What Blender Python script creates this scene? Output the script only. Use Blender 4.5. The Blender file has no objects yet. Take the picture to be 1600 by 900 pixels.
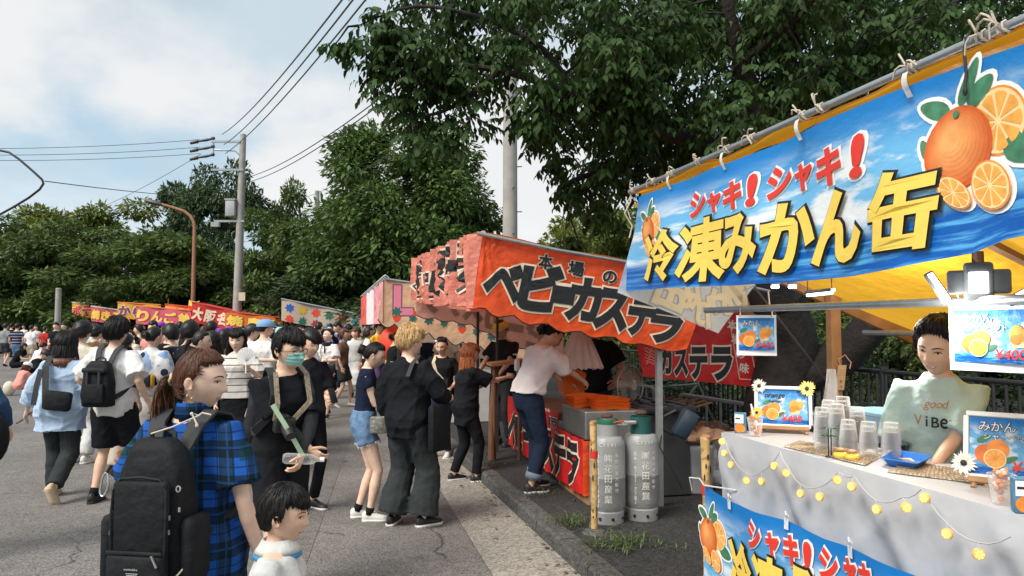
import bpy, math, random
import numpy as np
from mathutils import Vector, Matrix
import mathutils
random.seed(11); rng = np.random.default_rng(5)
SC = bpy.context.scene
COL = SC.collection
# ------------------------------------------------------------------ camera
F, H, Y0 = 1150.0, 1.75, 505.0            # focal length (px of a 1600 frame), eye height, horizon row
PITCH = math.atan((Y0 - 450) / F)
cam = bpy.data.cameras.new('camera'); cam.sensor_width = 36; cam.lens = 36 * F / 1600
cam.clip_start = 0.05; cam.clip_end = 2000
camo = bpy.data.objects.new('camera', cam); COL.objects.link(camo)
camo.location = (0, 0, H); camo.rotation_euler = (math.pi / 2 + PITCH, 0, 0)
SC.camera = camo
# ------------------------------------------------------------------ world, sun, exposure
SUN_EL, SUN_AZ = math.radians(48), math.radians(-134)      # azimuth from +Y towards +X: from behind the camera's left shoulder
w = bpy.data.worlds.new('World'); SC.world = w; w.use_nodes = True
nt = w.node_tree; N = nt.nodes; L = nt.links
bg = N['Background']; bg.inputs[1].default_value = 0.1
sky = N.new('ShaderNodeTexSky'); sky.sky_type = 'NISHITA'; sky.sun_disc = False
sky.sun_elevation = SUN_EL; sky.sun_rotation = SUN_AZ; sky.air_density = 1.0; sky.dust_density = 1.5
tc = N.new('ShaderNodeTexCoord'); sep = N.new('ShaderNodeSeparateXYZ'); L.new(tc.outputs['Generated'], sep.inputs[0])
def wm(op, a, b=None, c=None, clamp=False):
 m = N.new('ShaderNodeMath'); m.operation = op; m.use_clamp = clamp
 for i, v in enumerate((a, b, c)):
  if v is None: continue
  if isinstance(v, (int, float)): m.inputs[i].default_value = v
  else: L.new(v, m.inputs[i])
 return m.outputs[0]
zz = wm('ADD', wm('MAXIMUM', sep.outputs[2], 0.0), 0.42)
cx = wm('DIVIDE', sep.outputs[0], zz); cy = wm('DIVIDE', sep.outputs[1], zz)
cmb = N.new('ShaderNodeCombineXYZ'); L.new(cx, cmb.inputs[0]); L.new(cy, cmb.inputs[1])
def wnoise(scale, detail, off):
 mp = N.new('ShaderNodeMapping'); mp.inputs['Location'].default_value = off; L.new(cmb.outputs[0], mp.inputs[0])
 n = N.new('ShaderNodeTexNoise'); n.inputs['Scale'].default_value = scale; n.inputs['Detail'].default_value = detail
 n.inputs['Roughness'].default_value = 0.52
 L.new(mp.outputs[0], n.inputs['Vector']); return n.outputs['Fac']
def wramp(fac, a, b):
 m = N.new('ShaderNodeMapRange'); m.interpolation_type = 'SMOOTHSTEP'
 m.inputs['From Min'].default_value = a; m.inputs['From Max'].default_value = b; L.new(fac, m.inputs['Value']); return m.outputs[0]
def wmix(f, a, b):
 m = N.new('ShaderNodeMix'); m.data_type = 'RGBA'; L.new(f, m.inputs[0])
 for i, v in ((6, a), (7, b)):
  if isinstance(v, tuple): m.inputs[i].default_value = v + (1,)
  else: L.new(v, m.inputs[i])
 return m.outputs[2]
blue = wmix(wramp(sep.outputs[2], 0.0, 0.5), (3.1, 4.5, 5.4), (2.2, 3.6, 5.0))
blue = wmix(wm('MULTIPLY', wramp(sep.outputs[2], 0.6, 1.0), 0.5), blue, sky.outputs[0])
veil = wmix(wramp(wnoise(0.7, 4, (3.1, 1.2, 0)), 0.38, 0.66), blue, (3.95, 4.65, 5.15))
grey = wmix(wramp(wnoise(1.3, 7, (7.3, 2.0, 0)), 0.50, 0.66), veil, (3.3, 4.0, 4.6))
cloud = wmix(wramp(wnoise(1.15, 9, (0.35, 5.2, 0)), 0.48, 0.58), grey, (5.6, 5.68, 5.75))
low = wmix(wm('MULTIPLY', wramp(wm('MULTIPLY', sep.outputs[2], -1), -0.22, -0.05), wramp(wnoise(2.2, 6, (1.0, 0, 0)), 0.35, 0.6)), cloud, (6.9, 6.9, 6.8))
L.new(low, bg.inputs[0])
sl = bpy.data.lights.new('sun', 'SUN'); sl.energy = 2.9; sl.angle = math.radians(32); sl.color = (1.0, 0.93, 0.82)
so = bpy.data.objects.new('sun', sl); COL.objects.link(so)
sd = Vector((math.sin(SUN_AZ) * math.cos(SUN_EL), math.cos(SUN_AZ) * math.cos(SUN_EL), math.sin(SUN_EL)))
so.rotation_euler = sd.to_track_quat('Z', 'Y').to_euler(); so.location = sd * 30
vs = SC.view_settings; vs.view_transform = 'Standard'; vs.look = 'None'; vs.exposure = 0.64; vs.gamma = 1.0; vs.use_curve_mapping = False
# ------------------------------------------------------------------ street frame: u to the right across the kerb, v along the kerb away from the camera
TH = math.radians(13.5)
RU = Vector((math.cos(TH), math.sin(TH), 0)); RV = Vector((-math.sin(TH), math.cos(TH), 0))
EYE = Vector((0, 0, H))
def S(u, v, z=0.0): return RU * u + RV * v + Vector((0, 0, z))
def ray(px, py):
 f = Vector((0, math.cos(PITCH), math.sin(PITCH))); up = Vector((0, -math.sin(PITCH), math.cos(PITCH)))
 return f * F + Vector((1, 0, 0)) * (px - 800) + up * (450 - py)
def PZ(px, py, z): d = ray(px, py); return EYE + d * ((z - H) / d.z)
def PU(px, py, u): d = ray(px, py); return EYE + d * (u / d.dot(RU))
def PV(px, py, v): d = ray(px, py); return EYE + d * (v / d.dot(RV))
def PD(px, py, y): d = ray(px, py); return EYE + d * (y / d.y)
# ------------------------------------------------------------------ materials
MATS = {}
def _nodes(name):
 m = bpy.data.materials.new(name); m.use_nodes = True
 return m, m.node_tree.nodes, m.node_tree.links, m.node_tree.nodes['Principled BSDF']
def mat(name, col, rough=0.7, var=0.10, scale=8.0, bump=0.0, bscale=60.0, metal=0.0, spec=0.5, trans=0.0, wr=0.0, wscale=7.0, island=0.0, coat=0.0, sheen=0.0):
 if name in MATS: return MATS[name]
 m, n, l, b = _nodes(name)
 b.inputs['Roughness'].default_value = rough; b.inputs['Metallic'].default_value = metal
 b.inputs['Specular IOR Level'].default_value = spec; b.inputs['Coat Weight'].default_value = coat
 b.inputs['Sheen Weight'].default_value = sheen
 tcn = n.new('ShaderNodeTexCoord')
 nz = n.new('ShaderNodeTexNoise'); nz.inputs['Scale'].default_value = scale; nz.inputs['Detail'].default_value = 5
 l.new(tcn.outputs['Object'], nz.inputs['Vector'])
 mr = n.new('ShaderNodeMapRange'); mr.inputs['From Min'].default_value = 0.25; mr.inputs['From Max'].default_value = 0.75
 mr.inputs['To Min'].default_value = 1 - var; mr.inputs['To Max'].default_value = 1 + var; l.new(nz.outputs['Fac'], mr.inputs['Value'])
 val = mr.outputs[0]
 if island:
  g = n.new('ShaderNodeNewGeometry'); mi = n.new('ShaderNodeMapRange'); l.new(g.outputs['Random Per Island'], mi.inputs['Value'])
  mi.inputs['To Min'].default_value = 1 - island; mi.inputs['To Max'].default_value = 1 + island
  mm = n.new('ShaderNodeMath'); mm.operation = 'MULTIPLY'; l.new(val, mm.inputs[0]); l.new(mi.outputs[0], mm.inputs[1]); val = mm.outputs[0]
 mx = n.new('ShaderNodeVectorMath'); mx.operation = 'SCALE'; mx.inputs[0].default_value = col[:3]; l.new(val, mx.inputs['Scale'])
 l.new(mx.outputs[0], b.inputs['Base Color'])
 nrm = None
 def addbump(sc, st, det, prev):
  t = n.new('ShaderNodeTexNoise'); t.inputs['Scale'].default_value = sc; t.inputs['Detail'].default_value = det; l.new(tcn.outputs['Object'], t.inputs['Vector'])
  bp = n.new('ShaderNodeBump'); bp.inputs['Strength'].default_value = st; bp.inputs['Distance'].default_value = 0.6 / sc
  l.new(t.outputs['Fac'], bp.inputs['Height'])
  if prev is not None: l.new(prev, bp.inputs['Normal'])
  return bp.outputs[0]
 if wr: nrm = addbump(wscale, wr, 3, nrm)
 if bump: nrm = addbump(bscale, bump, 4, nrm)
 if nrm is not None: l.new(nrm, b.inputs['Normal'])
 if trans:
  tr = n.new('ShaderNodeBsdfTranslucent'); l.new(mx.outputs[0], tr.inputs[0]); mxs = n.new('ShaderNodeMixShader'); mxs.inputs[0].default_value = trans
  l.new(b.outputs[0], mxs.inputs[1]); l.new(tr.outputs[0], mxs.inputs[2]); l.new(mxs.outputs[0], n['Material Output'].inputs[0])
 MATS[name] = m; return m
def fab(name, col, rough=0.9, **k):
 k.setdefault('var', 0.12); k.setdefault('bump', 0.12); k.setdefault('bscale', 300); k.setdefault('wr', 0.32); k.setdefault('wscale', 9)
 return mat('cloth ' + name, col, rough, spec=0.1, **k)
def emit(name, col, st):
 if name in MATS: return MATS[name]
 m, n, l, b = _nodes(name); b.inputs['Base Color'].default_value = col + (1,); b.inputs['Emission Color'].default_value = col + (1,); b.inputs['Emission Strength'].default_value = st
 MATS[name] = m; return m
def glass(name, col=(1, 1, 1), rough=0.08, alpha=0.35):
 if name in MATS: return MATS[name]
 m, n, l, b = _nodes(name); t = n.new('ShaderNodeBsdfTransparent'); t.inputs[0].default_value = col + (1,)
 b.inputs['Base Color'].default_value = col + (1,); b.inputs['Roughness'].default_value = rough
 mx = n.new('ShaderNodeMixShader'); lw = n.new('ShaderNodeLayerWeight'); lw.inputs[0].default_value = 0.35
 mr = n.new('ShaderNodeMapRange'); mr.inputs['To Min'].default_value = alpha; mr.inputs['To Max'].default_value = min(1, alpha + 0.5); l.new(lw.outputs['Facing'], mr.inputs['Value'])
 l.new(mr.outputs[0], mx.inputs[0]); l.new(t.outputs[0], mx.inputs[1]); l.new(b.outputs[0], mx.inputs[2]); l.new(mx.outputs[0], n['Material Output'].inputs[0])
 MATS[name] = m; return m
# ------------------------------------------------------------------ mesh helpers
def basis(d):
 d = Vector(d).normalized(); a = Vector((0, 0, 1)) if abs(d.z) < 0.95 else Vector((1, 0, 0))
 x = d.cross(a).normalized(); return x, d.cross(x).normalized(), d
class MB:
 def __init__(s): s.v = []; s.f = []; s.m = []; s.uv = {}
 def add(s, vs, fs, m=0):
  o = len(s.v); s.v.extend([tuple(p) for p in vs]); s.f.extend([tuple(i + o for i in f) for f in fs]); s.m.extend([m] * len(fs)); return o
 def loft(s, rings, m=0, cap=True, n=None):
  n = len(rings[0]); o = len(s.v)
  for r in rings: s.v.extend([tuple(p) for p in r])
  for k in range(len(rings) - 1):
   for i in range(n):
    j = (i + 1) % n; s.f.append((o + k * n + i, o + k * n + j, o + (k + 1) * n + j, o + (k + 1) * n + i)); s.m.append(m)
  if cap:
   s.f.append(tuple(o + i for i in range(n - 1, -1, -1))); s.m.append(m)
   q = o + (len(rings) - 1) * n; s.f.append(tuple(q + i for i in range(n))); s.m.append(m)
 def tube(s, pts, rad, n=8, m=0, cap=True):
  pts = [Vector(p) for p in pts]; R = rad if hasattr(rad, '__len__') else [rad] * len(pts)
  rings = []; x = None
  for i, p in enumerate(pts):
   d = (pts[min(i + 1, len(pts) - 1)] - pts[max(i - 1, 0)])
   d = d.normalized() if d.length > 1e-9 else Vector((0, 0, 1))
   if x is None: x = basis(d)[0]
   x = (x - d * x.dot(d)); x = x.normalized() if x.length > 1e-6 else basis(d)[0]
   y = d.cross(x)
   rings.append([p + (x * math.cos(2 * math.pi * k / n) + y * math.sin(2 * math.pi * k / n)) * R[i] for k in range(n)])
  s.loft(rings, m, cap)
 def box(s, c, size, ax=None, m=0, bev=0.0):
  c = Vector(c); ax = ax or (Vector((1, 0, 0)), Vector((0, 1, 0)), Vector((0, 0, 1)))
  hx, hy, hz = (k / 2 for k in size)
  if bev <= 0:
   vs = [c + ax[0] * x * hx + ax[1] * y * hy + ax[2] * z * hz for z in (-1, 1) for y in (-1, 1) for x in (-1, 1)]
   s.add(vs, [(0, 2, 3, 1), (4, 5, 7, 6), (0, 1, 5, 4), (2, 6, 7, 3), (0, 4, 6, 2), (1, 3, 7, 5)], m)
  else:
   bev = min(bev, hx * .9, hy * .9, hz * .9)
   def ring(ix, iy, z):
    out = []
    for (sx, sy) in ((1, 1), (-1, 1), (-1, -1), (1, -1)):
     for k in range(3):
      a = math.atan2(sy, sx) - math.pi / 4 + k * math.pi / 4
      out.append(c + ax[0] * (sx * (hx - bev) + math.cos(a) * (bev - ix)) + ax[1] * (sy * (hy - bev) + math.sin(a) * (bev - ix)) + ax[2] * z)
    return out
   s.loft([ring(bev * .9, 0, -hz), ring(bev * .3, 0, -hz + bev * .3), ring(0, 0, -hz + bev), ring(0, 0, hz - bev), ring(bev * .3, 0, hz - bev * .3), ring(bev * .9, 0, hz)], m)
 def lathe(s, prof, c=(0, 0, 0), n=20, m=0, axis=None, cap=True):
  c = Vector(c); ax = basis(axis) if axis else (Vector((1, 0, 0)), Vector((0, 1, 0)), Vector((0, 0, 1)))
  s.loft([[c + (ax[0] * math.cos(2 * math.pi * k / n) + ax[1] * math.sin(2 * math.pi * k / n)) * max(r, 1e-4) + ax[2] * z for k in range(n)] for r, z in prof], m, cap)
 def ell(s, c, r, ax=None, n=12, k=8, m=0):
  c = Vector(c); ax = ax or (Vector((1, 0, 0)), Vector((0, 1, 0)), Vector((0, 0, 1)))
  s.loft([[c + ax[0] * r[0] * math.cos(2 * math.pi * i / n) * math.cos(p) + ax[1] * r[1] * math.sin(2 * math.pi * i / n) * math.cos(p) + ax[2] * r[2] * math.sin(p) for i in range(n)]
    for p in [(-.5 + (j + .02) / (k - 1 + .04)) * math.pi for j in range(k)]], m)
 def grid(s, fn, nx, ny, m=0, uv=True):
  o = len(s.v)
  for j in range(ny + 1):
   for i in range(nx + 1):
    s.v.append(tuple(fn(i / nx, j / ny))); s.uv[len(s.v) - 1] = (i / nx, j / ny)
  for j in range(ny):
   for i in range(nx):
    a = o + j * (nx + 1) + i; s.f.append((a, a + 1, a + nx + 2, a + nx + 1)); s.m.append(m)
 def poly(s, pts, m=0):
  s.add(pts, [tuple(range(len(pts)))], m)
def mesh_of(mb, name, off=None, smooth=True, mats=()):
 me = bpy.data.meshes.new(name)
 vs = mb.v if off is None else [(p[0] - off[0], p[1] - off[1], p[2] - off[2]) for p in mb.v]
 me.from_pydata(vs, [], mb.f)
 for mt in mats: me.materials.append(mt)
 if len(mats) > 1: me.polygons.foreach_set('material_index', mb.m)
 if smooth: me.polygons.foreach_set('use_smooth', [True] * len(me.polygons))
 if mb.uv:
  ul = me.uv_layers.new(name='UVMap'); idx = np.empty(len(me.loops), np.int32); me.loops.foreach_get('vertex_index', idx)
  arr = np.zeros((len(me.vertices), 2), np.float32)
  for k, v in mb.uv.items(): arr[k] = v
  ul.data.foreach_set('uv', arr[idx].ravel())
 me.update(); return me
def tag(o, label=None, cat=None, group=None, kind=None):
 for k, v in (('label', label), ('category', cat), ('group', group), ('kind', kind)):
  if v: o[k] = v
 return o
def thing(name, label, cat, loc=(0, 0, 0), group=None, rz=0.0):
 o = bpy.data.objects.new(name, None); COL.objects.link(o); o.location = loc; o.rotation_euler = (0, 0, rz); o.empty_display_size = 0.1
 return tag(o, label, cat, group)
def root_of(p):
 while p.parent is not None: p = p.parent
 return p
AUTO = 35
def obj(name, mb, m, parent=None, world=True, smooth=True, auto=True):
 """One mesh object. With a parent, world-space vertices are moved into the parent thing's frame (things here are not rotated unless world=False)."""
 mats = m if isinstance(m, (list, tuple)) else [m]
 off = root_of(parent).location if (parent is not None and world) else None
 me = mesh_of(mb, name, off, smooth, mats)
 if smooth and auto:
  try: me.set_sharp_from_angle(angle=math.radians(AUTO))
  except Exception: pass
 o = bpy.data.objects.new(name, me); COL.objects.link(o)
 if parent is not None: o.parent = parent
 return o
def thing1(name, mb, m, label, cat, group=None, **k):
 vs = np.array(mb.v); c = (vs.min(0) + vs.max(0)) / 2; c[2] = vs[:, 2].min()
 mats = m if isinstance(m, (list, tuple)) else [m]
 me = mesh_of(mb, name, c, k.get('smooth', True), mats)
 if k.get('smooth', True):
  try: me.set_sharp_from_angle(angle=math.radians(AUTO))
  except Exception: pass
 o = bpy.data.objects.new(name, me); COL.objects.link(o); o.location = c
 return tag(o, label, cat, group)
def struct(name, mb, m, **k):
 return tag(obj(name, mb, m, **k), kind='structure')
SAX = (RU, RV, Vector((0, 0, 1)))
def clone(src, parent=None, loc=None):
 c = src.copy(); COL.objects.link(c)
 if parent is not None: c.parent = parent
 if loc is not None: c.location = loc
 return c
def clone_tree(t, loc, label, rz=None, **k):
 r = clone(t, loc=loc); r['label'] = label
 if rz is not None: r.rotation_euler = (0, 0, rz)
 for ch in list(t.children):
  c = clone(ch, r)
  for g in list(ch.children): clone(g, c)
 return r
# ------------------------------------------------------------------ lettering
_G = {}
def glyph(ch, bev, res=3):
 key = (ch, bev, res)
 if key in _G: return _G[key]
 cu = bpy.data.curves.new('t', 'FONT'); cu.body = ch; cu.bevel_depth = bev; cu.bevel_resolution = 0; cu.resolution_u = res; cu.fill_mode = 'FRONT'
 ob = bpy.data.objects.new('t', cu); COL.objects.link(ob)
 me = bpy.data.meshes.new_from_object(ob, depsgraph=None)
 vs = [(p.co.x, p.co.y, p.co.z) for p in me.vertices]; fs = [tuple(p.vertices) for p in me.polygons if bev == 0 or sum(me.vertices[i].co.z for i in p.vertices) > -1e-5]
 bpy.data.objects.remove(ob); bpy.data.meshes.remove(me); bpy.data.curves.remove(cu)
 _G[key] = (vs, fs); return _G[key]
def gbox(ch):
 vs, _ = glyph(ch, 0.0)
 a = np.array(vs)[:, :2] if vs else np.zeros((1, 2)); return a.min(0), a.max(0)
class Sheet:
 """A printed cloth or board: plane O + a*A + b*B, N towards its printed side, with an optional wave."""
 def __init__(s, O, A, B, N, wave=None): s.O, s.A, s.B, s.N = Vector(O), Vector(A).normalized(), Vector(B).normalized(), Vector(N).normalized(); s.w = wave or (lambda a, b: 0.0)
 def P(s, a, b, off=0.0): return s.O + s.A * a + s.B * b + s.N * (s.w(a, b) + off)
 def px(s, x, y):
  d = ray(x, y); P = EYE + d * ((s.O - EYE).dot(s.N) / d.dot(s.N)) - s.O; return P.dot(s.A), P.dot(s.B)
 def put(s, mb, ch, a, b, w, h, bev=0.0, off=0.004, shear=0.0, rot=0.0, res=3):
  lo, hi = gbox(ch); vs, fs = glyph(ch, bev, res)
  W, Hh = max(hi[0] - lo[0], 1e-3), max(hi[1] - lo[1], 1e-3); cx, cy = (lo + hi) / 2
  c, sn = math.cos(rot), math.sin(rot); out = []
  for x, y, z in vs:
   x = (x - cx) / W * w; y = (y - cy) / Hh * h; x += y * shear
   out.append(s.P(a + x * c - y * sn, b + x * sn + y * c, off + (z - bev) * h * .012))
  mb.add(out, fs)
 def line(s, mb, text, a, b, size, bev=0.0, off=0.004, gap=1.0, **k):
  x = a
  for ch in text:
   if ch == ' ': x += size * .35; continue
   lo, hi = gbox(ch); w = (hi[0] - lo[0]) * size; h = (hi[1] - lo[1]) * size
   cjk = ord(ch) > 0x2000; adv = size * (1.0 if cjk else (hi[0] - lo[0]) + .09) * gap
   cx = x + (adv / 2 if cjk else w / 2); cy = b + (lo[1] + hi[1]) / 2 * size
   s.put(mb, ch, cx, cy, w, h, bev, off, **k); x += adv
  return x
 def shape(s, mb, pts, off, m=0):
  mb.add([s.P(x, y, off) for x, y in pts], [tuple(range(len(pts)))], m)
 def disc(s, mb, a, b, r, off, m=0, n=20, sx=1.0, rot=0.0):
  c, sn = math.cos(rot), math.sin(rot); vs = [s.P(a, b, off)]; Q = 4 if r > .05 else 1
  for q in range(1, Q + 1):
   for k in range(n):
    x, y = r * q / Q * sx * math.cos(2 * math.pi * k / n), r * q / Q * math.sin(2 * math.pi * k / n); vs.append(s.P(a + x * c - y * sn, b + x * sn + y * c, off))
  mb.add(vs, [(0, 1 + k, 1 + (k + 1) % n) for k in range(n)] + [(1 + q * n + k, 1 + (q + 1) * n + k, 1 + (q + 1) * n + (k + 1) % n, 1 + q * n + (k + 1) % n) for q in range(Q - 1) for k in range(n)], m)
PRINT = {}
def pmat(name, col, rough=0.55, var=0.05, trans=0.0):
 return mat('print ' + name, col, rough, var=var, scale=25, trans=trans)
# ------------------------------------------------------------------ people
PENDING = []      # (object, extra MB joined after the remesh, fold amplitude)
def V(*a): return Vector(a)
def sstep(a, b, x):
 t = max(0.0, min(1.0, (x - a) / (b - a))); return t * t * (3 - 2 * t)
def ik(A, B, l1, l2, hint):
 d = B - A; L_ = d.length
 if L_ > l1 + l2 - .004: B = A + d.normalized() * (l1 + l2 - .004); d = B - A; L_ = d.length
 L_ = max(L_, abs(l1 - l2) + .02)
 a = (l1 * l1 - l2 * l2 + L_ * L_) / (2 * L_); h = math.sqrt(max(l1 * l1 - a * a, 0)); n = d.normalized()
 p = Vector(hint) - n * Vector(hint).dot(n); p = p.normalized() if p.length > 1e-5 else basis(n)[0]
 return A + n * a + p * h, B
SKIN = {}
def skin(t='mid'):
 c = {'light': (.76, .52, .395), 'mid': (.70, .45, .32), 'tan': (.52, .30, .19)}[t]
 m = mat('skin ' + t, c, .48, var=.10, scale=22, bump=.10, bscale=220, spec=.35); b = m.node_tree.nodes['Principled BSDF']; b.inputs['Subsurface Weight'].default_value = .15; b.inputs['Subsurface Radius'].default_value = (.012, .005, .003); b.inputs['Subsurface Scale'].default_value = .6; return m
HAIRC = {'black': (.012, .010, .010), 'brown': (.085, .034, .018), 'blond': (.55, .36, .16), 'red': (.28, .085, .03), 'darkbrown': (.025, .013, .009)}
def hairmat(c):
 return mat('hair ' + c, HAIRC[c], .42, var=.4, scale=40, island=.25, spec=.3, bump=.12, bscale=120)
SHOE_SOLE = None
def face_bump(x, z):
 g = lambda x0, z0, sx, sz: math.exp(-((x - x0) / sx) ** 2 - ((z - z0) / sz) ** 2)
 return (.019 * g(0, -.030, .0125, .013) + .009 * g(0, -.006, .010, .022) + .006 * (g(.014, -.034, .008, .008) + g(-.014, -.034, .008, .008))
   - .010 * (g(.031, .004, .017, .011) + g(-.031, .004, .017, .011)) + .004 * (g(.03, .022, .025, .008) + g(-.03, .022, .025, .008))
   + .007 * g(0, -.058, .024, .007) + .006 * g(0, -.070, .020, .007) - .005 * g(0, -.0635, .024, .0028) + .010 * g(0, -.098, .024, .014)
   + .005 * (g(.042, -.03, .02, .02) + g(-.042, -.03, .02, .02)))
def face_y(x, z):
 """Depth of the face surface at (x, z) in head space."""
 xx, sc = x, 1.0
 if z < .01:
  k = min(1, (.01 - z) / .12); xx = x / (1 - .34 * k ** 1.6); sc = 1 - .03 * k
 r = max(.05, 1 - (xx / .076) ** 2 - (z / .116) ** 2) ** .5; y = .095 * r * sc
 if z > .03: y -= .012 * ((z - .03) / .08) ** 2 * r
 return y + face_bump(x, z)
def head_mesh(mb, M, s, nu, nv, female):
 """A sculpted head: M maps head space (x right, y face, z up, metres at 1.7 m) to person space."""
 rings = []
 for j in range(nv + 1):
  ph = (-.5 + (j + .02) / (nv + .04)) * math.pi; ring = []
  for i in range(nu):
   t = -math.pi + 2 * math.pi * i / nu; th = t - .32 * math.sin(t)
   dx, dy, dz = math.sin(th) * math.cos(ph), math.cos(th) * math.cos(ph), math.sin(ph)
   x, y, z = .076 * dx, .095 * dy, .116 * dz
   if z < .01:
    k = min(1, (.01 - z) / .12); x *= 1 - .34 * k ** 1.6
    if dy < 0: y *= 1 - .35 * k
    else: y *= 1 - .03 * k
   if z > .03 and dy > 0: y -= .012 * ((z - .03) / .08) ** 2 * dy
   if dy > 0.05: y += min(1, (dy - .05) * 2) * face_bump(x, z)
   ring.append(M @ V(x, y, z))
  rings.append(ring)
 mb.loft(rings)
 for sx in (-1, 1):                                    # ears: a cupped shell
  c = V(sx * .076, -.006, -.008); es = .84
  for rr, cc in ((1.0, V(0, 0, 0)), ):
   n = 10; pts = []
   for k in range(n):
    a = 2 * math.pi * k / n; pts.append(M @ (c + V(sx * (.012 if math.sin(a) > -.5 else .004), -.004 + .016 * math.cos(a), .027 * math.sin(a))))
   inner = [M @ (c + V(sx * .004, .002 + .009 * math.cos(2 * math.pi * k / n), .016 * math.sin(2 * math.pi * k / n))) for k in range(n)]
   back = [M @ (c + V(sx * -.006, -.002 + .010 * math.cos(2 * math.pi * k / n), .019 * math.sin(2 * math.pi * k / n))) for k in range(n)]
   rim = [p + (M.to_3x3() @ V(sx * .005, 0, 0)) for p in pts]
   mb.loft([inner, rim, pts, back])
def hair_cap(mb, M, st, nu, nv, seed, strands=0):
 """Hair volume over the scalp that dips inside the head where the face shows."""
 r = random.Random(seed); ph0 = r.random() * 6; rings = []
 top, side, back, low, brow = st['top'], st['side'], st['back'], st.get('low', -.06), st.get('brow', .045)
 fr = st.get('fringe', 0.0)
 def pt(th, ph, lift=0.0):
  dx, dy, dz = math.sin(th) * math.cos(ph), math.cos(th) * math.cos(ph), math.sin(ph)
  z = .116 * dz; ath = abs(th)
  t = top * max(dz, 0) + (1 - max(dz, 0)) * (side + (back - side) * sstep(1.6, 2.8, ath))
  # hairline height by azimuth: brow at the front, in front of the ear, down to the nape at the back
  tem = 1.0 if 'side_low' not in st else 0
  hl = brow - fr * sstep(1.0, .2, ath)
  if ath < 1.35: hl = hl + (st.get('temple', .0)) * sstep(.5, 1.3, ath)
  else: hl = hl + (st.get('sideburn', -.01) - hl) * sstep(1.2, 1.55, ath)
  hl = hl + (low - hl) * sstep(1.75, 2.2, ath)
  hl += (.2 if top < .015 else .8) * (.006 * math.sin(th * 23 + ph0) + .004 * math.sin(th * 41 + ph0 * 2))
  k = sstep(hl - .012, hl + .014, z)
  t = -.02 + (t + .02) * k
  t += k * (st.get('mess', .003)) * (math.sin(th * 17 + ph * 6 + ph0) * .6 + math.sin(th * 37 - ph * 9 + ph0) * .5 + math.sin(ph * 13 + th * 3) * .4)
  x, y, z2 = (.076 + t) * dx, (.095 + t) * dy, (.116 + t * .9) * dz
  if z < .01:
   kk = min(1, (.01 - z) / .12); x *= 1 - .30 * kk ** 1.6
   if dy < 0: y *= 1 - .25 * kk
  return M @ (V(x, y, z2) * (1 + lift)), k
 for j in range(nv + 1):
  ph = (-.5 + (j + .02) / (nv + .04)) * math.pi
  rings.append([pt(-math.pi + 2 * math.pi * i / nu, ph)[0] for i in range(nu)])
 mb.loft(rings)
 if strands:
  for q in range(strands):
   th = r.uniform(-math.pi, math.pi); p0 = r.uniform(.5, 1.45); pts = []; w0 = r.uniform(-.25, .25)
   for m_ in range(9):
    ph = p0 - m_ * .19; p, k = pt(th + w0 * m_ / 9, max(-.9, ph), .012 + .012 * math.sin(m_ * .7 + q))
    if k < .12:
     if len(pts) > 1: pts.append(pts[-1].lerp(p, .35) + (M.to_3x3() @ V(math.sin(th), math.cos(th), 0)) * .008)
     break
    pts.append(p)
   if len(pts) > 2: mb.tube(pts, [.0008] + [.0019] * (len(pts) - 2) + [.0006], 4)
HSTY = {
 'short': dict(top=.030, side=.014, back=.020, low=-.055, brow=.052, fringe=.018, sideburn=-.015, mess=.004),
 'bowl': dict(top=.034, side=.026, back=.030, low=-.06, brow=.048, fringe=.030, sideburn=-.012, mess=.005),
 'tied': dict(top=.012, side=.010, back=.014, low=-.050, brow=.072, fringe=-.004, sideburn=.005, mess=.002, temple=-.01),
 'long': dict(top=.020, side=.020, back=.026, low=-.10, brow=.050, fringe=.020, sideburn=-.05, mess=.003),
 'swept': dict(top=.034, side=.024, back=.030, low=-.065, brow=.074, fringe=-.008, sideburn=-.03, mess=.004, temple=-.03),
 'cropped': dict(top=.012, side=.004, back=.006, low=-.045, brow=.055, fringe=0, sideburn=0, mess=.002),
}
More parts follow.
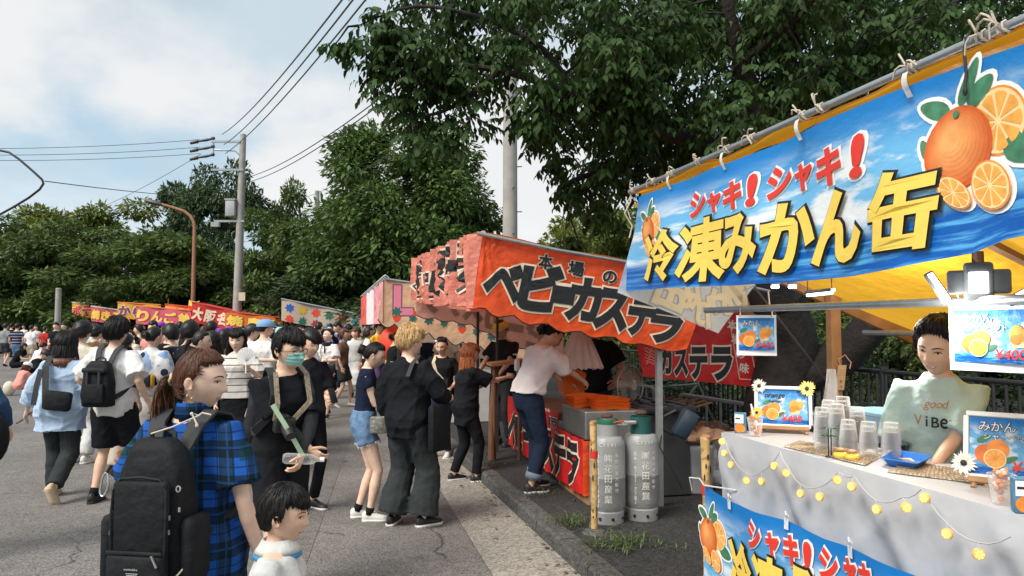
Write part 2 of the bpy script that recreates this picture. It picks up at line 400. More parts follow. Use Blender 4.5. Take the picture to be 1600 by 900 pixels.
def person(name, label, at, yaw, h=1.65, female=True, lod=1, lean=0, twist=0, side=0, head=(0, 0, 0), hands=None, hint=None, feet=None, lift=None,
           drop=0.0, back=0.0, top=None, bottom=None, shoe=None, hair='short', hairc='black', hlen=None, sk='mid', face=None, curl=.35, girth=1.0, group=None,
           palm=None, ponytail=None, kneehint=None, headscale=1.06):
 """at: ground point; yaw: heading in degrees clockwise from straight away from the camera; lod 0 near .. 2 far."""
 s = h / 1.7; vox = (.0115, .018, .034)[lod]; ns = (14, 10, 7)[lod]
 root = thing(name, label, 'person', at, group, -math.radians(yaw))
 pz = .93 - drop; by = -back
 la, tw, sa = math.radians(lean), math.radians(twist), math.radians(side)
 RB = Matrix.Rotation(-tw, 3, 'Z') @ Matrix.Rotation(-la, 3, 'X') @ Matrix.Rotation(sa, 3, 'Y')
 I3 = Matrix.Identity(3)
 piv = V(0, by, pz)
 def T(x, y, z):                                     # rest position (x,y,z) -> bent spine
  k = sstep(.90, 1.22, z); p = V(x, y, z - .93)
  q = I3.to_quaternion().slerp(RB.to_quaternion(), k)
  return piv + (q @ p)
 def TR(z): return I3.to_quaternion().slerp(RB.to_quaternion(), sstep(.90, 1.22, z))
 g = girth
 sw = (.158 if female else .182)
 TOR = [(.80, .10, .085, 0), (.86, .150, .105, -.005), (.94, .168 if female else .160, .118, -.008), (1.02, .145 if female else .145, .102, .0), (1.09, .126 if female else .140, .094, .005),
           (1.18, .134 if female else .150, .100, .008), (1.29, .150 if female else .170, .112 if female else .112, .012 if female else .006), (1.355, .148 if female else .168, .094, .0), (1.40, .118 if female else .135, .076, -.006), (1.43, .085 if female else .098, .066, -.008), (1.458, .060, .056, -.008)]
 def tring(z, rx, ry, oy, n=20, ex=2.4):
  q = TR(z); c = T(0, oy, z); out = []
  for k in range(n):
   a = 2 * math.pi * k / n; ca, sn = math.cos(a), math.sin(a)
   out.append(c + q @ V(math.copysign(abs(ca) ** (2 / ex), ca) * rx, math.copysign(abs(sn) ** (2 / ex), sn) * ry, 0))
  return out
 def tor_at(z):
  for (z0, a0, b0, o0), (z1, a1, b1, o1) in zip(TOR, TOR[1:]):
   if z <= z1 or z1 == TOR[-1][0]:
    t = max(0, min(1, (z - z0) / (z1 - z0))); return a0 + (a1 - a0) * t, b0 + (b1 - b0) * t, o0 + (o1 - o0) * t
 core = MB(); ext = MB()
 core.loft([tring(z, rx * g, ry * g, oy) for z, rx, ry, oy in TOR])
 # neck and head
 hy, hp, hr = (math.radians(a) for a in head)
 q = TR(1.45); hb = T(0, .002, 1.475)
 RH = (q.to_matrix() @ Matrix.Rotation(-hy, 3, 'Z') @ Matrix.Rotation(-hp, 3, 'X') @ Matrix.Rotation(hr, 3, 'Y'))
 HM = Matrix.Translation(hb) @ RH.to_4x4() @ Matrix.Translation((0, .018, .118)) @ Matrix.Scale(headscale, 4)
 nk = .046 if female else .054
 core.tube([T(0, -.012, 1.42), T(0, -.008, 1.455), hb + (HM.to_3x3() @ V(0, -.005, .01)), HM @ V(0, -.012, -.05)], [nk * 1.25, nk, nk * .98, nk], 12)
 head_mesh(ext, HM, s, (44, 26, 16)[lod], (44, 24, 14)[lod], female)
 # arms
 hands = hands or {}; hint = hint or {}; feet = feet or {}; lift = lift or {}; palm = palm or {}
 arms = {}
 for sd, sx in (('L', -1), ('R', 1)):
  A = T(sx * sw, -.012, 1.378)
  tgt = hands.get(sd)
  if tgt is None: tgt = piv + (RB @ V(sx * (sw + .065), .03, -.06)) if lean < 20 else A + V(sx * .05, .05, -.5)
  else: tgt = V(*tgt)
  E, W = ik(A, tgt, .285, .245, hint.get(sd, (sx * .5, -1, -.35)))
  arms[sd] = (A, E, W); fg = (.90 if female else 1.0) * (.9 + .1 * g) * g ** .5
  core.ell(A + V(-sx * .012, 0, -.010), (.047 * fg, .047 * fg, .047 * fg), n=10, k=7)
  core.tube([T(sx * (sw - .075), -.01, 1.375), A, A.lerp(E, .35), A.lerp(E, .8), E, E.lerp(W, .3), E.lerp(W, .75), W], [.042, .046 * fg, .044 * fg, .040 * fg, .037 * fg, .039 * fg, .029 * fg, .024 * fg], 10)
  d = (W - E).normalized()
  t = Vector(palm[sd]) if sd in palm else (V(0, 1, 0) if abs(d.z) > .75 else V(0, 0, 1) + V(-sx * .6, 0, 0))
  t = (t - d * t.dot(d)).normalized(); n_ = d.cross(t) * (-sx)
  core.tube([W - d * .015, W + d * .02, W + d * .05, W + d * .085], [.022, .024, .022, .018], 8)
  core.ell(W + d * .048, (.040, .05, .017), (t, d, n_), n=12, k=8)
  cu = curl.get(sd, .35) if isinstance(curl, dict) else curl
  fn, sg = (6, 3) if lod == 0 else (5, 3) if lod == 1 else (4, 2)
  for off, ln, f in ((.029, .070, 0), (.010, .079, 1), (-.009, .073, 2), (-.027, .057, 3)):
   p = W + d * (.080 - .006 * abs(f - 1)) + t * off * .95; pts = [p - d * .02, p]; a = .1 + .05 * f
   dd = (d + t * off * 1.2).normalized()
   for k in range(sg):
    a += cu * (1.0 + .1 * f) * 3 / sg / 1.0 * .6 if k else cu * .6
    p = p + (dd * math.cos(a) + n_ * math.sin(a)) * ln * (.42, .32, .26)[k] * (1 if sg == 3 else 1.3); pts.append(p)
   ext.tube(pts, [.0088, .0086, .0080, .0074, .0060][:len(pts)], fn)
  p = W + d * .022 + t * .026; td = (d * .62 + t * .62 + n_ * .42).normalized(); p2 = p + td * .036; td2 = (d * .85 + t * .15 + n_ * (.4 + cu * .4)).normalized()
  ext.tube([p - td * .015, p, p2, p2 + td2 * .028, p2 + td2 * .046], [.013, .0125, .0098, .0088, .006], fn)
 # legs
 legs = {}
 for sd, sx in (('L', -1), ('R', 1)):
  A = V(sx * .088, by, pz - .04); B = V(*feet.get(sd, (sx * .095, 0, .085)))
  K, B = ik(A, B, .43, .405, (kneehint or {}).get(sd, (sx * .12, 1, 0)))
  legs[sd] = (A, K, B); fg = (1.0 if female else .98) * g ** .6
  core.tube([A + V(-sx * .01, 0, .03), A.lerp(K, .12), A.lerp(K, .5), A.lerp(K, .9), K, K.lerp(B, .12), K.lerp(B, .35), K.lerp(B, .75), B, B + V(0, .0, -.03)],
                  [.088 * fg, .089 * fg, .073 * fg, .055 * fg, .052 * fg, .049 * fg, .055 * fg, .037 * fg, .033 * fg, .03], 12)
 body_o = bpy.data.objects.new('body', mesh_of(core, 'body', mats=[skin(sk)])); COL.objects.link(body_o); body_o.parent = root
 scl = Matrix.Scale(s, 4)
 def fin(o, vx, smooth=2, extra=None, fold=0.0):
  o.data.transform(scl)
  md = o.modifiers.new('r', 'REMESH'); md.mode = 'VOXEL'; md.voxel_size = vx * s; md.use_smooth_shade = True
  if smooth: sm = o.modifiers.new('s', 'SMOOTH'); sm.iterations = smooth; sm.factor = .5
  if extra is not None:
   extra.v = [tuple(Vector(p) * s) for p in extra.v]
  PENDING.append((o, extra, fold, random.random() * 10))
 fin(body_o, vox, 2, ext)
 def piece(nm, mb, m, par=None, vx=None, fold=0.0, smooth=3):
  o = bpy.data.objects.new(nm, mesh_of(mb, nm, mats=[m])); COL.objects.link(o); o.parent = par or root
  fin(o, vx or vox * 1.15, smooth, None, fold); return o
 def plain(nm, mb, m, par=None):
  mb.v = [tuple(Vector(p) * s) for p in mb.v]
  return obj(nm, mb, m, par or root, world=False, auto=False)
 info = dict(root=root, T=T, HM=HM, arms=arms, legs=legs, s=s, TR=TR, plain=plain, piece=piece, tring=tring, tor_at=tor_at)
 # top
 if top:
  e = top.get('ease', .018); hem = top.get('hem', .86); fl = top.get('flare', 0.0); mb = MB(); zs = [hem]
  zs += [z for z, *_ in TOR if z > hem + .03 and z < 1.42]; rs = []
  for z in zs:
   rx, ry, oy = tor_at(z); k = max(0, (1.2 - z) / .35)
   ee = e * (1.0 if z < 1.3 else .62)
   bx = max(rx, (.132 if z < 1.25 else 0)) if e > .03 else rx
   rs.append(tring(z, bx * g + ee + fl * k, ry * g + ee * .9 + fl * k * .8, oy))
  rs.append(tring(1.435, .085 * g + .010, .066 + .006, -.006)); rs.append(tring(1.460 + top.get('collar', 0), .058 + .006, .058, -.006))
  mb.loft(rs)
  sl = top.get('sleeve', .62); se = top.get('sease', e)
  if sl > 0:
   for sd, sx in (('L', -1), ('R', 1)):
    A, E, W = arms[sd]
    if sd in top.get('sl', {}): sl = top['sl'][sd]
    path = [T(sx * (sw - .095), -.01, 1.365), A + V(-sx * .004, 0, -.004)]; rad = [.052, .060 * g ** .5 + se * .32]
    if sl <= 1:
     path += [A.lerp(E, sl * .5), A.lerp(E, sl)]; rad += [.050 + se * .9, .048 + se * 1.25]
    else:
     path += [A.lerp(E, .5), A.lerp(E, .95), E.lerp(W, .3 * min(1, sl - 1)), E.lerp(W, (sl - 1))]; rad += [.050 + se * .8, .044 + se * .8, .042 + se * .8, .031 + se * top.get('cuff', .6)]
    mb.tube(path, rad, 12)
   sl = top.get('sleeve', .62)
  info['top'] = piece(top.get('name', 'shirt'), mb, top['mat'], fold=min(top.get('fold', .009), top.get('ease', .018) * .3))
 if bottom:
  kind = bottom.get('kind', 'pants'); mb = MB(); e = bottom.get('ease', .012); wz = bottom.get('waist', 1.03)
  rs = []
  if kind in ('skirt',):
   hem = bottom['hem']; fl = bottom.get('flare', .05); dz = pz - .93
   for z in np.linspace(hem, wz, 8):
    rx, ry, oy = tor_at(max(z, .90)); k = max(0, (.95 - z) / .5)
    sp = max(abs(legs['L'][1].y - by), abs(legs['R'][1].y - by)) * .5 if z < .7 else 0
    rs.append([p + V(0, 0, 0) for p in tring(z, rx * g + e + fl * k, ry * g + e + fl * k + sp, oy)])
   mb.loft(rs)
  else:
   for z in (.785, .84, .90, .96, wz):
    rx, ry, oy = tor_at(max(z, .80)); e2 = e if (z < .88 or not top or top.get('tuck') or top.get('hem', .86) > .95) else min(e, .006); rs.append(tring(z, rx * g + e2, ry * g + e2, oy))
   mb.loft(rs); fr_ = bottom.get('len', 1.95); kr, hr_ = bottom.get('knee', .062), bottom.get('cuff', .055)
   for sd, sx in (('L', -1), ('R', 1)):
    A, K, B = legs[sd]; path = [A + V(-sx * .012, 0, .03), A.lerp(K, .12)]; rad = [.098 * g ** .5 + e, .099 * g ** .5 + e]
    if fr_ <= 1: path += [A.lerp(K, fr_ * .6), A.lerp(K, fr_)]; rad += [.085 + e * 1.2, hr_]
    else:
     path += [A.lerp(K, .5), K, K.lerp(B, .5 * (fr_ - 1)), K.lerp(B, (fr_ - 1))]; rad += [.080 + e, kr, (kr + hr_) / 2, hr_]
    mb.tube(path, rad, 12)
  info['bottom'] = piece(bottom.get('name', {'pants': 'trousers'}.get(kind, kind)), mb, bottom['mat'], fold=min(bottom.get('fold', .008), .3 * e))
 # shoes
 if shoe is not None:
  um, sm_ = shoe.get('mat'), shoe.get('sole')
  for sd, sx in (('L', -1), ('R', 1)):
   A, K, B = legs[sd]; a = math.radians(lift.get(sd, 0)); out = math.radians(shoe.get('out', 8)) * sx
   fd = V(math.sin(out), math.cos(out) * math.cos(a), -math.sin(a)); fd.normalize(); rt = V(math.cos(out), -math.sin(out), 0); up = rt.cross(fd)
   if lod == 2:
    mb = MB(); mb.loft([[B + fd * y + rt * w_ * math.cos(2 * math.pi * k / 6) + up * (zc + hh * math.sin(2 * math.pi * k / 6)) for k in range(6)] for y, w_, zc, hh in ((-.06, .02, -.05, .03), (-.03, .036, -.03, .05), (.05, .04, -.045, .035), (.13, .043, -.058, .024), (.18, .02, -.06, .012))])
    plain('shoe', mb, um); continue
   mb = MB()
   st = [(-.070, .018, .055), (-.055, .032, .075), (-.02, .036, .085), (.02, .037, .078), (.06, .040, .058), (.11, .045, .043), (.155, .040, .033), (.185, .018, .022)]
   rings = []
   for y, w_, tz in st:
    base = B + fd * y + up * (-.065); ring = []
    for k in range(14):
     t = 2 * math.pi * k / 14; c_, s_ = math.cos(t), math.sin(t)
     ring.append(base + rt * w_ * math.copysign(abs(c_) ** .75, c_) + up * (max(s_, -.15) * tz * (1 if s_ > 0 else .2)))
    rings.append(ring)
   mb.loft(rings)
   so_ = plain('shoe', mb, um)
   mb = MB(); rings = []
   for y, w_, tz in st:
    w2 = w_ + .004; base = B + fd * y + up * -.085
    rings.append([base + rt * w2 + up * .0, base + rt * w2 + up * .024, base - rt * w2 + up * .024, base - rt * w2])
   mb.loft(rings); so2 = plain('sole', mb, sm_, so_)
   if shoe.get('sock'):
    mb = MB(); mb.tube([B + (K - B).normalized() * -.02, B + (K - B).normalized() * shoe.get('sockh', .10)], [.040, .038], 10); plain('sock', mb, shoe['sock'])
   if lod == 0:
    mb = MB()
    for y in (.01, .03, .05, .07): mb.tube([B + fd * y + rt * .022 + up * (.0 - y * .3), B + fd * y + up * (.016 - y * .3), B + fd * y - rt * .022 + up * (-y * .3)], .003, 4)
    plain('lace', mb, shoe.get('lace', sm_), so_)
 # hair
 hm = hairmat(hairc)
 if hair:
  mb = MB(); st = HSTY[hair if hair in HSTY else 'short']
  hair_cap(mb, HM, st, (72, 40, 18)[lod], (40, 24, 12)[lod], sum(map(ord, label)), (640, 0, 0)[lod])
  ho = plain('hair', mb, hm); info['hair'] = ho
  rr = random.Random(len(label) * 7 + ord(label[0]))
  if hlen:
   mb = MB(); nl = (90, 46, 16)[lod]
   for k in range(nl):
    a = (k + rr.random()) / nl; th = 1.45 + a * (2 * math.pi - 2.9); z0 = rr.uniform(-.02, .06); ex = .080 + rr.uniform(0, .012)
    p = HM @ V(.070 * math.sin(th) * 1.02, (ex + .008) * math.cos(th), z0); ln = hlen * rr.uniform(.82, 1.0); pts = []; ww = rr.uniform(0, 6); wv = st.get('wave', .006)
    o = HM.to_3x3() @ V(math.sin(th), math.cos(th), 0)
    for m_ in range(7):
     t = m_ / 6; spread = .02 * math.sin(t * 2.2); p2 = p + V(0, 0, -ln * t) + o * (spread + .012 * t * (1 if z0 > 0 else .5)) + V(math.sin(ww + t * 7), math.cos(ww + t * 6), 0) * (hlen > .3 and wv * 2 or wv) * t
     pts.append(p2)
    mb.tube(pts, [.010, .013, .013, .012, .011, .009, .003], 5 if lod < 2 else 4)
   plain('hair_length', mb, hm, ho)
  if ponytail:
   kind, ln = ponytail; mb = MB(); c = HM @ V(0, -.112, .0 if kind != 'high' else .04)
   if kind == 'bun':
    mb.ell(HM @ V(0, -.125, .015), (.045, .035, .042), n=12, k=8)
    for k in range(10): a = k * .63; mb.tube([HM @ V(.03 * math.cos(a + t), -.125 - .025 * math.sin(t * 2), .015 + .036 * math.sin(a + t)) for t in np.linspace(0, 2.2, 6)], .011, 5)
   else:
    for k in range((60, 24, 8)[lod]):
     a = rr.random() * 6.28; r0 = rr.random() ** .5 * .024; dv = rr.gauss(0, .03); pts = []
     for m_ in range(7):
      t = m_ / 6; bul = math.sin(min(1, t * 1.15) * math.pi) ** .7
      pts.append(c + (HM.to_3x3() @ V(r0 * math.cos(a) * (.55 + 1.5 * bul) + dv * t, -.055 * math.sin(t * 2.2) * (1 + .3 * bul), r0 * math.sin(a) * (.6 + bul))) + V(0, 0, -ln * t ** 1.25))
     mb.tube(pts, [.007, .010, .011, .010, .008, .006, .002], 5 if lod < 2 else 4)
   plain('ponytail' if kind != 'bun' else 'hair_bun', mb, hm, ho)
 # face
 if face is None: face = lod < 2
 if face:
  dark = mat('eye dark', (.012, .008, .007), .25); wh = mat('eye white', (.62, .58, .55), .3); lip = mat('lips', (.50, .20, .16), .45); br = hairmat('darkbrown' if hairc not in ('black',) else 'black')
  fp = lambda x, z, o=0.0: HM @ V(x, face_y(x, z) + o, z)
  H3 = HM.to_3x3()
  for sx in (-1, 1):
   ax = tuple((H3 @ v).normalized() for v in (V(1, -sx * .45, 0), V(sx * .45, 1, 0), V(0, 0, 1)))
   if lod == 0:
    mb = MB(); mb.ell(fp(sx * .031, .003, -.0035), (.0150, .0058, .0060), ax, 14, 9); e_ = plain('eye', mb, wh)
    mb = MB(); mb.ell(fp(sx * .0308, .003, .0012), (.0058, .0018, .0056), ax, 12, 7); plain('iris', mb, dark, e_)
   k = 1.0 if lod == 0 else 1.5
   mb = MB(); mb.tube([fp(sx * x, z, .001) for x, z in ((.0155, .0025), (.023, .0075), (.032, .0085), (.041, .006), (.0465, .003))], [.0008 * k, .0018 * k, .0023 * k, .002 * k, .0008 * k], 5); plain('eyelash', mb, dark)
   if lod == 0:
    mb = MB(); mb.tube([fp(sx * x, z, .001) for x, z in ((.0175, .013), (.025, .0155), (.034, .0155), (.044, .0115))], [.0008, .0016, .0016, .0008], 5); plain('eyelid', mb, skin(sk))
   mb = MB(); mb.tube([fp(sx * x, z, .0005) for x, z in ((.013, .0225), (.025, .0265), (.037, .027), (.050, .0215))], [.0022, .003, .0027, .001], 5); plain('eyebrow', mb, br)
  sm = 14 if face == 'smile' else 0; mw = .031 if face == 'smile' else .022
  f1 = (-1, -.6, -.2, 0, .2, .6, 1)
  mb = MB()
  mb.tube([fp(x * mw, -.0605 + (x * mw) ** 2 * sm, -.0018) for x in f1], [.0008, .0026, .0038, .0034, .0038, .0026, .0008], 6)
  mb.tube([fp(x * mw * .92, -.0680 + (x * mw) ** 2 * sm * 1.2, -.002) for x in f1], [.0008, .0034, .0044, .0046, .0044, .0034, .0008], 6); plain('mouth', mb, lip)
  if face == 'smile':
   mb = MB(); mb.tube([fp(x * mw * .75, -.0644 + (x * mw) ** 2 * sm * 1.1, .0006) for x in f1], [.0006, .0032, .0040, .0042, .0040, .0032, .0006], 6); plain('teeth', mb, mat('teeth', (.72, .69, .63), .3))
 return info
def finish_people():
 dg = bpy.context.evaluated_depsgraph_get(); dg.update(); out = []
 for o, ext, fold, ph in PENDING:
  me = bpy.data.meshes.new_from_object(o.evaluated_get(dg)); out.append(me)
 for (o, ext, fold, ph), me in zip(PENDING, out):
  old = o.data; n = len(me.vertices); co = np.empty(n * 3, np.float32); me.vertices.foreach_get('co', co); co = co.reshape(-1, 3)
  if fold:
   no = np.empty(n * 3, np.float32); me.vertices.foreach_get('normal', no); no = no.reshape(-1, 3); d = np.zeros(n, np.float32)
   r = np.random.default_rng(int(ph * 1000))
   for k in range(5):
    kv = r.normal(0, 1, 3) * np.array([15, 15, 7]); kv2 = r.normal(0, 5, 3)
    d += (1 - np.abs(np.sin(co @ kv / 2 + 1.6 * np.sin(co @ kv2) + r.random() * 6))) ** 3 * r.uniform(.5, 1)
   co = co + no * ((d - 1.0) * fold * .95)[:, None]
  if ext is None:
   if fold: me.vertices.foreach_set('co', co.astype(np.float32).ravel())
   me.update(); o.modifiers.clear(); o.data = me
  else:
   fs = [tuple(p.vertices) for p in me.polygons]; m2 = bpy.data.meshes.new(old.name)
   vs = co.tolist() + [tuple(p) for p in ext.v]; fs += [tuple(i + n for i in f) for f in ext.f]
   m2.from_pydata(vs, [], fs); m2.materials.append(old.materials[0]); m2.polygons.foreach_set('use_smooth', [True] * len(fs)); m2.update()
   o.modifiers.clear(); o.data = m2; bpy.data.meshes.remove(me)
  if o.data.users and old.users == 0: bpy.data.meshes.remove(old)
  o.data.polygons.foreach_set('use_smooth', [True] * len(o.data.polygons))
# ------------------------------------------------------------------ ground
def speckle(name, col, amp, sc, big, rough=.9, bump=.4, crack=0):
 m, n, l, b = _nodes(name); tcn = n.new('ShaderNodeTexCoord'); b.inputs['Roughness'].default_value = rough; b.inputs['Specular IOR Level'].default_value = .25
 def nz(s, d, rg=.6):
  t = n.new('ShaderNodeTexNoise'); t.inputs['Scale'].default_value = s; t.inputs['Detail'].default_value = d; t.inputs['Roughness'].default_value = rg; l.new(tcn.outputs['Object'], t.inputs['Vector']); return t.outputs['Fac']
 def mrange(v, a, b2, c, d):
  q = n.new('ShaderNodeMapRange'); l.new(v, q.inputs['Value'])
  for i, x in enumerate((a, b2, c, d)): q.inputs[i + 1].default_value = x
  return q.outputs[0]
 def mul(a, b2):
  q = n.new('ShaderNodeMath'); q.operation = 'MULTIPLY'; l.new(a, q.inputs[0]); l.new(b2, q.inputs[1]); return q.outputs[0]
 vo = n.new('ShaderNodeTexVoronoi'); vo.inputs['Scale'].default_value = sc; l.new(tcn.outputs['Object'], vo.inputs['Vector'])
 sp = n.new('ShaderNodeSeparateColor'); l.new(vo.outputs['Color'], sp.inputs[0])
 f = mul(mrange(sp.outputs[0], 0, 1, 1 - amp, 1 + amp), mrange(nz(.45, 6), .3, .7, 1 - big, 1 + big)); f = mul(f, mrange(nz(6, 5), .3, .7, .9, 1.1))
 f = mul(f, mrange(nz(2.3, 8, .75), .60, .72, 1.0, .80))
 if crack:
  wn = n.new('ShaderNodeTexNoise'); wn.inputs['Scale'].default_value = 3; wn.inputs['Detail'].default_value = 6; l.new(tcn.outputs['Object'], wn.inputs['Vector'])
  av = n.new('ShaderNodeVectorMath'); av.operation = 'MULTIPLY_ADD'; l.new(wn.outputs['Color'], av.inputs[0]); av.inputs[1].default_value = (.5, .5, 0); l.new(tcn.outputs['Object'], av.inputs[2])
  v2 = n.new('ShaderNodeTexVoronoi'); v2.feature = 'DISTANCE_TO_EDGE'; v2.inputs['Scale'].default_value = .55; l.new(av.outputs[0], v2.inputs['Vector'])
  k2 = mrange(v2.outputs['Distance'], .002, .008, 1, 0); k2 = mul(k2, mrange(nz(.6, 2), .47, .56, 0, .6)); f = mul(f, mrange(k2, 0, 1, 1, 0))
 mx = n.new('ShaderNodeVectorMath'); mx.operation = 'SCALE'; mx.inputs[0].default_value = col; l.new(f, mx.inputs['Scale']); l.new(mx.outputs[0], b.inputs['Base Color'])
 bp = n.new('ShaderNodeBump'); bp.inputs['Strength'].default_value = bump; bp.inputs['Distance'].default_value = .006; l.new(vo.outputs['Distance'], bp.inputs['Height']); l.new(bp.outputs[0], b.inputs['Normal'])
 return m
ASPH = speckle('asphalt road', (.170, .159, .149), .55, 120, .24, crack=1)
WALK = speckle('asphalt walk', (.040, .040, .041), .5, 80, .35, bump=.8)
CONC = speckle('gutter concrete', (.27, .247, .218), .4, 70, .28)
SOIL = speckle('soil', (.07, .075, .045), .5, 20, .3)
KERB = speckle('kerb concrete', (.085, .083, .078), .45, 60, .45)
GOUT = [(-3, 1.05), (3, 1.08), (5, 1.08), (8, 1.09), (11, 1.08), (15, .98), (18, .85), (22, .62), (27, .2), (32, -.6), (38, -2.4), (44, -5), (50, -9)]
KLIN = [(-3, 1.86), (3, 1.71), (5, 1.665), (7, 1.61), (8.5, 1.555), (10.4, 1.48), (12.7, 1.42), (16, 1.28), (18, 1.15), (22, .95), (27, .6), (32, -.15), (38, -1.9), (44, -4.4), (50, -8.4)]
def interp(tab, v):
 for (a, x), (b, y) in zip(tab, tab[1:]):
  if v <= b: return x + (y - x) * max(0, (v - a)) / (b - a)
 return tab[-1][1]
VS = [-3, 0, 2, 3, 4, 5, 6, 7, 8, 9, 10, 11, 12, 13, 14, 15, 16, 17, 18, 20, 22, 24, 27, 29, 32, 35, 38, 41, 44, 47, 50]
mb = MB(); mb.grid(lambda s, t: (-700 + 1400 * s, -60 + 1460 * t, -.03), 4, 4); struct('ground', mb, SOIL)
mb = MB()
for a, b in zip(VS, VS[1:]):
 mb.poly([S(-60, a, 0), S(interp(GOUT, a), a, 0), S(interp(GOUT, b), b, 0), S(-60, b, 0)])
struct('road', mb, ASPH)
mb = MB()
for a, b in zip(VS, VS[1:]):
 mb.poly([S(interp(GOUT, a) + .006, a, -.004), S(interp(KLIN, a), a, .012), S(interp(KLIN, b), b, .012), S(interp(GOUT, b) + .006, b, -.004)])
struct('gutter', mb, CONC)
kw = .16
mbt = MB()
ko = tag(bpy.data.objects.new('kerb', None), kind='structure'); COL.objects.link(ko)
k = -3.0
while k < 40:
 ln = .6 if k < 20 else 2.0
 a, b = k + .006, k + ln - .006; mb = MB(); o = (random.random() - .5) * .006; h = .12 + (random.random() - .5) * .006
 ua, ub = interp(KLIN, a) + o, interp(KLIN, b) + o
 prof = lambda u, v: [S(u, v, -.02), S(u + .012, v, h - .025), S(u + .03, v, h), S(u + kw, v, h), S(u + kw, v, -.02)]
 mb.loft([prof(ua, a), prof(ub, b)]); obj('kerb_stone', mb, KERB, ko, smooth=False); k += ln
mb = MB()
for a, b in zip(VS, VS[1:]):
 mb.poly([S(interp(KLIN, a) + kw - .012, a, .113), S(14, a, .113), S(14, b, .113), S(interp(KLIN, b) + kw - .012, b, .113)])
struct('pavement', mb, WALK)
mb = MB(); mb.poly([PZ(525, 648, .004), PZ(560, 652, .004), PZ(470, 905, .004), PZ(250, 905, .004)]); struct('asphalt_patch', mb, speckle('asphalt patch', (.152, .142, .133), .55, 120, .2))
# pale kerb line and far footway on the left of the road
mb = MB(); A, B = PZ(-200, 560, 0), PZ(75, 556, 0)
mb.loft([[A, A + V(0, .5, 0), A + V(0, .5, .1), A + V(0, 0, .1)], [B, B + V(0, .5, 0), B + V(0, .5, .1), B + V(0, 0, .1)]]); struct('kerb_strip', mb, CONC, smooth=False)
mb = MB()
for (x0, y0, x1, y1, wd) in ((-60, 592, 90, 575, .25), (-40, 668, 28, 655, .3)):
 A, B = PZ(x0, y0, .004), PZ(x1, y1, .004); mb.poly([A, B, B + V(0, wd, 0), A + V(0, wd, 0)])
struct('road_marking', mb, mat('road paint', (.42, .40, .37), .8, var=.3, scale=20))
# ------------------------------------------------------------------ foliage
def leaf_arrays(pos, d, n, ln, wd, fold=.25, pointed=False):
 """pos,d,n: (k,3) arrays; ln,wd: (k,) -> verts, faces of folded leaves."""
 s_ = np.cross(d, n); s_ /= np.linalg.norm(s_, axis=1, keepdims=True) + 1e-9; n2 = np.cross(s_, d)
 l_ = ln[:, None]; w_ = wd[:, None]
 if pointed:
  P = [pos, pos + d * l_ * .35 + s_ * w_ * .5 + n2 * w_ * fold * .5, pos + d * l_ * .7 + s_ * w_ * .36 + n2 * w_ * fold * .3 - n2 * l_ * .04, pos + d * l_ - n2 * l_ * .12,
             pos + d * l_ * .7 - s_ * w_ * .36 + n2 * w_ * fold * .3 - n2 * l_ * .04, pos + d * l_ * .35 - s_ * w_ * .5 + n2 * w_ * fold * .5, pos + d * l_ * .52]
  F_ = [(0, 1, 6), (1, 2, 6), (2, 3, 6), (3, 4, 6), (4, 5, 6), (5, 0, 6)]
 else:
  P = [pos, pos + d * l_ * .45 + s_ * w_ * .5 + n2 * w_ * fold * .4, pos + d * l_, pos + d * l_ * .45 - s_ * w_ * .5 + n2 * w_ * fold * .4]
  F_ = [(0, 1, 2), (0, 2, 3)]
 k = len(pos); v = np.stack(P, 1).reshape(-1, 3); m_ = len(P)
 f = (np.arange(k)[:, None, None] * m_ + np.array(F_)[None]).reshape(-1, 3)
 return v, f
def tri_mesh(name, v, f, m, smooth=False):
 me = bpy.data.meshes.new(name); me.vertices.add(len(v)); me.vertices.foreach_set('co', np.asarray(v, np.float32).ravel())
 me.loops.add(len(f) * 3); me.loops.foreach_set('vertex_index', np.asarray(f, np.int32).ravel())
 me.polygons.add(len(f)); me.polygons.foreach_set('loop_start', np.arange(0, len(f) * 3, 3, dtype=np.int32)); me.polygons.foreach_set('loop_total', np.full(len(f), 3, np.int32))
 me.materials.append(m); me.update(calc_edges=True); me.validate(); return me
def unit(a): return a / (np.linalg.norm(a, axis=-1, keepdims=True) + 1e-9)
def crown_mesh(name, clumps, m, per, ln, flat=.5, droop=.25, seed=1):
 r = np.random.default_rng(seed); Ps, Ds, Ns, Ls = [], [], [], []
 for c, R in clumps:
  k = int(per * R * R); u = unit(r.normal(0, 1, (k, 3))); rad = r.random(k) ** .35
  p = np.array(c) + u * rad[:, None] * np.array([R, R, R * flat])
  out = unit(u * np.array([1, 1, .35]) + r.normal(0, .35, (k, 3)))
  d = unit(out + np.array([0, 0, -droop])); n = unit(np.array([0, 0, 1.0]) + u * .5 + r.normal(0, .35, (k, 3)))
  Ps.append(p); Ds.append(d); Ns.append(n); Ls.append(r.uniform(.6, 1.25, k) * ln)
 P, D, Nn, Ln = np.concatenate(Ps), np.concatenate(Ds), np.concatenate(Ns), np.concatenate(Ls)
 v, f = leaf_arrays(P, D, Nn, Ln, Ln * .48); return tri_mesh(name, v, f, m)
def crown_clumps(shape, n, seed, R):
 """Clumps spread over a crown outline: shape(t) gives radius at relative height t in 0..1 (crown height 1, radius in the same unit)."""
 r = random.Random(seed); out = []
 while len(out) < n:
  t = r.random(); a = r.random() * 6.283; rr = shape(t)
  if r.random() > rr / .6: continue
  q = rr * (.55 + .5 * r.random() ** .5); out.append(((q * math.cos(a), q * math.sin(a), t), R * r.uniform(.65, 1.25)))
 return out
LEAFG = mat('leaf green', (.092, .142, .038), .55, var=.35, scale=.9, island=.35, trans=.25, spec=.3)
LEAFD = mat('leaf dark', (.055, .095, .035), .55, var=.35, scale=.9, island=.35, trans=.2, spec=.3)
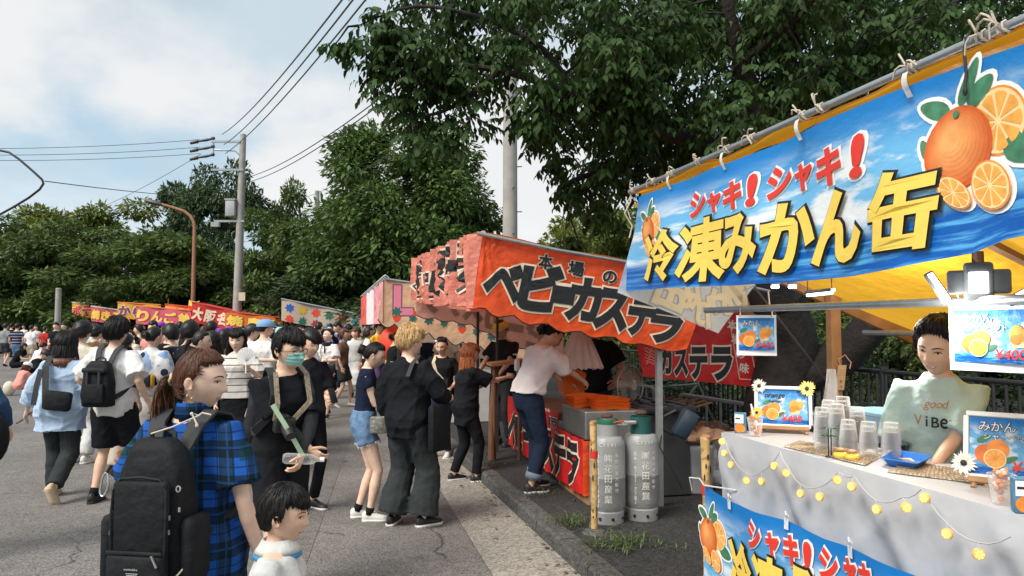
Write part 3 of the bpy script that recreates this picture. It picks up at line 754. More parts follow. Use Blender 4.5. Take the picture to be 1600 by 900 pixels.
LEAFY = mat('leaf yellow', (.15, .18, .036), .55, var=.3, scale=.9, island=.35, trans=.3, spec=.3)
LEAFC = mat('leaf cherry', (.042, .082, .024), .6, var=.3, scale=1.5, island=.45, trans=.28, spec=.15)
BARK = mat('bark', (.026, .021, .019), .95, var=.4, scale=9, bump=.8, bscale=25)
BARKL = mat('bark pale', (.12, .10, .085), .95, var=.35, scale=9, bump=.6, bscale=25)
CROWN = {}
SHAPES = {'broad': lambda t: .62 * (max(0, math.sin(math.pi * min(1, .12 + t * .86))) ** .6), 'cone': lambda t: .46 * (1 - t) ** .75 + .03, 'ball': lambda t: .50 * max(0, 1 - (2 * t - .85) ** 2 / 1.5) ** .5}
def tree(label, at, top, width, kind, m, var, low=.12, name='tree', group='trees behind the stalls', trunk=True, nclump=None):
 root = thing(name, label, 'tree', at, group); hgt = top - at.z; ch = hgt * (1 - low)
 key = (kind, m.name, var, nclump)
 if key not in CROWN:
  cl = crown_clumps(SHAPES[kind], nclump or {'broad': 60, 'cone': 55, 'ball': 90}[kind], var * 7 + len(kind), .17 if kind != 'ball' else .135)
  CROWN[key] = crown_mesh('crown', cl, m, 17000 if kind != 'ball' else 22000, .050 if kind != 'ball' else .036, flat=.42, seed=var)
 c = bpy.data.objects.new('crown', CROWN[key]); COL.objects.link(c); c.parent = root; c['kind'] = 'stuff'
 wx = width / .98; c.location = (0, 0, hgt * low); c.scale = (wx, wx * .9, ch * 1.0); c.rotation_euler = (0, 0, random.random() * 6.28)
 if trunk:
  mb = MB(); b = V(0, 0, -.05); tp = V(random.uniform(-.3, .3), 0, hgt * .75)
  mb.tube([b, b.lerp(tp, .3) + V(.1, 0, 0), b.lerp(tp, .6) - V(.08, 0, 0), tp], [hgt * .028, hgt * .022, hgt * .014, hgt * .005], 9)
  for k in range(6):
   p = b.lerp(tp, .3 + k * .1); a = k * 2.1 + var; q = p + V(math.cos(a) * width * .3, math.sin(a) * width * .3, hgt * .15); mb.tube([p, p.lerp(q, .5) + V(0, 0, .1), q], [hgt * .011, hgt * .008, hgt * .003], 6)
  obj('trunk', mb, BARK, root, world=False)
 return root
def tree_px(label, px, d, top_py, wpx, kind, m, var, **k):
 p = PD(px, Y0, d); t = PD(px, top_py, d); return tree(label, V(p.x, p.y, 0), t.z, wpx * d / F, kind, m, var, **k)
for i, (lb, px, d, ty, wp, kd, m, vv) in enumerate([
 ('leafy tree at the far left edge behind the grey canopy stalls', 5, 46, 352, 200, 'broad', LEAFG, 1),
 ('pale green tree rising behind the short grey post', 70, 54, 338, 170, 'broad', LEAFY, 2),
 ('dense tree behind the short grey post and the first yellow stall', 130, 44, 352, 190, 'broad', LEAFG, 3),
 ('yellowish green tree over the yellow stall roofs', 195, 52, 326, 170, 'broad', LEAFY, 1),
 ('low dark tree directly behind the pink stalls', 235, 42, 380, 200, 'broad', LEAFG, 2),
 ('dark tree with spiky top beside the curved street lamp', 268, 62, 302, 130, 'cone', LEAFD, 1),
 ('tall dark tree behind the transformer pole', 345, 52, 262, 130, 'broad', LEAFD, 3),
 ('bushy tree between street lamp and utility pole', 320, 42, 362, 190, 'broad', LEAFG, 4),
 ('mid green tree just past the utility pole', 405, 44, 345, 170, 'broad', LEAFG, 1),
 ('narrow conical tree with pointed top', 446, 54, 280, 100, 'cone', LEAFG, 2),
 ('spreading tree over the patchwork splash stall', 470, 38, 362, 170, 'broad', LEAFG, 2),
 ('dark tree in front of the short bare pole', 520, 46, 330, 150, 'broad', LEAFD, 4),
 ('low dark shrubby tree behind the patchwork splash stall', 540, 32, 410, 190, 'broad', LEAFD, 3),
 ('tree at the end of the row beyond the left edge', -90, 48, 350, 200, 'broad', LEAFG, 4)]):
 tree_px(lb, px, d, ty, wp, kd, m, vv, low=.06)
tree_px('big rounded tree with layered tufts beside the orange stall', 634, 33, 206, 275, 'ball', mat('leaf tufted', (.088, .150, .038), .55, var=.35, scale=.9, island=.35, trans=.25, spec=.3), 5, low=.02, name='round_tree', group=None, nclump=210)
for lb, px, d, ty, wp, m, vv, lw in [
 ('pale feathery tree between the concrete pole and the blue banner', 945, 19, 322, 190, LEAFY, 5, .05), ('green tree behind the red banner', 1080, 22, 300, 300, LEAFG, 3, .05),
 ('green tree in the gap beyond the cherry trunk', 1290, 21, 290, 330, LEAFG, 4, .05), ('dark tree behind the smiling stall keeper', 1500, 19, 290, 330, LEAFG, 1, .04),
 ('tree past the right edge behind the bamboo blind', 1700, 17, 330, 300, LEAFG, 2, .04), ('dark tree behind the strawberry stall', 800, 30, 408, 250, LEAFD, 4, .03), ('dark tree behind the orange stall roof', 870, 26, 420, 220, LEAFD, 2, .03)]:
 tree_px(lb, px, d, ty, wp, 'broad', m, vv, low=lw, group='trees behind the right stalls')
r_ = random.Random(3)
cl = []
for px in range(-250, 760, 22):
 d = r_.uniform(40, 50); p = PD(px, Y0, d); cl.append(((p.x, p.y, r_.uniform(.8, 2.6)), r_.uniform(1.3, 1.9)))
for px in range(560, 1900, 40):
 d = r_.uniform(22, 28); p = PD(px, Y0, d); cl.append(((p.x, p.y, r_.uniform(.5, 2.4)), r_.uniform(1.0, 1.5)))
o = bpy.data.objects.new('undergrowth', crown_mesh('undergrowth', cl, LEAFD, 260, .26, flat=.8, seed=9)); COL.objects.link(o); o['kind'] = 'stuff'
# shrubs along the railing
def shrub(label, p, w_, h_, m, seed):
 root = thing('shrub', label, 'shrub', p, 'shrubs along the black railing'); r = random.Random(seed)
 cl = [((r.uniform(-.5, .5) * w_, r.uniform(-.25, .25) * w_, h_ * r.uniform(.2, .95)), r.uniform(.16, .3)) for _ in range(int(16 * w_))]
 o = bpy.data.objects.new('foliage', crown_mesh('foliage', cl, m, 1500, .085, flat=.7, seed=seed)); COL.objects.link(o); o.parent = root; o['kind'] = 'stuff'
 mb = MB()
 for k in range(5): a = k * 1.3; mb.tube([(.05 * math.cos(a), .05 * math.sin(a), 0), (w_ * .25 * math.cos(a), w_ * .2 * math.sin(a), h_ * .7)], [.018, .006], 5)
 obj('stem', mb, BARK, root, world=False)
for i, (px, d, w_, h_, m, lb) in enumerate([(965, 11.5, 1.6, 1.15, LEAFG, 'leafy shrub behind the electric fan'), (1040, 10.5, 1.5, 1.0, LEAFD, 'clipped shrub behind the grey barrier and the grey post'), (1130, 10.2, 1.5, 1.05, LEAFD, 'shrub below the red banner'),
  (1150, 13.5, 2.0, 1.9, LEAFG, 'tall shrub showing between red banner and cherry trunk'), (1330, 10.5, 1.7, 1.9, LEAFG, 'sunlit shrub between the wooden post and the leaning limb'), (1420, 9.8, 1.5, 1.75, LEAFG, 'shrub just behind the smiling stall keeper'), (1545, 9.2, 1.6, 1.6, LEAFD, 'shrub behind the bamboo blind'), (1240, 12.0, 2.0, 1.5, LEAFG, 'shrub hidden behind the cherry trunk'), (1390, 12.5, 2.2, 2.3, LEAFY, 'bright shrub farther back under the yellow roof')]):
 p = PD(px, Y0, d); shrub(lb, V(p.x, p.y, .1), w_, h_, m, 40 + i)
rg0 = np.random.default_rng(8); vv_ = np.concatenate([rg0.uniform(3, 16, 150), rg0.uniform(3, 8, 60)]); off_ = np.where(rg0.random(210) < .6, -rg0.random(210) ** 2 * .35 - .01, rg0.random(210) * 2.2 + .18)
pp_ = np.array([tuple(S(interp(KLIN, a) + b, a, .018 if b < 0 else .118)) for a, b in zip(vv_, off_)]); an_ = rg0.random(210) * 6.283
v, f = leaf_arrays(pp_, np.stack([np.cos(an_), np.sin(an_), .05 + 0 * an_], 1), unit(np.array([0, 0, 1.0]) + rg0.normal(0, .2, (210, 3))), rg0.uniform(.03, .075, 210), rg0.uniform(.015, .035, 210), .4, True)
o = bpy.data.objects.new('fallen_leaves', tri_mesh('fallen_leaves', v, f, mat('dry leaf', (.16, .12, .045), .8, var=.4, island=.6))); COL.objects.link(o); o['kind'] = 'stuff'
# ------------------------------------------------------------------ poles, lamp, wires
POLE = mat('pole concrete', (.33, .32, .30), .85, var=.18, scale=4, bump=.25, bscale=60)
STEEL = mat('galvanised steel', (.35, .37, .38), .45, var=.15, scale=15, metal=.6)
DARKM = mat('dark metal', (.035, .035, .037), .5, var=.2)
RUST = mat('rusty paint', (.30, .15, .085), .75, var=.35, scale=12, bump=.3)
def bolt_ring(root, x, y, zs, r):
 for z, a in zs:
  mb = MB(); mb.tube([(x + r * .9 * math.cos(a), y + r * .9 * math.sin(a), z), (x + (r + .10) * math.cos(a), y + (r + .10) * math.sin(a), z)], .011, 6)
  obj('step_bolt', mb, DARKM, root)
P0 = PD(369, Y0, 32); PT = PD(380, 210, 32)
root = thing('utility_pole', 'grey concrete utility pole with insulators and transformer above the red stalls', 'utility pole', (P0.x, P0.y, 0))
mb = MB(); mb.tube([(P0.x, P0.y, 0), (PT.x, P0.y, PT.z)], [.21, .13], 16); obj('pole', mb, POLE, root)
bolt_ring(root, P0.x + .1, P0.y, [(3.5 + k * .45, (k % 2) * 3.1) for k in range(12)], .17)
T_ = V(PT.x, P0.y, PT.z)
mb = MB(); mb.box(T_ + V(-.65, -.1, -.35), (1.4, .08, .09)); mb.tube([T_ + V(-.05, -.1, -1.0), T_ + V(-.3, -.1, -.75), T_ + V(-1.2, -.1, -.72)], .035, 6); mb.box(T_ + V(-.62, -.14, -1.6), (1.4, .08, .09)); mb.tube([T_ + V(-1.25, -.1, -.3), T_ + V(-1.25, -.1, -1.0)], .03, 6); obj('crossarm', mb, STEEL, root)
for k in range(3):
 z = -.22 - k * .36; mb = MB(); c = T_ + V(-1.32, -.1, z)
 mb.tube([c, c + V(-.25, 0, -.05), c + V(-.62, 0, -.11)], [.05, .07, .045], 8); mb.tube([c + V(-.62, 0, -.11), c + V(-.95, 0, -.2)], [.09, .06], 8); mb.ell(c + V(.04, 0, .02), (.1, .08, .08), n=8, k=6); obj('insulator', mb, DARKM, root)
mb = MB(); c = T_ + V(-.42, -.1, -3.3); mb.box(c, (.42, .4, .7), bev=.04); mb.box(c + V(0, 0, .38), (.46, .44, .06)); obj('transformer', mb, mat('transformer grey', (.36, .38, .38), .6), root)
mb = MB(); mb.box(T_ + V(-.5, -.1, -3.85), (1.3, .09, .09)); mb.box(T_ + V(-1.1, -.1, -4.0), (.35, .2, .2)); obj('lower_crossarm', mb, STEEL, root)
mb = MB(); mb.box((P0.x + .3, P0.y - .18, 2.9), (.28, .05, .36)); obj('notice_plate', mb, mat('plate cream', (.55, .50, .38), .6), root)
P1 = PD(797, Y0, 14.5)
root = thing('concrete_pole', 'thick pale concrete pole rising behind the orange stall into the leaves', 'utility pole', (P1.x, P1.y, 0))
mb = MB(); mb.tube([(P1.x, P1.y, 0), (P1.x, P1.y, 10.5)], [.16, .125], 18); obj('pole', mb, POLE, root)
bolt_ring(root, P1.x, P1.y, [(2.6 + k * .45, -1.2 + (k % 2) * 1.0) for k in range(14)], .14)
def plain_pole(label, px, top_py, base, d, r):
 a = PD(px, Y0, d); t = PD(px, top_py, d); mb = MB(); mb.tube([(a.x, a.y, 0), (a.x, a.y, t.z - .03), (a.x, a.y, t.z)], [r * 1.15, r, r * .8], 12)
 thing1('bare_pole', mb, POLE, label, 'pole')
plain_pole('short grey round post among the far walkers', 90, 450, 0, 34, .12)
plain_pole('thin pole top poking above the pale green trees', 99, 329, 0, 60, .17)
plain_pole('bare pole top beside the big rounded tree', 493, 298, 0, 48, .16)
A = PD(299, Y0, 36); B = PD(304, 358, 36)
root = thing('street_lamp', 'rust brown street lamp with a long curved arm', 'street lamp', (A.x, A.y, 0))
mb = MB(); mb.tube([(A.x, A.y, 0), (B.x, A.y, B.z * .5), (B.x, A.y, B.z)], [.13, .10, .085], 10); obj('post', mb, RUST, root)
mb = MB(); mb.tube([PD(px, py, 36) for px, py in ((304, 358), (303, 348), (298, 338), (288, 330), (270, 324), (252, 319))], [.085, .08, .075, .07, .065, .06], 8); obj('arm', mb, RUST, root)
mb = MB(); a, b = PD(254, 320, 36), PD(226, 313, 36); mb.tube([a, a.lerp(b, .2), a.lerp(b, .7), b], [.06, .12, .13, .05], 8); obj('lamp_head', mb, DARKM, root)
WIRE = mat('wire', (.06, .065, .07), .6)
def wire(label, pts, r, m=WIRE, name='overhead_wire', cat='wire', group='overhead wires'):
 mb = MB(); mb.tube(pts, r, 5); thing1(name, mb, m, label, cat, group)
def sag(a, b, s, n=14): return [a.lerp(b, t / n) - V(0, 0, s * 4 * (t / n) * (1 - t / n)) for t in range(n + 1)]
for k, (x0, y0, x1, y1, lb) in enumerate([(347, 210, 545, -14, 'upper wire climbing from the pole insulators to the top of the sky'), (350, 226, 562, -14, 'middle wire of the three climbing to the top of the sky'), (352, 240, 582, -14, 'lowest of the three wires climbing to the top of the sky')]):
 wire(lb, sag(PD(x0, y0, 31.9), PD(x1, y1, 11), .25), .016)
for x0, y0, x1, y1, lb in ((382, 278, 640, 118, 'upper of two wires rising from the pole into the cherry leaves'), (382, 286, 640, 128, 'lower of two wires rising from the pole into the cherry leaves')):
 wire(lb, sag(PD(x0, y0, 32), PD(x1, y1, 13), .3), .014)
for y0, y1, lb in ((232, 218, 'top wire running from the pole insulators to the left edge'), (242, 230, 'second wire running from the pole insulators to the left edge'), (250, 240, 'third wire running from the pole insulators to the left edge')):
 wire(lb, sag(PD(-60, y0, 30), PD(312, y1, 31.9), .12), .013)
wire('thin line slanting from the insulators down behind the trees', sag(PD(315, 240, 32), PD(130, 335, 46), .2), .012)
wire('thin line running from the bent black cable to the pole', sag(PD(70, 283, 14), PD(365, 308, 32), .1), .010)
wire('long wire crossing behind the round tree towards the concrete pole', sag(PD(455, 315, 48), PD(792, 120, 15), .4), .012)
mb = MB(); mb.tube([PD(x, y, 14) for x, y in ((-30, 226), (0, 235), (14, 238), (30, 249), (52, 268), (66, 281), (68, 287), (62, 296), (45, 309), (22, 323), (-20, 346))], .022, 7)
thing1('black_cable', mb, mat('cable rubber', (.012, .012, .014), .6), 'thick black cable bent in a wide angle at the left edge', 'cable')
# ------------------------------------------------------------------ printed cloths
def banner_sky(name, wave=True):
 """Printed sky over a blue sea, in UV space (v: 0 bottom .. 1 top)."""
 m, n, l, b = _nodes(name); b.inputs['Roughness'].default_value = .42; b.inputs['Specular IOR Level'].default_value = .35
 uv = n.new('ShaderNodeUVMap'); sp = n.new('ShaderNodeSeparateXYZ'); l.new(uv.outputs[0], sp.inputs[0])
 def nz(sx, sy, d, off=0):
  mp = n.new('ShaderNodeMapping'); mp.inputs['Scale'].default_value = (sx, sy, 1); mp.inputs['Location'].default_value = (off, off, 0); l.new(uv.outputs[0], mp.inputs[0])
  t = n.new('ShaderNodeTexNoise'); t.inputs['Scale'].default_value = 1; t.inputs['Detail'].default_value = d; t.inputs['Roughness'].default_value = .6; l.new(mp.outputs[0], t.inputs['Vector']); return t.outputs['Fac']
 def mth(op, a, c):
  q = n.new('ShaderNodeMath'); q.operation = op
  for i, x in enumerate((a, c)):
   if isinstance(x, (int, float)): q.inputs[i].default_value = x
   else: l.new(x, q.inputs[i])
  return q.outputs[0]
 def ss(v, a, c):
  q = n.new('ShaderNodeMapRange'); q.interpolation_type = 'SMOOTHSTEP'; l.new(v, q.inputs['Value']); q.inputs[1].default_value = a; q.inputs[2].default_value = c; return q.outputs[0]
 def mix(f, a, c):
  q = n.new('ShaderNodeMix'); q.data_type = 'RGBA'; l.new(f, q.inputs[0])
  for i, x in ((6, a), (7, c)):
   if isinstance(x, tuple): q.inputs[i].default_value = x + (1,)
   else: l.new(x, q.inputs[i])
  return q.outputs[2]
 v = mth('ADD', sp.outputs[1], mth('MULTIPLY', mth('SUBTRACT', nz(3, 1.2, 3), .5), .25))
 c = mix(ss(v, .55, 1.0), (.16, .48, .80), (.005, .19, .56))
 cl = mth('MULTIPLY', ss(nz(5, 5, 7, 3.3), .47, .60), mth('MULTIPLY', ss(v, .95, .62), ss(v, .12, .38)))
 c = mix(cl, c, (.78, .85, .90))
 sea = mix(ss(nz(4, 22, 6, 1.7), .45, .68), (.004, .10, .42), (.10, .42, .78))
 c = mix(ss(v, .30, .20) if wave else ss(v, .16, .12), c, sea)
 l.new(c, b.inputs['Base Color']); bpn = n.new('ShaderNodeBump'); bpn.inputs['Strength'].default_value = .35; bpn.inputs['Distance'].default_value = .03; l.new(nz(9, 4, 5, 2.2), bpn.inputs['Height']); l.new(bpn.outputs[0], b.inputs['Normal'])
 tr = n.new('ShaderNodeBsdfTranslucent'); l.new(c, tr.inputs[0]); mx = n.new('ShaderNodeMixShader'); mx.inputs[0].default_value = .15
 l.new(b.outputs[0], mx.inputs[1]); l.new(tr.outputs[0], mx.inputs[2]); l.new(mx.outputs[0], n['Material Output'].inputs[0])
 return m
SKYP = banner_sky('printed sky and sea'); SKYS = banner_sky('printed sign sky', False)
M_OR, M_OR2, M_PEEL, M_PULP, M_LEAF, M_WH = (pmat('orange', (.78, .24, .03), var=.3), pmat('deep orange', (.70, .15, .02), var=.25), pmat('peel', (.85, .62, .30)), pmat('pulp', (.82, .36, .06), var=.3), pmat('leaf', (.05, .19, .10), var=.4), pmat('white', (.85, .85, .83)))
M_YEL, M_BLK, M_RED, M_CRM = pmat('yellow', (.85, .60, .10)), pmat('black', (.012, .012, .014)), pmat('red', (.70, .035, .02)), pmat('cream', (.80, .66, .50))
FRUIT = [M_WH, M_LEAF, M_OR, M_OR2, M_PEEL, M_PULP] + [pmat('orange peel %d' % k, (.62 + .025 * k, .105 + .032 * k, .012 + .012 * k), var=.12) for k in range(9)]
def leaf_pts(a, b, ln, wd, rot, k=1.0):
 pts = []
 for t in np.linspace(0, 2 * math.pi, 16, endpoint=False):
  x = (1 - math.cos(t)) / 2 * ln; y = math.sin(t) * wd / 2 * (1 - .35 * (x / ln)) * k; pts.append((a + x * math.cos(rot) - y * math.sin(rot), b + x * math.sin(rot) + y * math.cos(rot)))
 return pts
def fruit_print(sh, parent, a, b, r, flip=1, off=.003, halo=True):
 """Whole orange with leaves, a half and wedges, printed flat."""
 mb = MB(); w_ = r * .16
 leaves = [(-.25, .9, 1.0, .55, 2.7), (.05, 1.0, 1.15, .45, 1.0), (.3, .95, .9, .6, .55), (1.25, -.25, 1.1, .8, -.25), (-.85, -.1, .6, .35, 2.0)]
 segs = [(.95, -1.05, .62, .75, .55), (-.05, -1.05, .6, .5, .9), (1.15, .35, .8, .9, .3)]
 if halo:
  for x, y, ln, wd, ro in leaves: sh.shape(mb, leaf_pts(a + flip * (x - .08 * math.cos(ro)) * r, b + (y - .08 * math.sin(ro)) * r, (ln + .2) * r, (wd + .26) * r, ro if flip > 0 else math.pi - ro), off, 0)
  sh.disc(mb, a, b, r * 1.12, off, 0, 28)
  for x, y, q, sx, ro in segs: sh.disc(mb, a + flip * x * r, b + y * r, r * (q + .1), off, 0, 24, sx, flip * ro)
 x, y, q, sx, ro = segs[2]
 def half(x, y, q, sx, ro, o_):
  sh.disc(mb, a + flip * x * r, b + y * r, r * q, o_, 2, 26, sx, flip * ro); sh.disc(mb, a + flip * x * r, b + y * r, r * q * .93, o_ + .001, 4, 26, sx, flip * ro)
  c, s_ = math.cos(flip * ro), math.sin(flip * ro)
  for k in range(9):
   t0, t1 = k * 6.283 / 9 + .07, (k + 1) * 6.283 / 9 - .07; pts = []
   for rr, t in ((.10, (t0 + t1) / 2), (.80, t0), (.84, t0 * .7 + t1 * .3), (.84, t0 * .3 + t1 * .7), (.80, t1)):
    X, Y = rr * q * r * sx * math.cos(t), rr * q * r * math.sin(t); pts.append((a + flip * x * r + X * c - Y * s_, b + y * r + X * s_ + Y * c))
   sh.shape(mb, pts, o_ + .002, 5)
 half(x, y, q, sx, ro, off + .001)
 for x, y, ln, wd, ro in leaves: sh.shape(mb, leaf_pts(a + flip * x * r, b + y * r, ln * r, wd * r, ro if flip > 0 else math.pi - ro), off + .002, 1)
 for k in range(9): t = k / 9; sh.disc(mb, a - .20 * r * flip * t, b + .26 * r * t, r * (1 - .80 * t), off + .004 + k * .0005, 6 + k, 28)
 sh.disc(mb, a, b + r * .82, r * .1, off + .0095, 1, 8)
 for x, y, q, sx, ro in segs[:2]: half(x, y, q, sx, ro, off + .009)
 return obj('printed_fruit', mb, FRUIT, parent, smooth=False)
def cloth_grid(sh, top, bot, nx, ny, parent, name, m):
 """top(s), bot(s) -> (a, b) edges of the cloth in sheet coordinates."""
 mb = MB()
 def fn(s, t):
  (a0, b0), (a1, b1) = bot(s), top(s); return sh.P(a0 + (a1 - a0) * t, b0 + (b1 - b0) * t)
 mb.grid(fn, nx, ny); return obj(name, mb, m, parent)
def lerp2(p, q, t): return (p[0] + (q[0] - p[0]) * t, p[1] + (q[1] - p[1]) * t)
def polyfn(pts):
 n = len(pts) - 1
 def f(s):
  k = min(int(s * n), n - 1); return lerp2(pts[k], pts[k + 1], s * n - k)
 return f
TARP_Y = mat('tarp yellow', (.90, .47, .035), .5, var=.12, scale=2, wr=.5, wscale=4, trans=.55)
TARP_O = mat('tarp orange', (.75, .20, .03), .5, var=.12, scale=2, wr=.4, wscale=5, trans=.35)
ORANGE = mat('banner orange', (.88, .10, .018), .45, var=.10, scale=3, wr=.35, wscale=4, trans=.28)
REDB = mat('banner red', (.66, .018, .018), .5, var=.12, scale=3, wr=.3, wscale=5, trans=.15)
WOOD = mat('wood pale', (.36, .19, .085), .7, var=.3, scale=6, bump=.2, bscale=40)
WOODD = mat('wood brown', (.16, .075, .035), .75, var=.3, scale=7, bump=.25, bscale=40)
PIPE = mat('pipe steel', (.40, .42, .43), .35, var=.12, scale=20, metal=.75)
ROPE = mat('rope', (.55, .47, .38), .9, var=.2, scale=60, bump=.6, bscale=200)
WHITEP = mat('white plastic', (.70, .71, .72), .4, var=.08, scale=5, wr=.3, wscale=8, trans=.15)
# ------------------------------------------------------------------ frozen orange stall (blue banner)
UB = 1.84
O_ = S(UB, 0, 0)
stall = thing('market_stall', 'frozen orange stall with blue sky banner and yellow canopy', 'market stall', S(2.6, 3.2, .113))
def wv_blue(a, b):
 return .022 * math.sin(a * 3.1 + .6) * (1 - (b - 1.9) / .7 * .7) + .010 * math.sin(a * 7.3 + b * 5) + .003 * math.sin(a * 15 + 2)
bb = Sheet(O_, -RV, V(0, 0, 1), -RU, wv_blue)          # a = -v
def edge(ps): return polyfn([bb.px(x, y) for x, y in ps])
top_e = edge([(1000, 308), (1075, 280), (1150, 250), (1225, 218), (1300, 184), (1375, 152), (1450, 121), (1525, 96), (1600, 72), (1700, 36)])
bot_e = edge([(965, 456), (1050, 450), (1140, 446), (1230, 441), (1320, 432), (1400, 420), (1470, 407), (1530, 396), (1580, 374), (1680, 352)])
cloth_grid(bb, top_e, bot_e, 90, 24, stall, 'banner', SKYP)
# seat of the letters: pixel boxes (x0, x1, y centre, height) read off the cloth plane
def glyph_px(sh, mbf, mbo, ch, x0, x1, yc, h, bf, bo, off, shear=0.0, rot=0.0):
 a0, _ = sh.px(x0, yc); a1, _ = sh.px(x1, yc); xm = (x0 + x1) / 2; _, b0 = sh.px(xm, yc + h / 2); _, b1 = sh.px(xm, yc - h / 2)
 a, b = (a0 + a1) / 2, (b0 + b1) / 2
 sh.put(mbo, ch, a, b, abs(a1 - a0), b1 - b0, bo, off, shear, rot); sh.put(mbf, ch, a, b, abs(a1 - a0), b1 - b0, bf, off + .006, shear, rot)
mf, mo, rf, ro_ = MB(), MB(), MB(), MB()
for ch, x0, x1, yc, h in (('冷', 1014, 1066, 400, 74), ('凍', 1070, 1133, 391, 92), ('み', 1130, 1184, 381, 84), ('か', 1194, 1268, 370, 100), ('ん', 1274, 1348, 354, 104), ('缶', 1371, 1474, 328, 118)):
 glyph_px(bb, mf, mo, ch, x0, x1, yc, h, .034 if ch in '冷凍' else .042, .066 if ch in '冷凍' else .074, .014, .14)
for ch, x0, x1, yc, h in (('シ', 1081, 1104, 319, 34), ('ャ', 1110, 1128, 316, 28), ('キ', 1135, 1160, 305, 40), ('!', 1172, 1180, 297, 44), ('シ', 1199, 1229, 284, 44), ('ャ', 1238, 1264, 276, 38), ('キ', 1277, 1314, 260, 54), ('!', 1337, 1350, 244, 60)):
 glyph_px(bb, rf, ro_, ch, x0, x1, yc, h, .045, .095, .003, .18)
obj('lettering_outline', mo, M_BLK, stall, smooth=False); obj('lettering', mf, M_YEL, stall, smooth=False)
obj('small_lettering_outline', ro_, M_WH, stall, smooth=False); obj('small_lettering', rf, M_RED, stall, smooth=False)
a, b = bb.px(1500, 232); fruit_print(bb, stall, a, b, .128)
a, b = bb.px(1016, 364); fruit_print(bb, stall, a, b, .098)
# front pipe, tarp roll, ropes
pa, pb = PU(985, 300, UB + .01), PU(1640, 12, UB + .01)
mb = MB(); mb.tube([pa, pb + (pb - pa) * .25], .0145, 14); mb.tube([pa, pa + (pb - pa).normalized() * .02], .019, 14); obj('front_pipe', mb, PIPE, stall)
rail_dir = (pb - pa).normalized()
mb = MB()
def rollf(s, t):
 p = pa.lerp(pb + (pb - pa) * .2, .015 + .985 * s); r_ = .022 + .007 * math.sin(s * 31) + .004 * math.sin(s * 57)
 ang = -1.2 + t * 4.2; return p + RU * (.030 + math.cos(ang) * r_) + V(0, 0, -.030 - .010 * math.sin(s * 23) + math.sin(ang) * r_ * 1.15)
mb.grid(rollf, 90, 10); obj('canopy_hem', mb, TARP_Y, stall)
def rope_tie(p, seed, big=1.0, strip=True, m=ROPE):
 r = random.Random(seed); mb = MB(); ax = (rail_dir, -RU, V(0, 0, 1))
 pts = []
 for k in range(15):
  a_ = k / 14 * 2 * math.pi * 2.2; pts.append(p + rail_dir * ((k - 7) * .0035 + r.uniform(-.003, .003)) + RU * math.cos(a_) * .019 + V(0, 0, math.sin(a_) * .019))
 mb.tube(pts, .0042, 5)
 for k in range(3):
  q = p - RU * .03 + V(0, 0, .015 * r.random()); e = [q]
  dx, dz = r.uniform(-.06, .06) * big, r.uniform(-.06, .05) * big
  for t in (.3, .6, 1): e.append(q + rail_dir * dx * t - RU * .012 * math.sin(t * 3) + V(0, 0, dz * t + .016 * big * math.sin(t * 3.1)))
  mb.tube(e, .0036, 5)
 o = obj('rope_tie', mb, m, stall)
 if strip:
  mb = MB(); w1 = .012; mb.grid(lambda s, t: p - RU * (.034 + .01 * math.sin(t * 4)) + rail_dir * ((s - .5) * 2 * w1 + .01 * t) + V(0, 0, -.02 - .085 * big * t), 2, 6); obj('cloth_strip', mb, WHITEP, o)
for k, (x, y, bg_, st) in enumerate([(992, 298, .8, 0), (1023, 281, .8, 0), (1053, 272, .9, 1), (1093, 252, .9, 0), (1138, 232, 1, 1), (1178, 218, .9, 0), (1257, 185, 1, 1), (1285, 172, 1, 0), (1428, 112, 1, 1), (1538, 62, 1.3, 0), (1570, 50, 1.4, 0)]):
 q = PU(x, y, UB + .01); t = max(0, min(1, (q - pa).dot(rail_dir) / (pb - pa).length)); rope_tie(pa.lerp(pb, t), k, bg_, bool(st))
q = pa.lerp(pb, ((PU(1517, 72, UB) - pa).dot(rail_dir)) / (pb - pa).length); mb = MB(); mb.tube([q + V(0, 0, .02) - RU * .02, q - RU * .035 + V(0, 0, -.03), q - RU * .03 + V(0, 0, -.10), q - RU * .036 + V(0, 0, -.145)], .0045, 6); mb.ell(q - RU * .036 + V(0, 0, -.155), (.007, .007, .014), n=8, k=6); obj('black_cord', mb, mat('cable rubber', (.012, .012, .014), .6), stall)
mb = MB(); q = pa; mb.tube([q, q + V(.0, -.01, -.06), q - RU * .02 + V(-.02, 0, -.14), q + V(.01, 0, -.22), q + V(-.01, 0, -.30)], .005, 5); mb.tube([q + V(.02, 0, 0), q + V(-.03, 0, -.08), q + V(.0, 0, -.18)], .004, 5); obj('hanging_rope', mb, ROPE, stall)
# yellow roof falling to the back
VL, VR = (pa.dot(RV)) + .02, .6
ztop = pa.z - .05
def roof(s, t):
 u = UB + .03 + t * 2.5; v = VR + (VL - VR) * s; return S(u, v, ztop - .40 * (u - UB) - .05 * math.sin(t * 3.1) * (1 - .3 * math.sin(s * 9)) - .02 * math.sin(s * 14 + t * 3))
mb = MB(); mb.grid(roof, 30, 24); obj('canopy', mb, TARP_Y, stall)
mb = MB()
for v in (VL - .06, 2.6):
 p, q = S(UB + .08, v, ztop - .09), S(UB + 2.45, v, ztop - .09 - .40 * 2.37); d = (q - p).normalized(); mb.box((p + q) / 2, ((q - p).length, .045, .085), (d, RV, d.cross(RV)))
 obj('rafter', mb, WOOD, stall, smooth=False); mb = MB()
for u in (3.6,):
 mb = MB(); z = ztop - .16 - .40 * (u - UB); mb.tube([S(u, VL, z), S(u, VR, z)], .018, 8); obj('purlin', mb, PIPE, stall)
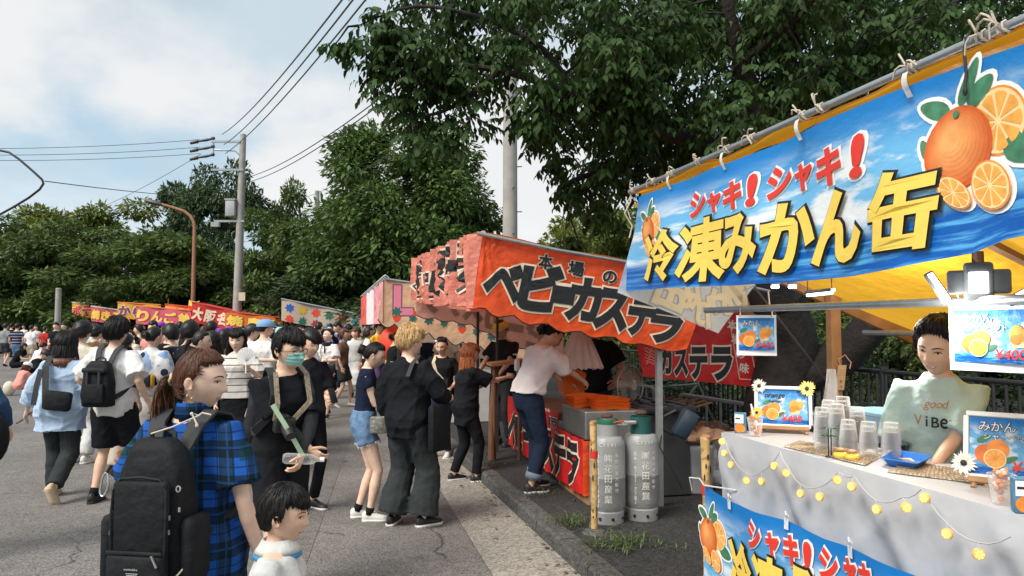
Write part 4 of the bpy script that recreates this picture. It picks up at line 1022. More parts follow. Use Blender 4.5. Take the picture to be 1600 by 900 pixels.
# wooden back post with its hanging tag and white bag
PB = PV(1305, 640, VL - .14); ub = PB.dot(RU)
mb = MB(); mb.box(S(ub, VL - .14, 1.06), (.075, .06, 1.90), SAX, bev=.004); obj('post', mb, WOOD, stall, smooth=False)
mb = MB(); f_ = S(UB + .30, VR, .113); mb.tube([S(UB + .25, .7, .113), S(UB + .25, .7, 2.5)], .02, 8); obj('post', mb, PIPE, stall)
# rail pipe under the banner, at eye level
ra, rb = PU(1103, 485, 2.05), PU(1640, 466, 2.05)
mb = MB(); mb.tube([ra, rb], .0165, 12); obj('rail', mb, PIPE, stall)
mb = MB(); q = PV(1225, 460, 4.0); mb.tube([S(2.6, 4.2, 1.98), PB + V(-.02, -.05, .12)], .007, 5); obj('stay_cord', mb, DARKM, stall); mb = MB(); mb.tube([PU(1200, 455, 2.05), PU(1203, 484, 2.05)], .004, 5); obj('rail_cord', mb, ROPE, stall)
# side banner, seen from the back, hanging from the sloping canopy edge
sb = Sheet(S(0, VL + .05, 0), RU, V(0, 0, 1), -RV, lambda a, b: .015 * math.sin(a * 9 + b * 4))
cl = MB(); P4 = [sb.px(x, y) for x, y in ((962, 452), (1170, 440), (1122, 521))]
mb = MB(); p0, p1, p2 = sb.px(1000, 350), sb.px(1200, 395), sb.px(1168, 462)
def sidef(s, t):
 a0, b0 = lerp2(sb.px(966, 457), sb.px(1124, 521), s); a1, b1 = lerp2(sb.px(1003, 312), sb.px(1210, 400), s); return sb.P(a0 + (a1 - a0) * t, b0 + (b1 - b0) * t)
mb.grid(sidef, 16, 12); obj('side_banner', mb, mat('banner back', (.66, .72, .78), .6, var=.12, scale=4, wr=.3, trans=.45), stall)
mb, mb2 = MB(), MB()
for ch, x, y, w_ in (('缶', 1050, 452, 60), ('ん', 1082, 462, 44), ('か', 1098, 484, 44), ('み', 1128, 468, 46), ('凍', 1150, 452, 46)):
 a, b = sb.px(x, y); k = w_ * .0043; sb.put(mb2, ch, a, b, -k, k, .075, .004, 0, -.38); sb.put(mb, ch, a, b, -k, k, .042, .007, 0, -.38)
obj('show_through_outline', mb2, mat('faded grey ink', (.30, .34, .38), .7), stall, smooth=False); obj('show_through_lettering', mb, mat('faded yellow ink', (.56, .50, .36), .7), stall, smooth=False)
# counter
ZT = 1.14; UF, UBK = 2.125, 2.60; V0, V1 = 1.55, 3.77
mb = MB(); mb.box(S((UF + UBK) / 2, (V0 + V1) / 2, ZT - .02), (UBK - UF - .02, V1 - V0 - .02, .03), SAX); obj('table_top', mb, WOOD, stall, smooth=False)
for u in (UF + .05, UBK - .05):
 for v in (V0 + .06, V1 - .06):
  mb = MB(); mb.tube([S(u, v, .113), S(u, v, ZT - .04)], .015, 8); obj('leg', mb, PIPE, stall)
ck = thing('table_cloth', 'pale grey plastic sheet over the stall counter', 'table cloth', S(2.3, 2.7, .5))
CLOTH = mat('table plastic', (.47, .48, .51), .42, var=.02, scale=2, wr=.12, wscale=4, trans=.12)
mb = MB(); mb.grid(lambda s, t: S(UF + (UBK - UF) * t, V1 + .004 - (V1 - V0) * s, ZT + .001 + .0015 * math.sin(s * 40) * math.sin(t * 9)), 40, 8); obj('top_sheet', mb, CLOTH, ck)
def skirt(s, t):
 v = V1 + .004 - (V1 - V0) * s; dz = t * .62; f = min(1, dz / .1)
 w_ = f * (.016 + .024 * math.sin(v * 9 + t * 2.3) * t + .014 * math.sin(v * 21 + t * 5) * t + .016 * max(0, math.sin((v + dz * .9) * 10)) ** 4 + .008 * max(0, math.sin((v - dz * 1.3) * 14 + 1)) ** 4)
 return S(UF - w_, v, ZT + .001 - dz)
mb = MB(); mb.grid(skirt, 110, 22); obj('front_drop', mb, CLOTH, ck)
mb = MB(); mb.grid(lambda s, t: S(UF + (UBK - UF) * s, V1 + .004 + t * (.02 + .012 * math.sin(s * 14)), ZT + .001 - t * .62), 14, 14); obj('end_drop', mb, CLOTH, ck)
mb = MB(); mb.grid(lambda s, t: skirt(.30 + s * .7, t * .83) - RU * (.006 + .004 * math.sin(s * 17)), 80, 18); obj('overlap_sheet', mb, CLOTH, ck)
# lower banner tied to the yellow post
lb_ = thing('hanging_banner', 'lower blue orange-printed banner hung across the counter front', 'banner', S(2.06, 2.8, .113))
UL = 2.02
lsh = Sheet(S(UL, 0, 0), -RV, V(0, 0, 1), -RU, lambda a, b: .012 * math.sin(a * 6 + b * 3) + .006 * math.sin(a * 15))
lt = polyfn([lsh.px(x, y) for x, y in ((1097, 757), (1140, 783), (1185, 800), (1232, 815), (1285, 842), (1330, 858), (1390, 882), (1450, 906), (1600, 960))])
a_l, b_l = lsh.px(1097, 757)
def lbot(s): a, b = lt(s); return (a, b - .70)
cloth_grid(lsh, lt, lbot, 60, 20, lb_, 'cloth', SKYP)
mf, mo, rf, ro_ = MB(), MB(), MB(), MB()
for ch, x0, x1, yc, h in (('シ', 1177, 1194, 837, 38), ('ャ', 1204, 1219, 852, 34), ('キ', 1228, 1248, 860, 42), ('!', 1260, 1267, 872, 44), ('シ', 1283, 1306, 883, 44), ('ャ', 1318, 1336, 896, 40), ('キ', 1344, 1366, 906, 46)):
 glyph_px(lsh, rf, ro_, ch, x0, x1, yc, h, .05, .10, .006)
for ch, x0, x1, yc, h in (('冷', 1143, 1180, 892, 82), ('凍', 1187, 1228, 918, 90), ('み', 1240, 1290, 940, 90)):
 glyph_px(lsh, mf, mo, ch, x0, x1, yc, h, .045, .08, .014)
obj('lettering_outline', mo, M_BLK, lb_, smooth=False); obj('lettering', mf, M_YEL, lb_, smooth=False); obj('small_lettering_outline', ro_, M_WH, lb_, smooth=False); obj('small_lettering', rf, M_RED, lb_, smooth=False)
a, b = lsh.px(1106, 838); fruit_print(lsh, lb_, a, b, .10)
for x, y in ((1142, 784), (1230, 814), (1328, 857)):
 a, b = lsh.px(x, y); mb = MB(); mb.grid(lambda s, t: lsh.P(a + (s - .5) * .03, b + .012 - t * .05, .012), 1, 2); mb.tube([lsh.P(a, b, .01), lsh.P(a + .01, b + .03, .02), lsh.P(a - .01, b + .04, .01), lsh.P(a, b + .02, .0)], .004, 5); obj('tie_strip', mb, WHITEP, lb_)
a, b = lsh.px(1099, 757); mb = MB(); mb.tube([lsh.P(a - .12, b - .06, .02), lsh.P(a - .10, b + .02, .05), lsh.P(a - .02, b + .03, .03), lsh.P(a + .02, b, .02), lsh.P(a + .25, b + .02, -.06)], .004, 5); obj('tie_cord', mb, WHITEP, lb_)
# ------------------------------------------------------------------ castella stall (orange banners)
VC = 6.1
cs = thing('market_stall', 'baby castella stall with orange banner and black lettering', 'market stall', S(2.3, 7.6, .113))
def fold_fan(a, b):
 a0, b0 = cb.px(757, 366); r_ = math.hypot(a - a0, b - b0); an = math.atan2(b - b0, a - a0)
 return .012 * math.sin(an * 26) * math.exp(-r_ / .45) * min(1, r_ / .06) + .012 * math.sin(a * 5.2 + .8)
cb = Sheet(S(0, VC, 0), RU, V(0, 0, 1), -RV, fold_fan)
ct = polyfn([cb.px(x, y) for x, y in ((755, 364), (830, 380), (905, 396), (985, 414), (1060, 432), (1112, 445))])
aL, _ = cb.px(755, 400)
sc_pts = [(738, 484), (748, 481), (757, 482), (768, 492), (778, 496), (790, 494), (803, 493), (816, 504), (828, 508), (842, 506), (856, 506), (870, 516), (882, 520), (896, 518), (908, 518), (920, 526), (930, 528), (945, 526), (960, 527), (972, 536), (984, 538), (1000, 537), (1012, 540), (1030, 546), (1050, 550), (1074, 546)]
cbt = polyfn([cb.px(x, y) for x, y in sc_pts])
mb = MB()
def cf(s, t): (a0, b0), (a1, b1) = cbt(s), ct(s); return cb.P(a0 + (a1 - a0) * t, b0 + (b1 - b0) * t)
mb.grid(cf, 125, 20); obj('end_banner', mb, ORANGE, cs)
mb = MB(); mb.tube([cb.P(*cbt(k / 125), .004) for k in range(126)], .005, 4); obj('scalloped_hem', mb, M_BLK, cs)
mf, mo = MB(), MB()
for ch, x0, x1, yc, h in (('ベ', 760, 812, 441, 50), ('ビ', 816, 872, 450, 66), ('ー', 864, 896, 461, 13), ('カ', 892, 936, 468, 60), ('ス', 934, 978, 483, 56), ('テ', 982, 1020, 494, 54), ('ラ', 1018, 1062, 508, 50)):
 glyph_px(cb, mf, mo, ch, x0, x1, yc, h, .060, .098, .006, .10, -.12)
for ch, x0, x1, yc, h in (('本', 842, 863, 409, 22), ('場', 889, 912, 420, 22), ('の', 942, 962, 433, 18)):
 glyph_px(cb, mf, mo, ch, x0, x1, yc, h, .035, .085, .006, 0, -.12)
obj('lettering_outline', mo, M_CRM, cs, smooth=False); obj('lettering', mf, M_BLK, cs, smooth=False)
# street side: clear plastic over the bunched banner
fs = Sheet(S(1.16, 0, 0), -RV, V(0, 0, 1), -RU, lambda a, b: .075 * math.sin(a * 21) + .045 * math.sin(a * 47 + 1) + .02 * math.sin(a * 9 + b * 3))
NC = S(1.2, VC, 0); f_t = [fs.px(x, y) for x, y in ((655, 404), (755, 366))]; f_b = [fs.px(x, y) for x, y in ((650, 468), (738, 486))]
f_t[1] = (-VC, cb.px(755, 366)[1]); f_b[1] = (-VC - .02, cb.px(738, 484)[1])
BUN = mat('banner bunched', (.84, .30, .22), .35, var=.2, scale=5, wr=.5, wscale=9, trans=.3)
mb = MB()
def ff(s, t):
 (a0, b0), (a1, b1) = lerp2(f_b[0], f_b[1], s), lerp2(f_t[0], f_t[1], s); b0 += .022 * math.sin(s * 70); return fs.P(a0 + (a1 - a0) * t, b0 + (b1 - b0) * t)
mb.grid(ff, 150, 14); obj('street_banner', mb, BUN, cs)
mf, mo = MB(), MB(); LEN = f_t[1][0] - f_t[0][0]
for k, ch in enumerate('ベビーカステラ'):
 a = f_t[0][0] + LEN * (.08 + .135 * k); b = f_t[0][1] - .31 + (f_t[1][1] - f_t[0][1]) * (.1 + .13 * k)
 fs.put(mo, ch, a, b, LEN * .085, .46 if ch != 'ー' else .06, .085, .012); fs.put(mf, ch, a, b, LEN * .085, .46 if ch != 'ー' else .06, .05, .016)
obj('street_lettering_outline', mo, M_CRM, cs, smooth=False); obj('street_lettering', mf, M_BLK, cs, smooth=False)
mb = MB(); p, q = fs.P(*f_t[0], .02), cb.P(*cb.px(755, 364), .02); mb.tube([p - (q - p) * .02, q], .018, 10)
for k in range(9): c = p.lerp(q, .05 + k * .11); mb.tube([c + V(0, 0, .022), c + V(-.02, 0, .0), c + V(.0, -.01, -.03), c + V(.02, 0, 0), c + V(0, 0, .02)], .005, 4)
obj('front_pipe', mb, ROPE, cs)
VF = p.dot(RV)
zr = q.z + .01
mb = MB()
def croof(s, t):
 u = 1.16 + t * 2.75; v = VC - .02 + (VF - VC + .02) * s; z0 = zr + (p.z - zr) * s; return S(u, v, z0 - .165 * (u - 1.16) + .04 * math.sin(t * 3.1) * math.sin(s * 3.1) + .01 * math.sin(t * 18))
mb.grid(croof, 12, 24); obj('canopy', mb, TARP_O, cs)
mb = MB(); mb.tube([croof(0, t) + V(0, -.02, -.02) for t in (0, .25, .5, .75, 1)], .017, 8); obj('end_pipe', mb, PIPE, cs)
# the far end banner seen from its back
fe = Sheet(S(0, VF, 0), RU, V(0, 0, 1), -RV, lambda a, b: .02 * math.sin(a * 7))
fbt = polyfn([fe.px(x, y) for x, y in ((652, 492), (720, 505), (830, 542), (960, 572))]); fbt_ = fbt; fbt = lambda s: fbt_(min(.999, s))
mb = MB()
def fef(s, t):
 a = 1.12 + s * 2.2; q = fbt((a - 1.12) / 2.3); z0 = q[1] - .035 * abs(math.sin(s * 26)); z1 = p.z - .165 * (a - 1.12); return fe.P(a, z0 + (z1 - z0) * t)
mb.grid(fef, 90, 8); obj('far_banner', mb, mat('banner back pink', (.74, .42, .33), .55, var=.1, scale=3, wr=.3, trans=.4), cs)
mb = MB(); mb.tube([fef(k / 90, 0) for k in range(91)], .006, 4); obj('far_hem', mb, M_BLK, cs)
mb, mb2 = MB(), MB()
for k, ch in enumerate('ラテスカービ'):
 a = 1.36 + k * .30; b = fbt((a - 1.12) / 2.3)[1] + .24
 fe.put(mb2, ch, a, b, -.24, .30 if ch != 'ー' else .05, .10, .004, 0, -.17); fe.put(mb, ch, a, b, -.24, .30 if ch != 'ー' else .05, .06, .007, 0, -.17)
obj('show_through_outline', mb2, mat('faded pale ink', (.72, .55, .43), .7), cs, smooth=False); obj('show_through_lettering', mb, mat('faded dark ink', (.36, .30, .26), .7), cs, smooth=False)
# posts
def post(u, v, z1, m=STEEL, w_=.05, par=cs, z0=.113):
 mb = MB(); mb.box(S(u, v, (z0 + z1) / 2), (w_, w_, z1 - z0), SAX); obj('post', mb, m, par, smooth=False)
pq = PV(1029, 545, VC + .10); post(pq.dot(RU), VC + .10, croof(0, (pq.dot(RU) - 1.16) / 2.75).z - .03)
post(3.55, VF - .1, 1.9); post(2.0, VF - .08, 2.1, DARKM, .035); post(2.02, VF - 1.3, 2.15, DARKM, .03)
# counter of the castella stall
CU = 2.20
mb = MB(); mb.box(S(CU + .28, 6.72, .82), (.54, .70, .26), SAX, bev=.012); obj('griddle_cabinet', mb, mat('stainless', (.34, .34, .33), .38, var=.2, scale=9, metal=.8), cs, smooth=False)
for du in (.06, .10, .16):
 mb = MB(); c = S(CU + .05 + du, 6.37, .80); mb.tube([c, c - RV * .025], [.016, .014], 10); obj('knob', mb, mat('knob', (.05, .05, .05), .4), cs)
cg = Sheet(S(CU - .012, 0, 0), -RV, V(0, 0, 1), -RU)
mb = MB(); pts = [cg.px(x, y) for x, y in ((829, 629), (872, 645), (872, 688), (829, 670))]
mb.loft([[cg.P(*q, -.008) for q in pts], [cg.P(*q, .006) for q in pts]]); so1 = obj('sign_board', mb, M_RED, cs, smooth=False)
mb, mb2 = MB(), MB()
for ch, x0, x1, yc, h in (('ベ', 832, 838, 650, 11), ('ビ', 839, 845, 652, 13), ('ー', 846, 851, 654, 3), ('カ', 852, 857, 656, 13), ('ス', 858, 862, 658, 13), ('テ', 863, 867, 660, 13), ('ラ', 867, 871, 661, 13)):
 glyph_px(cg, mb, mb2, ch, x0, x1, yc, h, .05, .12, .008, 0, 0)
for ch, x0, x1, yc, h in (('本', 842, 845, 637, 5), ('場', 847, 850, 638.5, 5), ('の', 852, 855, 640, 4), ('味', 857, 860, 641.5, 5), ('ハ', 842, 844, 671, 4), ('チ', 845, 847, 672, 4), ('ミ', 848, 850, 673, 4), ('ツ', 851, 853, 674, 4), ('玉', 855, 857, 676, 4), ('子', 858, 860, 677, 4)):
 glyph_px(cg, MB(), mb2, ch, x0, x1, yc, h, .03, .04, .008)
obj('sign_lettering_outline', mb2, M_WH, so1, smooth=False); obj('sign_lettering', mb, M_BLK, so1, smooth=False)
skr = Sheet(S(CU - .02, 0, 0), -RV, V(0, 0, 1), -RU, lambda a, b: .012 * math.sin(a * 14) + .007 * math.sin(a * 31 + b * 9))
mb = MB(); mb.grid(lambda s, t: skr.P(-6.36 - (1 - s) * 2.9, .20 + t * (.50 if s > .72 else .62)), 80, 10); obj('front_skirt', mb, REDB, cs)
mb = MB(); mb.grid(lambda s, t: S(CU - .02 + s * .5, 6.355 - .01 * math.sin(s * 19), .20 + .49 * t), 24, 8); obj('end_skirt', mb, ORANGE, cs)
mf, mo = MB(), MB()
for k, ch in enumerate('ベビーカステラ'):
 a = -9.05 + k * .40; skr.put(mo, ch, a, .44, .30, .36 if ch != 'ー' else .05, .09, .006); skr.put(mf, ch, a, .44, .30, .36 if ch != 'ー' else .05, .05, .010)
obj('skirt_lettering_outline', mo, M_CRM, cs, smooth=False); obj('skirt_lettering', mf, M_BLK, cs, smooth=False)
mb = MB(); mb.box(S(CU + .3, 7.95, .80), (.6, 1.7, .05), SAX); obj('counter', mb, WOODD, cs, smooth=False)
mb = MB(); mb.box(S(CU + .28, 6.8, .155), (.5, .9, .08), SAX); obj('pallet', mb, WOOD, cs, smooth=False)
mb = MB(); mb.grid(lambda s, t: S(CU + s * .05, 8.2 + t * .7, .86 + .3 * s), 2, 2); obj('price_panel', mb, REDB, cs)
# red castella banner behind the post
rs = Sheet(S(0, 6.75, 0), RU, V(0, 0, 1), -RV, lambda a, b: .02 * math.sin(a * 6 + b * 2))
rbn = thing('hanging_banner', 'dark red castella banner hung behind the grey post', 'banner', S(3.6, 6.75, 1.1))
rt = polyfn([rs.px(x, y) for x, y in ((978, 470), (1060, 468), (1150, 470))]); rb2 = polyfn([rs.px(x, y) for x, y in ((1004, 588), (1100, 597), (1194, 606))])
cloth_grid(rs, rt, rb2, 24, 14, rbn, 'cloth', REDB)
mf, mo = MB(), MB()
for ch, x0, x1, yc, h in (('カ', 1030, 1048, 563, 38), ('ス', 1055, 1074, 565, 38), ('テ', 1080, 1104, 567, 44), ('ラ', 1113, 1140, 568, 46)): glyph_px(rs, mf, mo, ch, x0, x1, yc, h, .055, .105, .006)
mw = MB()
for ch, x, y in (('本', 1142, 508), ('場', 1148, 530), ('の', 1155, 552), ('味', 1161, 575)):
 a, b = rs.px(x, y); rs.put(mw, ch, a, b, .10, .10, .03, .006, 0, -.12)
for p_, q_ in (((1136, 490), (1154, 592)), ((1154, 592), (1182, 594)), ((1182, 594), (1166, 520))):
 (a, b), (c, d) = rs.px(*p_), rs.px(*q_); mw.tube([rs.P(a, b, .004), rs.P(c, d, .004)], .005, 4)
for k in range(6):
 a, b = rs.px(1005 + k * .6, 545 + k * 4.4); mw.tube([rs.P(a + t * .11, b + .012 * math.sin(t * 9 + k), .004) for t in np.linspace(0, 1, 7)], .0035, 4)
obj('lettering_outline', mo, M_CRM, rbn, smooth=False); obj('lettering', mf, M_BLK, rbn, smooth=False); obj('side_lettering', mw, M_CRM, rbn, smooth=False)
mb = MB(); mb.grid(lambda s, t: PV(1150 + 64 * s, 448 + 52 * t + 6 * s, 6.9 + .5 * s), 8, 6); mb2 = mb; obj('orange_flap', mb, TARP_O, cs)
# ------------------------------------------------------------------ strawberry crepe stall
VS_ = 11.9
ss_ = thing('market_stall', 'strawberry crepe stall with beige scalloped banner', 'market stall', S(1.6, 12.8, .113))
cp = Sheet(S(0, VS_, 0), RU, V(0, 0, 1), -RV, lambda a, b: .02 * math.sin(a * 6))
BEI = mat('banner beige', (.78, .52, .34), .55, var=.1, scale=2, wr=.3, trans=.3)
tp = polyfn([cp.px(x, y) for x, y in ((601, 438), (660, 442), (730, 448), (800, 455), (870, 462))])
def cbot(s):
 x = 590 + s * 240; y = 505 + s * 62 + 9 * abs(math.sin(s * math.pi * 9)) - 6; return cp.px(x, y)
mb = MB(); mb.grid(lambda s, t: cp.P(*lerp2(cbot(s), tp(s), t)), 120, 10); obj('end_banner', mb, BEI, ss_)
mb = MB(); mb.tube([cp.P(*cbot(k / 120), .004) for k in range(121)], .008, 4); obj('scalloped_hem', mb, M_BLK, ss_)
m_pk, m_gr, m_rd = pmat('pink', (.75, .22, .32)), pmat('teal leaf', (.02, .14, .11)), pmat('berry', (.78, .06, .02))
mb, mg, mr_, ml = MB(), MB(), MB(), MB()
for k, (x, y) in enumerate([(620, 490), (645, 496), (670, 498), (694, 503), (722, 508), (744, 516), (768, 523)]):
 a, b = cp.px(x, y); r_ = .075 if k % 2 == 0 else .06; up = -1 if k in (0, 4) else 1
 cp.shape(mr_, [(a + r_ * .9 * math.cos(t) * (1 - .3 * max(0, -math.sin(t)) * 1), b - .055 * (-up) * 0 + (r_ * 1.0 * math.sin(t)) * (1) + up * .06 if up > 0 else b + r_ * math.sin(t) - .06) for t in np.linspace(0, 6.28, 13)[:-1]], .004)
 for q in range(7): cp.shape(mg, leaf_pts(a, b + (-.02 if up > 0 else .03), r_ * 1.15, r_ * .7, q * .9), .007)
cp.line(mb, 'L', cp.px(612, 478)[0] + .06, cp.px(640, 488)[1] - .02, .62, .05, .006); cp.line(ml, 'L', cp.px(612, 478)[0] + .06, cp.px(640, 488)[1] - .02, .62, .075, .003)
obj('lettering_outline', ml, mat('purple ink', (.10, .03, .12), .6), ss_, smooth=False); obj('lettering', mb, m_pk, ss_, smooth=False); obj('strawberry_print', mr_, m_rd, ss_, smooth=False); obj('leaf_print', mg, m_gr, ss_, smooth=False)
fp_ = Sheet(S(.80, 0, 0), -RV, V(0, 0, 1), -RU, lambda a, b: .05 * math.sin(a * 13) + .03 * math.sin(a * 31))
q0, q1 = fp_.px(567, 466), fp_.px(600, 439); r0, r1 = fp_.px(562, 500), fp_.px(590, 506)
q1 = (-VS_, cp.px(601, 438)[1]); r1 = (-VS_, cp.px(590, 505)[1]); r0 = (q0[0], r1[1] - .05)
mb = MB(); mb.grid(lambda s, t: fp_.P(*lerp2(lerp2(r0, r1, s), lerp2(q0, q1, s), t)), 90, 8)
mb2 = MB(); n_ = len(mb.f)
mb.m = [0 if (i % 90) < 34 else 1 if (i % 90) < 58 else 2 for i in range(n_)]
obj('street_banner', mb, [mat('banner red white', (.66, .10, .08), .5, var=.5, scale=5), mat('banner white', (.72, .66, .66), .5, var=.12), mat('banner pink', (.66, .28, .30), .5, var=.4, scale=9)], ss_)
mb = MB(); zt = fp_.P(*q1).z; zb_ = fp_.P(*q0).z; vf = -q0[0]
mb.grid(lambda s, t: S(.78 + t * 2.6, VS_ - .02 + (vf - VS_) * s, zt + .02 + (zb_ - zt) * s - .13 * t * 2.6), 8, 8); obj('canopy', mb, BEI, ss_)
mb = MB(); mb.tube([S(.78, VS_, zt + .02), S(3.3, VS_, zt - .31)], .02, 8); mb.tube([S(.78, VS_, zt + .02), S(.78, vf, zb_ + .02)], .02, 8); obj('frame', mb, PIPE, ss_)
mb = MB()
for k in range(26): c = S(.78, VS_ + (vf - VS_) * k / 25, zt + (zb_ - zt) * k / 25 + .03); mb.tube([c + V(-.05, 0, .02), c + V(0, -.04, .05), c + V(.05, 0, .01), c + V(.0, .03, -.03)], .014, 4)
obj('rope_garland', mb, WHITEP, ss_)
for u, v, m in ((1.0, VS_ + .1, DARKM), (2.1, VS_ + .15, DARKM), (3.2, VS_ + .1, DARKM), (1.0, vf, DARKM)): post(u, v, 2.0, m, .04, ss_)
mb = MB(); mb.box(S(1.9, VS_ + .9, .55), (1.5, 1.5, .85), SAX); obj('counter', mb, mat('counter white', (.55, .54, .53), .5), ss_, smooth=False)
mb = MB(); mb.ell(PD(620, 538, 13.4), (.34, .2, .36), n=16, k=10); obj('berry_figure', mb, m_rd, ss_)
for x0, y0, x1, y1, nm, m in ((640, 505, 735, 535, 'menu_board', mat('menu white', (.62, .58, .56), .5)), (722, 508, 800, 560, 'back_sheet', WHITEP)):
 mb = MB(); mb.box(PD((x0 + x1) / 2, (y0 + y1) / 2, 12.8), ((x1 - x0) * 12.8 / F, .02, (y1 - y0) * 12.8 / F)); bo_ = obj(nm, mb, m, ss_, smooth=False)
 if nm == 'menu_board':
  for k in range(5):
   mb = MB(); mb.box(PD(688 + k * 9, 522, 12.77), (.075, .01, .16)); obj('menu_print', mb, pmat('menu %d' % (k % 2), (.55, .07, .05) if k % 2 else (.25, .18, .15)), bo_, smooth=False)
mb = MB(); mb.ell(PD(648, 491, 12.2), (.05, .05, .06), n=10, k=8); obj('bulb', mb, emit('warm bulb', (1, .78, .45), 9), ss_)
mb = MB(); mb.ell(PD(672, 490, 12.2), (.05, .05, .06), n=10, k=8); obj('bulb', mb, emit('warm bulb', (1, .78, .45), 9), ss_)
# ------------------------------------------------------------------ stalls farther along the bend
def far_stall(label, x, y, d, w_near, dpt, z_top, drop, cols, text, tcol, ocol, ang, slope=.12, splash=None, pat=None):
 """x, y: pixel of the near top corner; near face turned towards the camera, street face to its left."""
 c = PD(x, y, d); root = thing('market_stall', label, 'market stall', (c.x, c.y, 0), 'stalls along the bend of the road')
 A_ = V(math.cos(ang), math.sin(ang), 0); B_ = V(-math.sin(ang), math.cos(ang), 0); zt = c.z; c0 = V(c.x, c.y, 0)
 near = Sheet(c0, A_, V(0, 0, 1), -B_, lambda a, b: .03 * math.sin(a * 5)); str_ = Sheet(c0, -B_, V(0, 0, 1), -A_, lambda a, b: .04 * math.sin(a * 9))
 mb = MB(); mb.grid(lambda s, t: near.P(s * w_near, zt - slope * s * w_near - drop * (1 - t) - .03 * abs(math.sin(s * 30)) * (1 - t)), 60, 6); nb = obj('near_banner', mb, cols[0], root)
 mb = MB(); mb.grid(lambda s, t: str_.P(-dpt * s, zt - drop * (1 - t) - .03 * abs(math.sin(s * 25)) * (1 - t)), 40, 6); sb_ = obj('street_banner', mb, cols[1], root)
 mb = MB(); mb.grid(lambda s, t: c0 + A_ * (s * w_near) + B_ * (dpt * t) + V(0, 0, zt + .02 - slope * s * w_near), 8, 4); obj('canopy', mb, cols[2], root)
 for s_, t_ in ((0.04, .04), (.96, .04), (.04, .96), (.96, .96)):
  p_ = c0 + A_ * w_near * s_ + B_ * dpt * t_; mb = MB(); mb.tube([p_, p_ + V(0, 0, zt - slope * s_ * w_near)], .03, 6); obj('post', mb, DARKM, root)
 mb = MB(); mb.tube([near.P(0, zt + .02, .01), near.P(w_near, zt + .02 - slope * w_near, .01)], .03, 6); mb.tube([near.P(0, zt + .02, .01), str_.P(-dpt, zt + .02, .01)], .03, 6); obj('frame', mb, cols[3], root)
 mb = MB(); mb.box(c0 + A_ * w_near * .5 + B_ * dpt * .5 + V(0, 0, .5), (w_near * .9, dpt * .9, .9), (A_, B_, V(0, 0, 1))); obj('counter', mb, cols[3], root, smooth=False)
 for sh, L_, par, sg in ((near, w_near, nb, 1), (str_, dpt, sb_, -1)):
  if splash:
   r_ = random.Random(len(label) + sg); mbs = [MB() for _ in splash]
   for k in range(int(L_ / .42)):
    for row in (0, 1):
     a = (.25 + k * .42) * sg; b = zt - .22 - .36 * row - (slope * abs(a) if sg > 0 else 0); mbk = mbs[(k + row * 2) % len(splash)]; R_ = .16; n2 = 14
     sh.shape(mbk, [(a + R_ * (1 if i % 2 else .62) * math.cos(i * 6.283 / n2) * r_.uniform(.85, 1.1), b + R_ * (1 if i % 2 else .62) * math.sin(i * 6.283 / n2) * r_.uniform(.85, 1.1)) for i in range(n2)], .012)
   for mbk, m in zip(mbs, splash):
    if mbk.v: obj('splash_print', mbk, m, par, smooth=False)
  if text:
   mb, mb2 = MB(), MB(); n2 = len(text); w1 = L_ / n2
   for k, ch in enumerate(text):
    a = ((k + .5) * w1) if sg > 0 else -L_ + (k + .5) * w1; b = zt - drop * .52 - (slope * a if sg > 0 else 0)
    rt_ = -math.atan(slope) if sg > 0 else 0
    sh.put(mb2, ch, a, b, w1 * .78, drop * .62, .10, .015, 0, rt_); sh.put(mb, ch, a, b, w1 * .78, drop * .62, .05, .025, 0, rt_)
   obj('lettering_outline', mb2, ocol, par, smooth=False); obj('lettering', mb, tcol, par, smooth=False)
 return root
YE, PK, RD, OG = mat('far yellow', (.80, .42, .05), .6, trans=.2), mat('far pink', (.74, .14, .20), .6, var=.35, scale=1.6, trans=.2), mat('far red', (.62, .04, .03), .6, trans=.2), mat('far orange', (.78, .22, .03), .6, trans=.2)
BG2 = mat('far beige', (.66, .52, .40), .6, trans=.2); BRN = mat('far brown roof', (.22, .12, .08), .7); WHT = mat('far white', (.68, .66, .64), .6)
far_stall('stall with rainbow splash prints on a beige valance', 440, 468, 24, 3.0, 3.4, 0, .66, [BG2, BG2, BRN, PIPE], '', None, None, .22, .20, splash=[pmat(f'splash {i}', c) for i, c in enumerate([(.02, .10, .45), (.70, .42, .03), (.70, .06, .03), (.03, .14, .10), (.35, .03, .03), (.02, .32, .55), (.12, .06, .30)])])
far_stall('big red frame stall with pink and red lettering under the street lamp', 300, 473, 31, 3.5, 2.2, 0, .78, [RD, PK, RD, RD], '大阪名物たこ焼', M_CRM, M_RED, .12, .22)
far_stall('pink and yellow stall left of the red frame stall', 213, 479, 33, 2.4, 1.4, 0, .75, [PK, YE, PK, OG], 'りんご飴', M_YEL, pmat('magenta', (.55, .04, .18)), .05, .08)
far_stall('stall with yellow end and striped pink front', 184, 473, 35, 2.0, 1.2, 0, .72, [YE, YE, YE, OG], 'から揚', pmat('plum', (.20, .05, .08)), M_CRM, .05, .06)
far_stall('pink stall next to the first yellow one', 143, 479, 37, 1.9, 1.0, 0, .70, [PK, PK, WHT, WHT], '焼きそば', M_YEL, M_RED, .05, .14)
far_stall('first yellow stall after the short grey post', 113, 473, 38, 1.5, 1.0, 0, .75, [YE, OG, WHT, WHT], 'ポテト', M_RED, M_CRM, .0, .05)
far_stall('orange stall half hidden between yellow and red frame stalls', 258, 476, 34, 2.0, 1.0, 0, .72, [OG, YE, OG, RD], 'フルーツ', M_RED, M_YEL, .05, .10)
far_stall('low orange stall tucked beside the red frame stall', 352, 487, 29, 2.2, 1.4, 0, .60, [OG, RD, RD, RD], '焼鳥串', M_YEL, M_RED, .1, .12)
